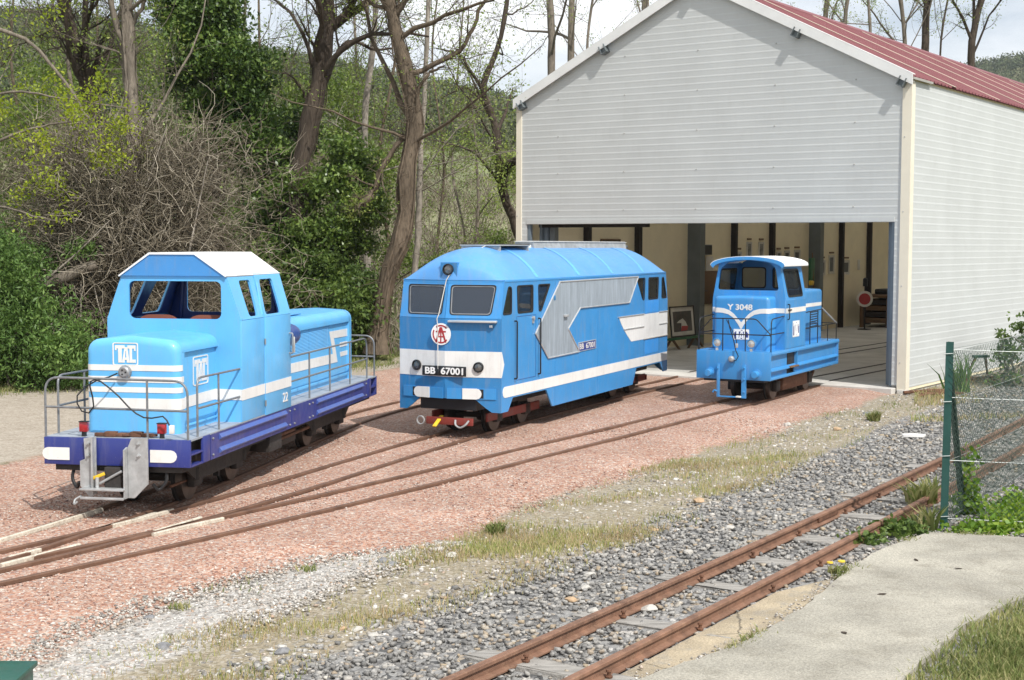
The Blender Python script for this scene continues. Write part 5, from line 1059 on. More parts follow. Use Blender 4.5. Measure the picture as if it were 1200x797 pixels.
def rnd_mat(name, stops, rough=.85, bump=.3, bs=70, var=.3, transl=0, spec=.3, nscale=None):
    m = bpy.data.materials.new(name); m.use_nodes = True; t_ = m.node_tree; p = t_.nodes['Principled BSDF']; lk = t_.links.new
    a = t_.nodes.new('ShaderNodeAttribute'); a.attribute_name = 'rnd'
    r_ = t_.nodes.new('ShaderNodeValToRGB'); e = r_.color_ramp.elements
    while len(e) < len(stops): e.new(.5)
    for i, (q, c_) in enumerate(stops): e[i].position = q; e[i].color = (*c_, 1)
    g = t_.nodes.new('ShaderNodeNewGeometry'); n_ = t_.nodes.new('ShaderNodeTexNoise'); n_.inputs['Scale'].default_value = nscale or bs; n_.inputs['Detail'].default_value = 4; lk(g.outputs['Position'], n_.inputs['Vector'])
    mm = t_.nodes.new('ShaderNodeMapRange'); mm.inputs[1].default_value = .3; mm.inputs[2].default_value = .7; mm.inputs[3].default_value = 1-var; mm.inputs[4].default_value = 1+var; lk(n_.outputs[0], mm.inputs[0])
    if nscale:
        ad = t_.nodes.new('ShaderNodeMath'); ad.operation = 'MULTIPLY_ADD'; lk(n_.outputs[0], ad.inputs[0]); ad.inputs[1].default_value = .9; s2 = t_.nodes.new('ShaderNodeMath'); s2.operation = 'MULTIPLY_ADD'; lk(a.outputs['Fac'], s2.inputs[0]); s2.inputs[1].default_value = .62; s2.inputs[2].default_value = -.26; lk(s2.outputs[0], ad.inputs[2]); lk(ad.outputs[0], r_.inputs[0])
    else: lk(a.outputs['Fac'], r_.inputs[0])
    hs = t_.nodes.new('ShaderNodeHueSaturation'); lk(r_.outputs[0], hs.inputs['Color']); lk(mm.outputs[0], hs.inputs['Value']); lk(hs.outputs[0], p.inputs['Base Color'])
    p.inputs['Roughness'].default_value = rough; p.inputs['Specular IOR Level'].default_value = spec
    if bump and not transl:
        b_ = t_.nodes.new('ShaderNodeBump'); b_.inputs['Strength'].default_value = bump; b_.inputs['Distance'].default_value = .01; lk(n_.outputs[0], b_.inputs['Height']); lk(b_.outputs[0], p.inputs['Normal'])
    if transl:
        tr = t_.nodes.new('ShaderNodeBsdfTranslucent'); ms = t_.nodes.new('ShaderNodeMixShader'); ms.inputs[0].default_value = transl
        h2 = t_.nodes.new('ShaderNodeHueSaturation'); h2.inputs['Saturation'].default_value = 1.1; h2.inputs['Value'].default_value = 1.5; lk(hs.outputs[0], h2.inputs['Color']); lk(h2.outputs[0], tr.inputs[0])
        lk(p.outputs[0], ms.inputs[1]); lk(tr.outputs[0], ms.inputs[2]); lk(ms.outputs[0], t_.nodes['Material Output'].inputs[0])
    M[name] = m; return m
rnd_mat('stone_grey', [(0, (.15, .146, .138)), (.3, (.235, .228, .215)), (.65, (.32, .31, .29)), (.86, (.39, .37, .335)), (.92, (.30, .245, .185)), (.965, (.36, .29, .20)), (.99, (.40, .37, .32)), (1, (.56, .54, .50))])
rnd_mat('stone_pale', [(0, (.17, .16, .15)), (.3, (.30, .275, .24)), (.6, (.42, .39, .35)), (.85, (.56, .54, .50)), (1, (.36, .25, .17))])
rnd_mat('stone_pink', [(0, (.17, .115, .10)), (.25, (.35, .19, .135)), (.6, (.46, .295, .22)), (.85, (.42, .35, .305)), (1, (.62, .56, .50))])
n = 42000
py = 5.5+(rg.uniform(0, 1, n)**1.7)*22; off = rg.uniform(-1.75, 1.75, n)
d_ = np.polyval(np.polyder(fu), py); q_ = np.sqrt(1+d_**2); px = np.polyval(fu, py)+(.29+off)/q_; py2 = py-(.29+off)*d_/q_
edge = np.interp(py2, BL[:, 1], BL[:, 0]); keep = (px > edge-.25+.2*rg.normal(0, 1, n)) & ~((off > .36) & (py2 < 10.9) & (off > .33)*(rg.uniform(0, 1, n) < .97)) & ~((px > np.interp(py2, [y for x, y in ed[:9]], [x for x, y in ed[:9]])-.02) & (py2 < 12.7))
for o_ in (0, .585): keep &= np.abs(.29+off-o_) > .05
sy_ = np.array([fpt(v, .29)[1] for v in slp]); sx_ = np.array([fpt(v, .29)[0] for v in slp]); dv = np.array([-.5, .86])
al = np.min(np.abs((px[:, None]-sx_)*.5+(py2[:, None]-sy_)*.86), 1); keep &= ~((al < .135) & (np.abs(off) < .68) & (rg.uniform(0, 1, n) < .82))
px, py2 = px[keep], py2[keep]; sz = rg.uniform(.012, .030, len(px))*np.clip(.8+py2/60, .8, 1.15)
tag(stones('ballast', np.stack([px, py2, rg.uniform(-.018, .012, len(px))], -1), sz*1.15, 'stone_grey', cube=True), kind='stuff')
n = 15000; yy_ = 6.5+(rg.uniform(0, 1, n)**1.3)*20; xx_ = np.interp(yy_, PW[:, 1], PW[:, 0])+rg.uniform(-.1, 2.2, n)+np.where(rg.uniform(0, 1, n) < .35, 0, 0)
keep = xx_ < np.interp(yy_, BL[:, 1], BL[:, 0])+.3; xx_, yy_ = xx_[keep], yy_[keep]
tag(stones('scattered_stones', np.stack([xx_, yy_, rg.uniform(-.008, .004, len(xx_))], -1), rg.uniform(.005, .030, len(xx_))*(rg.uniform(0, 1, len(xx_))**2+.3), 'stone_pale', seed=8), kind='stuff')
n = 30000; yy_ = 7+(rg.uniform(0, 1, n)**1.6)*16; w_ = np.interp(yy_, PW[:, 1], PW[:, 0]); xx_ = w_-rg.uniform(-.15, 5.2, n); keep = xx_ > np.interp(yy_, DT[:, 1], DT[:, 0]); xx_, yy_ = xx_[keep], yy_[keep]
tag(stones('pink_gravel', np.stack([xx_, yy_, yard_z(xx_, yy_)+rg.uniform(-.004, .003, len(xx_))], -1), rg.uniform(.006, .0135, len(xx_)), 'stone_pink', seed=9), kind='stuff')
n = 9000; yy_ = 7+5.3*rg.uniform(0, 1, n)**1.2; w_ = np.interp(yy_, PW[:, 1], PW[:, 0]); g_ = np.interp(yy_, GB[:, 1], GB[:, 0]); xx_ = w_+(g_-w_)*rg.uniform(-.25, 1.15, n)+rg.normal(0, .08, n)
tag(stones('pale_gravel', np.stack([xx_, yy_, yard_z(xx_, yy_)*.5+.015+rg.uniform(-.006, .006, n)], -1), rg.uniform(.006, .018, n), 'stone_pale', seed=12), kind='stuff')
n = 1500; k_ = rg.integers(0, len(ed)-1, n); t_ = rg.uniform(0, 1, n); E0 = np.array(ed); q_ = E0[k_]*(1-t_)[:, None]+E0[k_+1]*t_[:, None]+rg.normal(0, .05, (n, 2))+np.array([-.02, .02])
tag(stones('path_edge_grit', np.concatenate([q_, rg.uniform(.005, .045, (n, 1))], 1), rg.uniform(.004, .016, n)*rg.uniform(.5, 1, n), 'stone_pale', seed=14), kind='stuff')
rocks = [(-.76, 12.03, .07, 'brown rock at the edge of the pink gravel beside white stones', 2), (-.62, 11.98, .08, 'white stone beside the brown rock at the gravel edge', 1), (-.50, 11.78, .075, 'flat white stone right of the brown rock', 1), (-1.05, 11.55, .085, 'grey rock at the end of the pale gravel strip', 0), (-.97, 11.45, .06, 'small dark rock at the end of the pale gravel strip', 0),
 (-1.04, 9.49, .062, 'round cream stone at the edge of the ballast', 1), (-1.14, 9.5, .05, 'ochre stone beside the round cream stone', 2), (-.92, 9.35, .05, 'white stone below the round cream stone', 1), (-2.5, 9.75, .06, 'lone dark stone on the edge of the pink gravel', 0), (-2.23, 9.0, .09, 'large grey flat rock near the green box', 0), (-1.46, 8.96, .075, 'grey rock in the dry grass left of the track', 0),
 (.61, 11.11, .07, 'white rock in the ballast by a sleeper end', 1), (.56, 10.69, .06, 'pale stone near the far rail, by the tan one', 1), (.43, 10.3, .075, 'tan stone in the ballast near the far rail', 2), (.58, 9.98, .075, 'flat white stone touching the far rail', 1), (.98, 10.05, .08, 'white stone lying between the two rails', 1), (1.17, 14.28, .06, 'white stone in the dry grass strip', 1), (2.07, 16.19, .07, 'pale grey rock among the grass in mid strip', 1),
 (1.9, 14.35, .09, 'cream rock at the grass and ballast border', 2), (1.5, 11.95, .065, 'white stone close beside the far rail', 1), (2.85, 17.3, .06, 'pale stone at the end of the dry grass', 1), (4.0, 20.6, .09, 'pale rock in the stony strip before the shed', 1), (4.6, 20.1, .10, 'tan flat rock in the stony strip before the shed', 2), (5.5, 22.0, .09, 'grey rock near the shed corner strip', 0), (-1.75, 9.3, .06, 'small grey stone in reddish grass', 0), (-1.3, 13.05, .045, 'pebble alone on the pink gravel', 0), (2.0, 13.0, .07, 'white stone near the wooden sleeper end', 1), (1.3, 12.9, .06, 'brown flat stone in the ballast', 2)]
M['stone_tan'] = mat('stone_tan', (.40, .28, .17), .85, 0, .3, 14, bump=.4); M['stone_white'] = mat('stone_white', (.44, .42, .38), .85, 0, .2, 14, bump=.4, dirt=.3, dcol=(.4, .35, .28)); M['stone_dark'] = mat('stone_dark', (.20, .20, .205), .85, 0, .3, 14, bump=.4)
for i, (x, y, s_, lb, k) in enumerate(rocks):
    bm = bmesh.new(); bmesh.ops.create_icosphere(bm, subdivisions=2, radius=s_)
    r_ = random.Random(i)
    ax = [Vector((r_.uniform(-1, 1), r_.uniform(-1, 1), r_.uniform(-1, 1))).normalized() for _ in range(7)]
    for v in bm.verts:
        for a in ax:
            d = v.co.dot(a)-s_*.62
            if d > 0: v.co -= a*d*.9
        v.co.z *= .7; v.co.x *= 1.25
    bmesh.ops.rotate(bm, verts=bm.verts, cent=(0, 0, 0), matrix=Matrix.Rotation(r_.uniform(0, 6), 3, 'Z'))
    me = bpy.data.meshes.new('rock'); bm.to_mesh(me); bm.free(); o = link('rock', me, ('stone_dark', 'stone_white', 'stone_tan')[k], None, 25); o.scale = (.7, .7, .62); o.location = (x, y, s_*.15); tag(o, lb, 'rock', 'loose rocks along the track')
# ================================================================ vegetation
def leaves(name, cen, size, mat_, parent=None, seed=1, up=.3, asp=.5, out=None):
    """one rhombic, slightly folded leaf per centre"""
    r_ = np.random.default_rng(seed); n = len(cen); d = r_.normal(0, 1, (n, 3)); 
    if out is not None: d = d*.8+out
    d[:, 2] += up*r_.uniform(-1, 1, n); d /= np.linalg.norm(d, axis=1)[:, None]
    w = r_.normal(0, 1, (n, 3)); w[:, 2] *= .6; w -= d*(w*d).sum(1)[:, None]; w /= np.linalg.norm(w, axis=1)[:, None]+1e-9; nn = np.cross(d, w)
    s = (size if np.ndim(size) else np.full(n, size))*r_.uniform(.65, 1.3, n); s = s[:, None]
    a = cen-d*s*.5; e = cen+d*s*.5; m_ = cen+nn*s*.10
    co = np.stack([a, m_+w*s*asp*.5, e, m_-w*s*asp*.5], 1).reshape(-1, 3); f = np.arange(4*n).reshape(n, 4)
    return mesh_np(name, co, f, mat_, parent, False, dict(rnd=np.repeat(r_.uniform(0, 1, n), 4)))
def clumps(blobs, nc, nl, spread, seed, shell=.55):
    """leaf centres gathered in clumps that fill a set of ellipsoids (cx,cy,cz,rx,ry,rz)"""
    r_ = np.random.default_rng(seed); B_ = np.array(blobs, float); vol = B_[:, 3]*B_[:, 4]*B_[:, 5]; vol = vol**.75; k = r_.choice(len(B_), nc, p=vol/vol.sum())
    d = r_.normal(0, 1, (nc, 3)); d /= np.linalg.norm(d, axis=1)[:, None]; rad = shell+(1.05-shell)*r_.uniform(0, 1, nc)**.6; rad *= r_.uniform(.8, 1.25, nc)
    c = B_[k, :3]+d*rad[:, None]*B_[k, 3:6]
    c = np.repeat(c, nl, 0); dd = np.repeat(d, nl, 0); s = np.repeat(r_.uniform(.6, 1.4, nc)*spread, nl)
    return c+r_.normal(0, 1, (nc*nl, 3))*s[:, None]*np.array([1, 1, .7]), dd
def tubes_np(name, paths, mat_, parent=None, sides=4, seed=0):
    """paths: list of (points (m,3), radii (m,))"""
    CO, FA, RN, base = [], [], [], 0; r_ = np.random.default_rng(seed); ang = np.arange(sides)*2*np.pi/sides
    for P, rad in paths:
        P = np.asarray(P, float); rad = np.asarray(rad, float); T_ = np.gradient(P, axis=0); T_ /= np.linalg.norm(T_, axis=1)[:, None]+1e-9
        ref = np.array([.31, .17, .93]) if abs(T_[0, 2]) < .9 else np.array([1., .1, 0]); u = np.cross(T_, ref); u /= np.linalg.norm(u, axis=1)[:, None]+1e-9; v = np.cross(T_, u); m_ = len(P)
        ring = P[:, None]+(u[:, None]*np.cos(ang)[None, :, None]+v[:, None]*np.sin(ang)[None, :, None])*rad[:, None, None]
        CO.append(ring.reshape(-1, 3)); i = np.arange((m_-1)*sides).reshape(m_-1, sides)+base; j = np.roll(i, -1, 1); FA.append(np.stack([i, j, j+sides, i+sides], -1).reshape(-1, 4)); RN.append(np.full(m_*sides, r_.uniform())); base += m_*sides
    return mesh_np(name, np.concatenate(CO), np.concatenate(FA), mat_, parent, True, dict(rnd=np.concatenate(RN)))
def wander(r_, p, d, ln, r0, r1, n, curl, grav=0):
    P = [np.array(p, float)]; d = np.array(d, float); d /= np.linalg.norm(d); s = ln/n
    for k in range(n):
        d = d+r_.normal(0, curl, 3)+np.array([0, 0, grav]); d /= np.linalg.norm(d); P.append(P[-1]+d*s)
    return np.array(P), np.linspace(r0, r1, n+1), d
def grow(r_, path, levels, paths, tips, ratio=.6, nb=(3, 6), curl=.16, grav=.03, spread=.9, start=.35):
    P, rad = path; L_ = np.linalg.norm(np.diff(P, axis=0), axis=1).sum()
    for _ in range(r_.integers(*nb)):
        f = r_.uniform(start, .98); i = int(f*(len(P)-1)); tdir = P[min(i+1, len(P)-1)]-P[i-1 if i else 0]; tdir /= np.linalg.norm(tdir)+1e-9
        d = tdir+r_.normal(0, spread, 3)*np.array([1, 1, .7]); d[2] += .15
        r0 = rad[i]*r_.uniform(.22, .52); ln = L_*ratio*r_.uniform(.6, 1.15)*(1.15-f*.5)
        q, rr, _d = wander(r_, P[i], d, ln, r0, max(r0*.25, .0035), 7, curl, grav); paths.append((q, rr))
        if levels > 1 and rr[0] > .006: grow(r_, (q, rr), levels-1, paths, tips, ratio, nb, curl, grav, spread, .2)
        else: tips.append(q[3:])
def bark(name, col, **k): M[name] = mat(name, col, .92, 0, .35, 6, bump=1, bs=20, dirt=.5, dcol=tuple(x*.45 for x in col), spec=.15, stretch=(1, 1, .22), grain=.35, gs=30, **k)
bark('bark_brown', (.125, .098, .07)); bark('bark_grey', (.17, .145, .115)); bark('bark_dark', (.07, .055, .042)); bark('bark_pale', (.27, .24, .20))
rnd_mat('twig', [(0, (.075, .060, .040)), (.4, (.165, .14, .098)), (.75, (.265, .23, .17)), (1, (.40, .355, .28))], .9, 0, 20, .25)
rnd_mat('leaf_dark', [(0, (.024, .054, .012)), (.35, (.052, .10, .021)), (.65, (.105, .17, .034)), (1, (.21, .28, .06))], .42, 0, 1.4, .2, .18, .4, .9)
rnd_mat('leaf_mid', [(0, (.030, .062, .014)), (.35, (.075, .125, .028)), (.7, (.13, .19, .042)), (1, (.23, .29, .075))], .5, 0, 2, .2, .25, .35, 1.3)
rnd_mat('leaf_laurel', [(0, (.040, .075, .016)), (.4, (.09, .15, .03)), (.75, (.16, .23, .048)), (1, (.26, .32, .085))], .38, 0, 1.6, .22, .25, .45, 1.2)
rnd_mat('leaf_bright', [(0, (.05, .105, .022)), (.5, (.105, .185, .045)), (1, (.20, .29, .08))], .5, 0, 2, .2, .28, .35, 1.6)
rnd_mat('leaf_weed', [(0, (.07, .15, .02)), (.5, (.15, .26, .03)), (1, (.30, .36, .06))], .5, 0, 2, .2, .3, .35, 1.6)
rnd_mat('leaf_spring', [(0, (.08, .13, .025)), (.5, (.14, .20, .04)), (1, (.24, .29, .075))], .5, 0, 2, .2, .35, .3, 1.5)
rnd_mat('leaf_young', [(0, (.16, .22, .02)), (.5, (.27, .34, .03)), (1, (.40, .42, .06))], .55, 0, 2, .2, .4, .3, 1.5)
rnd_mat('leaf_sparse', [(0, (.13, .19, .04)), (.5, (.21, .28, .06)), (1, (.32, .35, .11))], .55, 0, 2, .2, .35, .3, 1.5)
rnd_mat('grass_blade_', [(0, (.14, .18, .045)), (.25, (.27, .27, .10)), (.5, (.44, .36, .20)), (.8, (.54, .43, .27)), (1, (.46, .25, .16))], .7, 0, 2, .2, .25, .2)
rnd_mat('grass_blade', [(0, (.42, .27, .17)), (.28, (.46, .36, .22)), (.5, (.38, .34, .17)), (.7, (.27, .28, .10)), (1, (.14, .20, .05))], .7, 0, 2, .2, .25, .2, 1.3)
rnd_mat('grass_green', [(0, (.09, .13, .035)), (.35, (.16, .20, .06)), (.65, (.27, .27, .11)), (1, (.42, .36, .20))], .65, 0, 2, .2, .25, .25, 1.5)
def spline(pts, n=24, j=0, seed=0):
    P = np.array(pts, float); t_ = np.linspace(0, len(P)-1, n); out = []
    for v in t_:
        i = min(int(v), len(P)-2); f = v-i; p0 = P[max(i-1, 0)]; p1 = P[i]; p2 = P[i+1]; p3 = P[min(i+2, len(P)-1)]
        out.append(.5*(2*p1+(p2-p0)*f+(2*p0-5*p1+4*p2-p3)*f*f+(3*p1-p0-3*p2+p3)*f**3))
    out = np.array(out)
    if j: out += np.random.default_rng(seed).normal(0, j, out.shape)*np.array([1, 1, .2])
    return out
at = lambda px, py, Y: ((px-600)/1675*Y, Y, 2.6+(287-py)/1675*Y-.0034*(px-600)/1675*Y*0)
def bare_tree(label, trunk, r0, r1, bk, seed, levels=2, nb=(5, 9), leafm=None, nleaf=5, lsize=.09, lspread=.12, group='tall trees behind the yard', nmax=2000, ratio=.42, limbs=(), cat='tree', curl=.17, start=.3, spread=.85, fine=True, fuzz=0):
    r_ = np.random.default_rng(seed); t_ = thing('tree', label, cat, tuple(trunk[0]), 0, group)
    o = np.array(trunk[0]); P = spline(trunk, 26, r0*.06, seed)-o; rad = np.linspace(r0, r1, 26)*(1+.12*r_.normal(0, 1, 26).clip(-1, 1)); rad[0] *= 1.5; rad[1] *= 1.2
    tubes_np('trunk', [(P, rad)], bk, t_, 10)
    paths, tips = [], []; main = [(P, rad)]
    for lb in limbs:
        q = spline(lb[0], 14, .02, seed+1)-o; rr = np.linspace(lb[1], lb[2], 14); paths.append((q, rr)); main.append((q, rr))
    for i, m_ in enumerate(main): grow(r_, m_, levels+(1 if fine else 0), paths, tips, ratio if i == 0 else .5, nb, curl, .02, spread, start if i == 0 else .15)
    for k in range(fuzz):
        m_ = main[r_.integers(len(main))] if k % 3 == 0 else main[0]; i_ = r_.integers(1, len(m_[0])-4); a_ = r_.normal(0, 1, 3)*np.array([1, 1, .35])+np.array([0, 0, .35]); a_ /= np.linalg.norm(a_)
        q, rr, _ = wander(r_, m_[0][i_]+a_*m_[1][i_]*.8+np.array([0, 0, r_.uniform(-.1, .1)]), a_, r_.uniform(.15, .65), r_.uniform(.004, .010), .0028, 5, .3, 0); paths.append((q, rr))
    if fuzz:   # climbing stems wound round the trunk
        for k in range(7):
            ph = r_.uniform(0, 6.28); tw = r_.normal(0, 2.2); q = np.array([P[i]+np.array([math.cos(ph+tw*i/25), math.sin(ph+tw*i/25), 0])*(rad[i]*1.02+.01) for i in range(0, int(r_.uniform(14, 25)))]); paths.append((q+r_.normal(0, .012, q.shape), np.linspace(.035, .012, len(q))*r_.uniform(.5, 1.1)))
    big = [p for p in paths if p[1][0] > .028]; small = [p for p in paths if p[1][0] <= .028]
    if big: tubes_np('limb', big, bk, t_, 6)
    if small: tag(tubes_np('twigs', small, bk, t_, 3), kind='stuff')
    if leafm and tips:
        c = np.concatenate(tips); c = c[r_.permutation(len(c))[:max(1, nmax//nleaf)]]; c = np.repeat(c, nleaf, 0); c = c+r_.normal(0, lspread, c.shape); tag(leaves('foliage', c, lsize, leafm, t_, seed), kind='stuff')
    return t_
# left: grey straight trunk rising out of the twig thicket, dark leaning trunk, branches with young leaves
bare_tree('straight grey trunk rising from the dead twig thicket', [at(168, 470, 28.5), at(163, 300, 28.5), at(158, 150, 28.5), at(155, 40, 28.5), at(150, -60, 28.5), at(165, -200, 28.6)], .14, .08, 'bark_grey', 21, 2, (6, 9), 'leaf_sparse', 3, .075, start=.3, fuzz=200, limbs=[([at(157, 100, 28.5), at(138, 20, 28.4), at(120, -60, 28)], .07, .03), ([at(155, 40, 28.5), at(180, 0, 28.4), at(215, -30, 28)], .05, .02)])
bare_tree('dark leaning trunk left of the straight grey trunk', [at(150, 440, 30), at(135, 260, 30), at(112, 130, 30), at(95, 60, 30), at(76, -10, 30), at(60, -120, 30)], .17, .09, 'bark_dark', 22, 2, (9, 13), 'leaf_sparse', 3, .075, start=.3, limbs=[([at(118, 150, 30), at(105, 70, 29.8), at(108, 0, 29.6), at(120, -60, 29.5)], .09, .04)])
r_ = np.random.default_rng(5)
t_ = bare_tree('slender tree with lime young leaves at the left edge', [at(-60, 460, 26), at(-50, 250, 26), at(-35, 60, 26), at(-20, -100, 26)], .10, .05, 'bark_grey', 23, 2, (4, 6), 'leaf_young', 9, .075, .10, start=.15, nmax=5200, fine=True, limbs=[([at(-50, 200, 26), at(10, 165, 25.8), at(60, 150, 25.6), at(112, 142, 25.5)], .035, .012), ([at(-40, 30, 26), at(40, 55, 26), at(100, 130, 26), at(118, 170, 26)], .045, .02), ([at(-50, 260, 26), at(0, 245, 25.6), at(40, 255, 25.3), at(70, 262, 25.2)], .03, .01), ([at(-55, 130, 26), at(20, 112, 25.7), at(70, 118, 25.5), at(150, 130, 25.5)], .03, .01)])
# dead twig thicket round the trunks: arching dry stems
r_ = np.random.default_rng(31); th = thing('twig_thicket', 'huge ball of dry grey brown twigs behind the leftmost locomotive', 'thicket', (-7.4, 27.6, 0)); paths = []
for k in range(4200):
    a = r_.uniform(0, 6.28); rr = r_.uniform(0, 1)**.5; z0 = r_.uniform(0, 4.4)
    p = np.array([math.cos(a)*rr*1.5, math.sin(a)*rr*1.0, z0]); d = np.array([math.cos(a)*r_.uniform(.2, 1.2), math.sin(a)*r_.uniform(.2, 1), r_.uniform(-.25, 1.1)])
    ln = r_.uniform(.6, 1.7); q, rad, _ = wander(r_, p, d, ln, r_.uniform(.006, .014), .0035, 8, .27, -.03); paths.append((q, rad))
for k in range(3800):
    a = r_.uniform(0, 6.28); rr = .7+r_.uniform(0, .75); z = r_.uniform(.2, 5.0); f = math.sqrt(max(.1, 1-((z-2.4)/3.1)**2))*(1+.28*math.sin(a*3+z*1.7)+.15*math.sin(a*7-z*3)); p = np.array([math.cos(a)*rr*2.15*f, math.sin(a)*rr*1.5*f, z])
    q, rad, _ = wander(r_, p, r_.normal(0, 1, 3)*np.array([1, 1, .8]), r_.uniform(.35, 1.0), .007, .0028, 6, .36, 0); paths.append((q, rad))
for k in range(260):
    a = r_.uniform(0, 6.28); e = r_.uniform(-.15, 1.25); d = np.array([math.cos(a)*math.cos(e), math.sin(a)*math.cos(e)*.8, math.sin(e)]); q, rad, _ = wander(r_, np.array([r_.normal(0, .25), r_.normal(0, .25), r_.uniform(.8, 2.4)]), d, r_.uniform(1.4, 2.7), r_.uniform(.012, .024), .005, 12, .13, -.03); paths.append((q, rad))
    for b_ in range(3): i = r_.integers(4, 10); q2, r2, _ = wander(r_, q[i], d+r_.normal(0, .6, 3), r_.uniform(.5, 1.1), .009, .003, 6, .22, -.02); paths.append((q2, r2))
tag(tubes_np('twigs', paths, 'twig', th, 3, 2), kind='stuff')
st_ = []
for a, c_ in ((at(132, 380, 26.3), at(198, 150, 26.6)), (at(40, 340, 26), at(130, 260, 26)), (at(215, 330, 26.4), at(245, 190, 26.6)), (at(20, 330, 26.2), at(110, 310, 26)), (at(70, 430, 26), at(45, 330, 26)), (at(100, 450, 26.2), at(95, 330, 26.2)), (at(150, 440, 26.3), at(105, 300, 26.5))):
    st_.append((spline([np.array(a)-np.array((-7.4, 27.6, 0)), (np.array(a)+np.array(c_))/2-np.array((-7.4, 27.6, 0))+r_.normal(0, .08, 3), np.array(c_)-np.array((-7.4, 27.6, 0))], 10), np.linspace(.024, .010, 10)))
tubes_np('dead_branch', st_, 'bark_pale', th, 5)
lg_ = thing('fallen_log', 'rotten fallen log lying in the thicket at the far left', 'log', at(30, 345, 26.2)); tubes_np('log', [(spline([(-.6, .2, -.15), (0, 0, 0), (.7, -.1, .28), (1.3, 0, .52)], 12, .02), np.linspace(.16, .09, 12))], 'bark_grey', lg_, 9)
# a low screen of brush on the bank so that the thicket closes to the ground
r_ = np.random.default_rng(33); paths = []
for k in range(1500):
    p = np.array([r_.uniform(-13, 0.5), 0, .1]); p[1] = np.interp(p[0], VG[:, 0], VG[:, 1])+r_.uniform(1.0, 5); q, rad, _ = wander(r_, p, (r_.normal(0, .4), r_.normal(0, .3), 1), r_.uniform(.5, 1.9), .010, .003, 7, .2, -.02); paths.append((q, rad))
tag(tubes_np('brush', paths, 'twig', None, 3, 4), kind='stuff')
# green shrubs and evergreens
def shrub(name, label, cat, base, blobs, nc, nl, spread, size, leafm, seed, stems=0, group=None, asp=.5, shell=.55, trunk=None):
    t_ = thing(name, label, cat, base, 0, group); bl = np.array(blobs, float); bl[:, :3] -= np.array(base)
    c, d = clumps(bl, nc, nl, spread, seed, shell); tag(leaves('foliage', c, size, leafm, t_, seed, out=d*.5, asp=asp), kind='stuff')
    r_ = np.random.default_rng(seed+1); ps = []
    for k in range(stems):
        b_ = bl[r_.integers(len(bl))]; q = spline([(r_.uniform(-.3, .3), r_.uniform(-.2, .2), 0), (b_[0]*.6+r_.normal(0, .2), b_[1]*.6, b_[2]*.6), tuple(b_[:3]+r_.normal(0, .4, 3)*b_[3:6])], 10, .02, k); ps.append((q, np.linspace(.035, .008, 10)))
    if ps: tubes_np('stems', ps, 'bark_grey', t_, 5)
    if trunk: tubes_np('trunk', [(spline(trunk[0], 14)-np.array(base), np.linspace(trunk[1], trunk[2], 14))], trunk[3], t_, 10)
    return t_
def E_(px, py, Y, rx, rz, ry=None):
    x, y, z = at(px, py, Y); return (x, y, z, rx*Y/1675, (ry or rx)*Y/1675, rz*Y/1675)
shrub('elder_bush', 'bright green feathery bush at the left edge by the dirt track', 'bush', (at(30, 455, 25)[0], 25, .05), [E_(40, 400, 25, 62, 55, 50), E_(-20, 370, 25, 60, 80, 50), E_(70, 425, 24.8, 40, 32), E_(10, 320, 25.2, 40, 40), E_(-60, 330, 25, 60, 110)], 1500, 26, .10, .10, 'leaf_bright', 41, 14, asp=.32)
shrub('bush', 'leafy green bush hanging over the log above the bright bush', 'bush', (at(20, 300, 26.5)[0], 26.5, .1), [E_(20, 310, 26.5, 45, 22), E_(95, 295, 26.2, 16, 12), E_(-30, 290, 26.5, 40, 40)], 260, 22, .08, .09, 'leaf_bright', 42, 6, asp=.35)
def crown(spec, seed, n=9, f=.42, j=.85):
    """break big ellipsoids into many uneven boughs so that gaps stay between them"""
    r_ = np.random.default_rng(seed); out = []
    for (x, y, z, a, b_, c_) in spec:
        for _ in range(n):
            d = r_.normal(0, 1, 3); d /= np.linalg.norm(d); q = r_.uniform(.35, 1)*j; s_ = r_.uniform(.22, .55)*f/.42; out.append((x+d[0]*a*q, y+d[1]*b_*q, z+d[2]*c_*q, a*s_*1.25, b_*s_*1.2, c_*s_*.62))
    return out
shrub('evergreen_tree', 'dark glossy evergreen tree reaching the sky left of centre', 'tree', (at(255, 460, 33.5)[0], 33.5, .1), crown([E_(248, 20, 33.5, 46, 60), E_(230, 70, 33.5, 42, 50), E_(285, 90, 33.2, 45, 55), E_(255, 150, 33.5, 50, 55), E_(305, 170, 33, 38, 50), E_(262, -35, 33.5, 38, 40), E_(212, 15, 33.8, 30, 40), E_(318, 260, 32.6, 40, 50)], 3, 10), 1250, 44, .17, .115, 'leaf_dark', 43, 16, 'evergreens behind the yard', trunk=([at(262, 460, 33.5), at(256, 260, 33.5), at(250, 60, 33.5)], .16, .06, 'bark_dark'), shell=.25)
shrub('evergreen_tree', 'broad evergreen mass between the first and middle locomotives', 'tree', (at(380, 425, 32)[0], 32, .1), crown([E_(340, 290, 32, 40, 50), E_(390, 320, 31.6, 48, 50), E_(340, 375, 31.2, 38, 45), E_(405, 385, 31, 40, 42), E_(370, 350, 31, 46, 46), E_(430, 345, 31.2, 22, 36), E_(300, 340, 31.6, 30, 60)], 5, 11), 1500, 44, .16, .11, 'leaf_mid', 44, 20, 'evergreens behind the yard', shell=.25)
shrub('laurel_bush', 'lighter green ivy crown hanging round the ivy clad trunk', 'bush', (at(380, 430, 32.4)[0], 32.4, .1), crown([E_(400, 195, 32.4, 42, 34), E_(350, 230, 32.2, 34, 34), E_(425, 235, 32, 30, 34), E_(400, 270, 32, 38, 28), E_(330, 190, 32.8, 26, 26)], 6, 9), 720, 40, .15, .11, 'leaf_laurel', 45, 10, shell=.25)
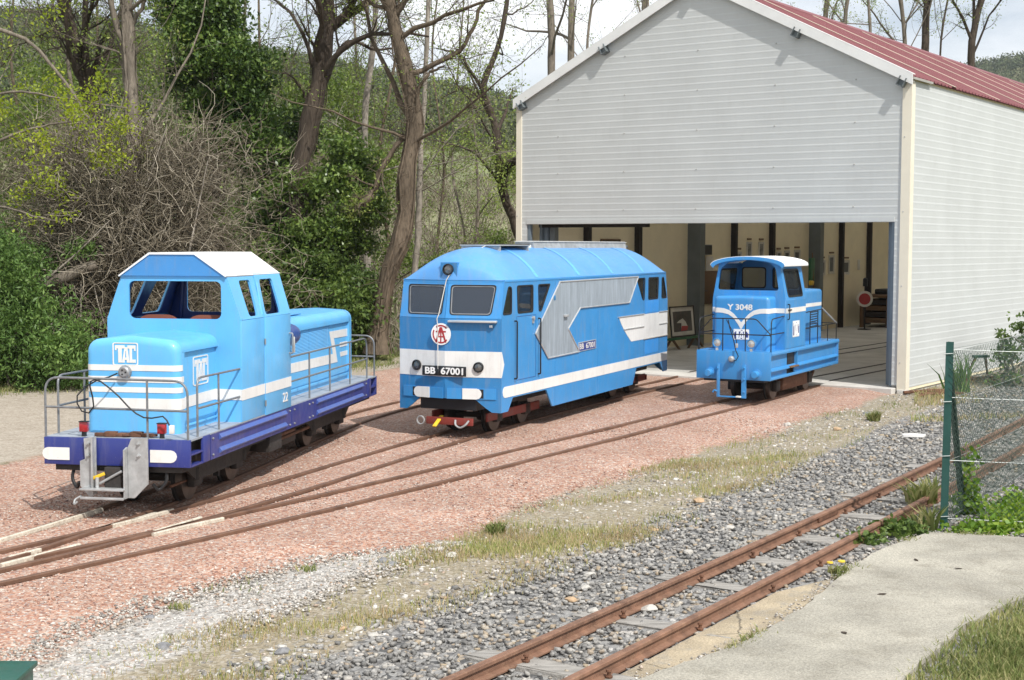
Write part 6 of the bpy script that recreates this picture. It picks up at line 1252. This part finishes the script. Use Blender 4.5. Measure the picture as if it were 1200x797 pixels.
shrub('dark_undergrowth', 'dark undergrowth filling the bank behind the first locomotive', 'undergrowth', (at(300, 440, 33)[0], 33.5, .1), crown([E_(x, 400, 33.8, 45, 50) for x in (210, 270, 330, 390)]+[E_(x, 340, 34.2, 45, 40) for x in (250, 330, 400)]+[E_(312, 245, 33.8, 36, 55), E_(352, 165, 34.4, 32, 40)], 9, 8), 1000, 30, .2, .12, 'leaf_dark', 46, 10, shell=.2)
shrub('leafy_undergrowth', 'fresh green leaves threaded through the dead twig thicket', 'undergrowth', (at(180, 440, 28)[0], 28.5, .1), crown([E_(90, 210, 28.6, 70, 60), E_(250, 300, 28.2, 50, 70), E_(60, 330, 27.6, 50, 40), E_(200, 180, 29.2, 60, 50), E_(140, 400, 27.2, 60, 30)], 12, 7), 200, 16, .14, .085, 'leaf_mid', 47, 8, shell=.1)
shrub('spring_undergrowth', 'fresh green young growth behind the trunks at far left', 'undergrowth', (at(90, 440, 35)[0], 36, .1), crown([E_(20, 150, 36, 60, 60), E_(90, 90, 37, 70, 60), E_(150, 190, 36, 60, 60), E_(30, 260, 35.5, 70, 50), E_(180, 80, 37, 50, 60)], 13, 8), 620, 20, .2, .095, 'leaf_spring', 48, 14, shell=.1)
shrub('spring_undergrowth', 'fresh green young growth behind the two big central trunks', 'undergrowth', (at(390, 440, 36)[0], 36.5, .1), crown([E_(330, 130, 36.5, 45, 45), E_(400, 130, 37, 50, 50), E_(440, 200, 36.5, 40, 60), E_(340, 210, 36, 40, 50), E_(460, 300, 36, 30, 60)], 14, 8), 560, 20, .18, .095, 'leaf_spring', 49, 14, shell=.1)
shrub('spring_bush', 'pale green bush below the meadow left of the middle locomotive', 'bush', (at(520, 400, 40)[0], 40, .1), crown([E_(515, 320, 40, 26, 30), E_(560, 330, 41, 30, 26), E_(495, 360, 39, 16, 30), E_(585, 290, 42, 14, 30)], 15, 7), 300, 18, .13, .085, 'leaf_spring', 50, 12, shell=.1)
bare_tree('thick ivy clad trunk leaning right behind the evergreens', [at(345, 430, 31.9), at(347, 300, 31.9), at(352, 210, 31.9), at(372, 110, 31.9), at(385, 30, 31.9), at(388, -60, 31.9), at(395, -180, 31.9)], .235, .15, 'bark_dark', 24, 2, (6, 9), 'leaf_sparse', 2, .07, start=.5, fuzz=300, limbs=[([at(374, 90, 31.9), at(345, 25, 31.6), at(318, 0, 32.5), at(290, -30, 32)], .05, .015), ([at(384, 40, 31.9), at(410, 15, 31.9), at(432, -20, 31.9)], .10, .05), ([at(360, 165, 31.9), at(400, 58, 33.2), at(440, 62, 33.5), at(460, 60, 33.6)], .06, .02), ([at(362, 120, 31.9), at(340, 90, 31.6), at(330, 95, 32.4)], .03, .01)])
bare_tree('tall twisting trunk left of the middle locomotive', [at(440, 415, 30.6), at(452, 330, 30.6), at(474, 265, 30.6), at(478, 200, 30.6), at(487, 140, 30.6), at(472, 75, 30.6), at(460, 20, 30.6), at(448, -50, 30.6), at(440, -180, 30.6)], .195, .11, 'bark_brown', 25, 2, (6, 9), 'leaf_sparse', 2, .07, start=.45, fuzz=420, limbs=[([at(484, 90, 30.6), at(540, 60, 30.5), at(560, 20, 30.4), at(580, -30, 30.2)], .06, .03), ([at(474, 160, 30.6), at(452, 190, 30.6), at(438, 225, 30.6), at(424, 240, 30.4)], .05, .08), ([at(462, 30, 30.6), at(480, -10, 30.6), at(500, -60, 30.6)], .07, .04), ([at(476, 180, 30.6), at(495, 100, 30.4), at(520, 80, 30.3)], .05, .02)])
bare_tree('slim pale trunk just behind the twisting trunk', [at(470, 425, 34), at(488, 300, 34), at(492, 200, 34), at(500, 60, 34), at(505, -80, 34)], .09, .05, 'bark_pale', 26, 2, (5, 8), 'leaf_sparse', 2, .065, start=.35)
bare_tree('slender pale trunk between the ivy clad and twisting trunks', [at(432, 425, 35), at(430, 260, 35), at(428, 140, 35), at(440, 30, 35), at(440, -120, 35)], .11, .06, 'bark_pale', 27, 2, (5, 8), 'leaf_sparse', 2, .065, start=.35)
bare_tree('dark crooked tree beside the shed left corner', [at(625, 330, 38), at(610, 280, 38), at(588, 220, 38), at(580, 150, 38), at(566, 105, 38), at(585, 50, 38), at(600, -40, 38)], .16, .05, 'bark_dark', 28, 2, (6, 9), 'leaf_sparse', 4, .085, .16, start=.3, nmax=2400, limbs=[([at(588, 225, 38), at(594, 195, 37.5), at(612, 186, 37)], .12, .10), ([at(566, 110, 38), at(540, 70, 37.5), at(510, 60, 37)], .05, .015), ([at(585, 215, 38), at(555, 180, 37.6), at(505, 165, 37.2)], .05, .012), ([at(575, 130, 38), at(545, 105, 37.6), at(515, 120, 37)], .04, .012)])
bare_tree('light green young tree in front of the distant meadow', [at(555, 330, 42), at(560, 240, 42), at(556, 160, 42), at(550, 110, 42)], .06, .02, 'bark_grey', 29, 2, (6, 8), 'leaf_sparse', 4, .09, .15, start=.2, ratio=.5, nmax=1800)
for i, (px, Yd, r0, lb, tp) in enumerate(((643, 47, .16, 'pale leaning trunk behind the shed roof, left one', -4), (668, 50, .15, 'pale forked trunk behind the shed roof, next to the leaning one', 2), (690, 52, .07, 'thin bare tree above the left roof slope', 10), (752, 55, .14, 'ivy wrapped tree directly above the left roof slope', 3), (962, 52, .13, 'sparse tree just right of the roof ridge', 4), (985, 55, .12, 'leafy topped tree right of the roof ridge', 8), (1012, 50, .07, 'thin bare tree in the middle of the right row', -6), (1050, 52, .12, 'bare spreading tree above the right roof slope', -10), (1078, 54, .18, 'thick dark trunk above the right roof slope', 2), (1138, 50, .16, 'dark leaning trunk rising by the wooded hill', 16), (1100, 58, .06, 'thin bare tree between the two dark trunks', 12))):
    bare_tree(lb, [at(px, 420, Yd), at(px+tp*.3, 200, Yd), at(px-tp*.4, 60, Yd), at(px+tp, -60, Yd), at(px+tp*2, -260, Yd)], r0, r0*.45, 'bark_dark' if px > 1070 else 'bark_grey', 60+i, 2, (8, 12), 'leaf_sparse', 3 if px < 1000 else 1, .07, .12, start=.45, ratio=.3, group='trees behind the shed roof', curl=.13, spread=.7)
for i, (px, Yd, r0, lb) in enumerate(((18, 36, .06, 'thin pole tree at the far left edge beyond the lime leaved one'), (62, 40, .07, 'slim tree between the left edge and the dark leaning trunk'), (128, 42, .06, 'thin tree seen between the two left trunks'), (188, 39, .08, 'thin bare tree between the grey trunk and the tall evergreen'), (318, 44, .07, 'thin tree under the patch of sky right of the tall evergreen'), (408, 43, .07, 'thin tree seen between the ivy clad and twisting trunks'), (512, 46, .06, 'slim sapling right of the twisting trunk before the meadow'), (538, 52, .06, 'distant slim tree standing in the meadow gap'), (-8, 33, .08, 'branchy tree cut by the left frame edge'), (92, 34, .09, 'branchy tree just behind the dark leaning trunk'), (215, 35.5, .08, 'branchy tree against the left flank of the tall evergreen'), (300, 38, .08, 'branchy tree against the right flank of the tall evergreen'), (455, 37, .07, 'branchy tree right behind the twisting trunk'))):
    bare_tree(lb, [at(px, 400, Yd), at(px+9*math.sin(i*2.1), 290, Yd), at(px+14*math.sin(i*1.3+1), 190, Yd), at(px+12*math.sin(i*2.7), 60, Yd), at(px+16*math.cos(i), -80, Yd)], r0, r0*.4, 'bark_grey' if i % 2 else 'bark_brown', 140+i, 2, (13, 19), 'leaf_spring', 4, .08, .16, start=.08, ratio=.38, group='thin trees beyond the thicket', nmax=2800, curl=.15)
# grass: dry strip, verge, corner lawn, weeds
def blades(name, pts, h, mat_, seed, wd=.006, lean=.35):
    r_ = np.random.default_rng(seed); n = len(pts); hh = h*r_.uniform(.45, 1.25, n); a = r_.uniform(0, 6.28, n); w = np.stack([np.cos(a), np.sin(a), np.zeros(n)], -1)*wd*r_.uniform(.6, 1.3, n)[:, None]
    ln = r_.normal(0, lean, (n, 2))*hh[:, None]; mid = pts+np.concatenate([ln*.35, (hh*.6)[:, None]], 1); tip = pts+np.concatenate([ln, hh[:, None]], 1)
    co = np.stack([pts-w, pts+w, mid+w*.7, mid-w*.7, tip], 1).reshape(-1, 3); i = np.arange(n)[:, None]*5
    f = np.concatenate([i+np.array([[0, 1, 2]]), i+np.array([[0, 2, 3]]), i+np.array([[3, 2, 4]])])
    return tag(mesh_np(name, co, f, mat_, None, False, dict(rnd=np.repeat(r_.uniform(0, 1, n), 5))), kind='stuff')
def patchy(x, y, s, seed, th): return wob(x, y, s, seed) > th
n = 130000; y_ = 6.5+(rg.uniform(0, 1, n)**1.35)*15.5; lo = np.where(y_ < 12.2, np.interp(y_, GB[:, 1], GB[:, 0])-.15, np.interp(y_, PW[:, 1], PW[:, 0])-.05); hi = np.interp(y_, BL[:, 1], BL[:, 0])+.12
x_ = lo+(hi-lo)*rg.uniform(0, 1, n)+rg.normal(0, .07, n); dn = np.clip(.26+wob(x_, y_, 2.0, 7)*.55+wob(x_, y_, 7, 8)*.45, .015, 1)**1.5; k_ = (rg.uniform(0, 1, n) < dn) & (rg.uniform(0, 1, n) < np.clip((20.5-y_)/5, .04, 1))
blades('dry_grass', np.stack([x_, y_, np.zeros(n)], -1)[k_], .055, 'grass_blade', 1, .0036)
n = 16000; y_ = 7+rg.uniform(0, 1, n)*17; lo = np.interp(y_, PW[:, 1], PW[:, 0])-.1; hi = np.interp(y_, BL[:, 1], BL[:, 0])+.3; x_ = lo+(hi-lo)*rg.uniform(0, 1, n); k_ = rg.uniform(0, 1, n) < np.clip(wob(x_, y_, 4, 17)*1.2-.35, 0, 1)
blades('green_grass', np.stack([x_, y_, np.zeros(n)], -1)[k_], .055, 'grass_green', 2, .005)
n = 46000; y_ = rg.uniform(6.8, 12.2, n); xe = np.interp(y_, [6.2, 7.2, 8.43, 9.5, 10.55, 11.25, 12.2], [1.2, 1.7, 2.4, 3.05, 3.95, 4.6, 5.4]); x_ = xe+rg.uniform(-.06, 1.6, n)**1.0; k_ = rg.uniform(0, 1, n) < np.clip(.3+(x_-xe)*1.4, 0, 1); k_ &= x_ < 5
blades('lawn', np.stack([x_, y_, np.zeros(n)], -1)[k_], .07, 'grass_green', 3, .005, .5)
n = 2600; k2 = rg.integers(1, len(ed)-3, n); t2 = rg.uniform(0, 1, n); E0 = np.array(ed); q2 = E0[k2]*(1-t2)[:, None]+E0[k2+1]*t2[:, None]+rg.normal(0, .035, (n, 2)); k_ = wob(q2[:, 0], q2[:, 1], 5, 23) > .25; blades('edge_grass', np.concatenate([q2, np.full((n, 1), .01)], 1)[k_], .06, 'grass_green', 7, .005, .5)
n = 30000; y_ = rg.uniform(5.5, 24, n); x_ = np.polyval(fu, y_)+3.0+rg.uniform(0, 1, n)**1.4*7; k_ = (y_ > 12.6) | (x_ > 5); blades('meadow_grass', np.stack([x_, y_, np.zeros(n)], -1)[k_], .10, 'grass_green', 8, .008, .5)
n = 42000; x_ = rg.uniform(-13, -.5, n); yv = np.interp(x_, VG[:, 0], VG[:, 1]); y_ = yv+rg.normal(0, .6, n)+rg.uniform(-.6, 2.5, n); blades('verge_grass', np.stack([x_, y_, np.where(y_ > yv, .06, 0)], -1), .13, 'grass_green', 4, .008, .45)
n = 9000; y_ = rg.uniform(21, 28, n); x_ = np.interp(y_, [21, 25, 28], [6.2, 7.4, 9.6])+rg.uniform(-.3, 2.6, n); k_ = patchy(x_, y_, 2.2, 19, .05); blades('weedy_grass', np.stack([x_, y_, np.zeros(n)], -1)[k_], .11, 'grass_blade', 5, .006, .4)
def tuft(label, p, n_, h, seed, wd=.012, m_='grass_green', r=.09, name='grass_tuft', cat='plant', group=None, lean=.45):
    t_ = thing(name, label, cat, p, 0, group); r_ = np.random.default_rng(seed); a = r_.uniform(0, 6.28, n_); q = r*np.sqrt(r_.uniform(0, 1, n_)); o = blades('leaf_blades', np.stack([np.cos(a)*q, np.sin(a)*q, np.zeros(n_)], -1), h, m_, seed, wd, lean); o.parent = t_
    return t_
tuft('round green grass tuft on the stony strip before the shed', (5.40, 21.2, 0), 240, .14, 71, .010)
tuft('tall leafy weed between the rails by the green post', (4.15, 14.3, 0), 110, .26, 72, .020, 'grass_green', .14, 'weed', lean=.5)
tuft('green weed against the foot of the green post', (3.78, 12.95, .0), 90, .22, 73, .016, 'grass_green', .10, 'weed')
tuft('sword leaved iris clump at the shed side wall', (7.95, 25.4, 0), 60, .62, 74, .018, 'leaf_bright', .22, 'iris', lean=.25)
tuft('green tuft at the edge of the pink gravel, mid strip', (-.15, 12.75, 0), 160, .11, 75, .008)
tuft('small tuft on the pink gravel nearest the green box', (-2.35, 10.0, 0), 70, .07, 76, .006)
tuft('tiny tuft on the pink gravel above the pale strip', (-1.62, 11.2, 0), 70, .07, 77, .006)
d_ = tuft('yellow dandelion at the edge of the concrete path', (2.60, 11.2, .01), 60, .07, 78, .010, name='dandelion'); MB().lathe([(.0, .0), (.03, .01), (.028, .02), (.0, .024)], (.02, 0, .08), Z, 12).lathe([(.0, .0), (.026, .008), (.024, .018), (.0, .02)], (-.06, .05, .06), Z, 12).build('flower', 'yellow', d_)
def weeds(label, blobs, nc, nl, spread, size, m_, seed, asp=.7, name='weed_patch', cat='plants', stems=0): return shrub(name, label, cat, (blobs[0][0], blobs[0][1], 0), blobs, nc, nl, spread, size, m_, seed, stems, None, asp, .2)
weeds('low yellow green weeds spreading along the fence foot', [(4.6, 12.95, .03, .5, .25, .06), (5.1, 13.2, .04, .5, .35, .09), (4.25, 12.85, .03, .25, .15, .05), (5.3, 14.0, .05, .4, .5, .10), (4.9, 13.6, .04, .4, .4, .09)], 520, 12, .045, .055, 'leaf_weed', 81)
weeds('darker creeping plants below the weeds by the path edge', [(3.55, 12.75, .04, .22, .2, .06), (3.1, 12.35, .03, .2, .15, .05), (4.9, 12.3, .08, .3, .2, .12)], 160, 14, .04, .055, 'leaf_mid', 82)
weeds('climbing bindweed on the slanting fence brace', [(4.40, 13.65, .35, .07, .07, .3), (4.43, 13.75, .1, .12, .1, .12)], 60, 10, .04, .06, 'leaf_weed', 83)
shrub('sapling', 'leafy sapling growing by the shed side wall behind the fence', 'sapling', (9.3, 26.6, 0), [(9.25, 26.6, .8, .3, .25, .45), (9.7, 26.9, .8, .35, .3, .5), (9.1, 26.4, .3, .3, .25, .25), (10.2, 27, .6, .4, .4, .5)], 130, 14, .07, .10, 'leaf_mid', 84, 12)
# ---------------------------------------------------------------- hills, meadow and far woods
def hill(name, x0, x1, y0, y1, fn, n=70):
    hx = np.linspace(x0, x1, n); hy = np.linspace(y0, y1, n); A_, B_ = np.meshgrid(hx, hy); Zh = fn(A_, B_); ii = np.arange(n*n).reshape(n, n)
    return hx, hy, mesh_np(name, np.stack([A_, B_, Zh], -1).reshape(-1, 3), np.stack([ii[:-1, :-1], ii[:-1, 1:], ii[1:, 1:], ii[1:, :-1]], -1).reshape(-1, 4), None, None, True)
sm = lambda v: v*v*(3-2*v)
def left_hill(x, y):
    ridge = np.interp(x, [-400, -160, -95, -40, 0, 60, 160], [62, 58, 54, 44, 35, 26, 22]); f = np.clip((y-48)/(330-48), 0, 1)**.95; return -1.0+ridge*f+wob(x, y, .03, 40)*3*f
def right_hill(x, y):
    ridge = np.interp(x, [-300, 0, 120, 200, 330, 600], [40, 52, 62, 82, 100, 110]); f = sm(np.clip((y-330)/(620-330), 0, 1)); return -4+ridge*f+wob(x, y, .02, 41)*4*f
M['hill_soil'] = mat('hill_soil', (.17, .175, .085), .95, 0, .35, .12, dirt=.6, dcol=(.20, .175, .12)); M['meadow'] = mat('meadow', (.135, .155, .065), .95, 0, .45, .25, dirt=.8, dcol=(.20, .19, .09))
_, _, o = hill('hill', -420, 200, 44, 420, left_hill, 110); o.data.materials.append(M['hill_soil']); tag(o, kind='structure')
_, _, o = hill('hill', -300, 700, 320, 800, right_hill); o.data.materials.append(M['hill_soil']); tag(o, kind='structure')
hx, hy, o = hill('meadow', -15, 3, 92, 140, lambda x, y: left_hill(x, y)+.5*np.clip(np.minimum(np.minimum(x+15, 3-x), np.minimum(y-92, 140-y))/2.5+wob(x, y, .4, 44)*.5, -.8, 1), 60); o.data.materials.append(M['meadow']); tag(o, kind='structure')
rnd_mat('far_leaf', [(0, (.045, .07, .032)), (.35, (.08, .105, .045)), (.7, (.13, .145, .07)), (1, (.19, .175, .11))], .7, 0, .05, .25, 0, .15)
rnd_mat('scrub_leaf', [(0, (.10, .085, .055)), (.4, (.16, .145, .085)), (.7, (.14, .18, .06)), (1, (.25, .24, .14))], .8, 0, .2, .25, .15, .15)
def wood(name, X0, X1, Y0, Y1, fn, n, size, per, mat_, seed, keep=None, leaf=1.0, tall=1.2):
    r_ = np.random.default_rng(seed); x = r_.uniform(X0, X1, n); y = Y0+(Y1-Y0)*r_.uniform(0, 1, n)
    if keep is not None: k = keep(x, y); x, y = x[k], y[k]
    n = len(x); s = size*r_.uniform(.6, 1.35, n); z = fn(x, y); d = r_.normal(0, 1, (n, per, 3)); d /= np.linalg.norm(d, axis=2)[..., None]; d[..., 2] = np.abs(d[..., 2])*1.0
    c = np.stack([x, y, z], -1)[:, None]+d*s[:, None, None]*np.array([1, 1, tall])*r_.uniform(.5, 1.05, (n, per, 1)); c = c.reshape(-1, 3)
    o = leaves(name, c, np.repeat(s, per)*leaf, mat_, None, seed, out=d.reshape(-1, 3)*1.2, asp=.8)
    a = np.repeat(np.repeat(r_.uniform(0, 1, n), per), 4); b_ = np.empty(len(a)); o.data.attributes['rnd'].data.foreach_get('value', b_.astype(np.float32)) if False else None
    o.data.attributes['rnd'].data.foreach_set('value', (a*.75+np.random.default_rng(seed).uniform(0, .25, len(a))).astype(np.float32))
    return tag(o, kind='stuff')
notmeadow = lambda x, y: ~((x/y > -.125) & (x/y < .03) & (y > 80) & (y < 142))
wood('far_wood', -190, 45, 130, 335, left_hill, 5200, 2.6, 230, 'far_leaf', 91, lambda x, y: notmeadow(x, y) & (x/y > -.39) & (x/y < .03), .135)
wood('far_wood', 90, 330, 350, 640, right_hill, 3200, 4.4, 160, 'far_leaf', 92, lambda x, y: (x/y > .24) & (x/y < .40), .15)
flat = lambda x, y: ground_z(np.asarray(x, float), np.asarray(y, float))
wood('scrub', -60, 8, 40, 95, lambda x, y: np.maximum(flat(x, y), left_hill(x, y)), 420, 1.1, 130, 'scrub_leaf', 93, lambda x, y: (x/y < -.13) | (np.random.default_rng(1).uniform(0, 1, len(x)) < .45), .13, 1.0)
wood('scrub', -70, 30, 80, 140, left_hill, 900, 1.5, 90, 'scrub_leaf', 94, notmeadow, .22)
wood('scrub', -16, 4, 86, 142, left_hill, 420, 1.0, 110, 'scrub_leaf', 96, None, .13)
r_ = np.random.default_rng(95); paths = []
for k in range(1500):
    y = r_.uniform(38, 95); x = r_.uniform(-.34, .02)*y; q, rad, _ = wander(r_, (x, y, float(max(flat(np.array(x), np.array(y)), left_hill(np.array(x), np.array(y))))), (r_.normal(0, .15), 0, 1), r_.uniform(1.0, 3.2), .022, .006, 6, .12, 0); paths.append((q, rad))
    for b_ in range(3): i = r_.integers(2, 6); q2, r2, _ = wander(r_, q[i], (r_.normal(0, .7), r_.normal(0, .5), .8), r_.uniform(.6, 1.6), .014, .005, 4, .15, 0); paths.append((q2, r2))
tag(tubes_np('scrub_stems', paths, 'twig', None, 3, 6), kind='stuff')
# ---------------------------------------------------------------- fence, box, bits and pieces
post = thing('fence_post', 'dark green steel fence post with slanting brace by the rusty track', 'fence post', (3.977, 13.03, 0))
MB().prism([(-.035, -.02, -.1), (.035, -.02, -.1), (.035, -.014, -.1), (.004, -.014, -.1), (.004, .03, -.1), (-.004, .03, -.1), (-.004, -.014, -.1), (-.035, -.014, -.1)], (.02, .0, 1.83)).build('post', 'green_post', post, 0)
MB().tube([(.06, .10, 1.45), (.43, .76, -.05)], .030, 6).build('brace', 'brace_green', post, 0)
for z in (.12, .68, 1.18, 1.62): MB().tube([(-.04, -.03, z), (.04, -.035, z+.005), (.045, .03, z)], .004, 5).build('tie_wire', 'wire', post)
def fence(label, a, c, h_, seed, nw=(.08, .62, 1.20, 1.66), off=.05):
    f_ = thing('wire_fence', label, 'fence', (a[0], a[1], 0), 0, 'chain link fences meeting at the green post'); d = Vector((c[0]-a[0], c[1]-a[1], 0)); L_ = d.length; d /= L_; cell = .062; ps = []
    N2 = Vector((-d.y, d.x, 0))*.004
    for sg in (1, -1):
        u = -h_
        while u < L_+h_:
            a0, b0 = (u, off), (u+h_, off+h_)
            if sg < 0: a0, b0 = (u, off+h_), (u+h_, off)
            t0 = max(0, -a0[0]/h_); t1 = min(1, (L_-a0[0])/h_)
            if t1 > t0+.01:
                m_ = 4; P = []
                for k in range(m_+1):
                    t = t0+(t1-t0)*k/m_; uu = a0[0]+h_*t; zz = a0[1]+(b0[1]-a0[1])*t; w_ = .012*math.sin(uu*5+zz*3); P.append(np.array(d*uu+N2*sg+Vector((0, 0, zz)))+np.array([w_, w_, 0]))
                ps.append((np.array(P), np.full(m_+1, .0019)))
            u += cell*1.4142/1.0*.72
    tag(tubes_np('chain_link', ps, 'mesh_wire', f_, 3), kind='stuff')
    for z in nw: MB().tube([d*(L_*k/10)+Vector((0, 0, z-.025*math.sin(math.pi*k/10)))for k in range(11)], .0035, 5).build('line_wire', 'wire', f_)
    return f_
fence('chain link fence running away from the green post beside the track', (4.0, 13.06), (6.6, 17.3), 1.58, 1)
fence('chain link fence running right from the green post towards the path', (4.0, 13.02), (6.4, 12.85), 1.58, 2, (.10, .64, 1.22, 1.66))
t = thing('green_box', 'dark green metal box corner poking in at the bottom left', 'box', (-2.98, 7.75, 0)); b = MB(); b.box(-.5, .25, -.35, .28, .0, .185, .008).build('body', 'bin_green', t); b = MB(); b.box(-.52, .27, -.37, .30, .185, .214, .006).build('lid', 'bin_green', t)
t = thing('trestle', 'rusty A shaped trestle standing by the shed side behind the fence', 'trestle', (8.95, 27.2, 0), .3)
for x in (-.22, .22):
    MB().tube([(x*1.2-.10, 0, 0), (x*.5, 0, .50)], .022, 6).build('leg', 'rust', t)
    MB().tube([(x*1.2+.06, .2, 0), (x*.5, .03, .49)], .02, 6).build('leg', 'green_post', t)
MB().box(-.17, .17, -.04, .05, .48, .53, .008).build('top_beam', 'green_post', t); MB().box(-.34, .42, -.05, .05, .04, .12, .005).build('foot_beam', 'rust', t)
for i, (x, y, rz, l_, lb) in enumerate(((7.35, 25.05, .25, 1.0, 'rusty pipe lying at the foot of the shed corner, nearest the wall'), (7.45, 24.7, .05, .8, 'rusty bar lying in front of the pipe at the shed corner'), (7.2, 24.5, .5, .5, 'short rusty bar nearest the shed corner footing'))):
    o = MB().tube([(-l_/2, 0, .04), (0, .03, .06), (l_/2, 0, .05)], .03-.006*i, 7).build('scrap_bar', 'rust', None); o.location = (x, y, 0); o.rotation_euler = (0, 0, rz); tag(o, lb, 'scrap metal', 'scrap bars at the shed corner')
b = MB(); b.plate(rpoly([(-.16, -.06), (.1, -.1), (.2, .03), (.05, .1), (-.12, .08)], .04), [], (0, 0, .02), X, Y, .03); o = b.build('plastic_scrap', 'white_paint', None); o.location = (5.45, 19.3, 0); tag(o, 'crumpled white plastic scrap on the stony strip', 'litter')
for i, (x, y, lb) in enumerate(((2.72, 10.35, 'dark curled dead leaf in the middle of the concrete path'), (3.3, 11.5, 'dark dead leaf on the path nearest the green weeds'), (3.55, 11.2, 'dead leaf at the right side of the path by the lawn'), (2.2, 9.3, 'dead leaf on the path nearest the camera'))):
    o = MB().plate(rpoly([(-.035, 0), (-.012, .016), (.02, .012), (.038, -.004), (.012, -.014), (-.015, -.010)], .006), [], (0, 0, 0), X, Y, .003).build('dead_leaf', 'bark_dark', None, 0); o.location = (x, y, .049); o.rotation_euler = (.12, -.1, i*1.7); tag(o, lb, 'leaf', 'dead leaves on the path')
# ================================================================ air
hz = MB(); hz.box(-1400, 1400, -30, 2000, -6, 125)
ho = hz.build('haze', None, None, 0); tag(ho, kind='stuff')
hm = bpy.data.materials.new('haze_air'); hm.use_nodes = True; t = hm.node_tree; t.nodes.clear()
vo = t.nodes.new('ShaderNodeVolumePrincipled'); vo.inputs['Color'].default_value = (.86, .92, 1, 1); vo.inputs['Density'].default_value = .0002; vo.inputs['Anisotropy'].default_value = .2
mo = t.nodes.new('ShaderNodeOutputMaterial'); t.links.new(vo.outputs[0], mo.inputs['Volume']); ho.data.materials.append(hm)
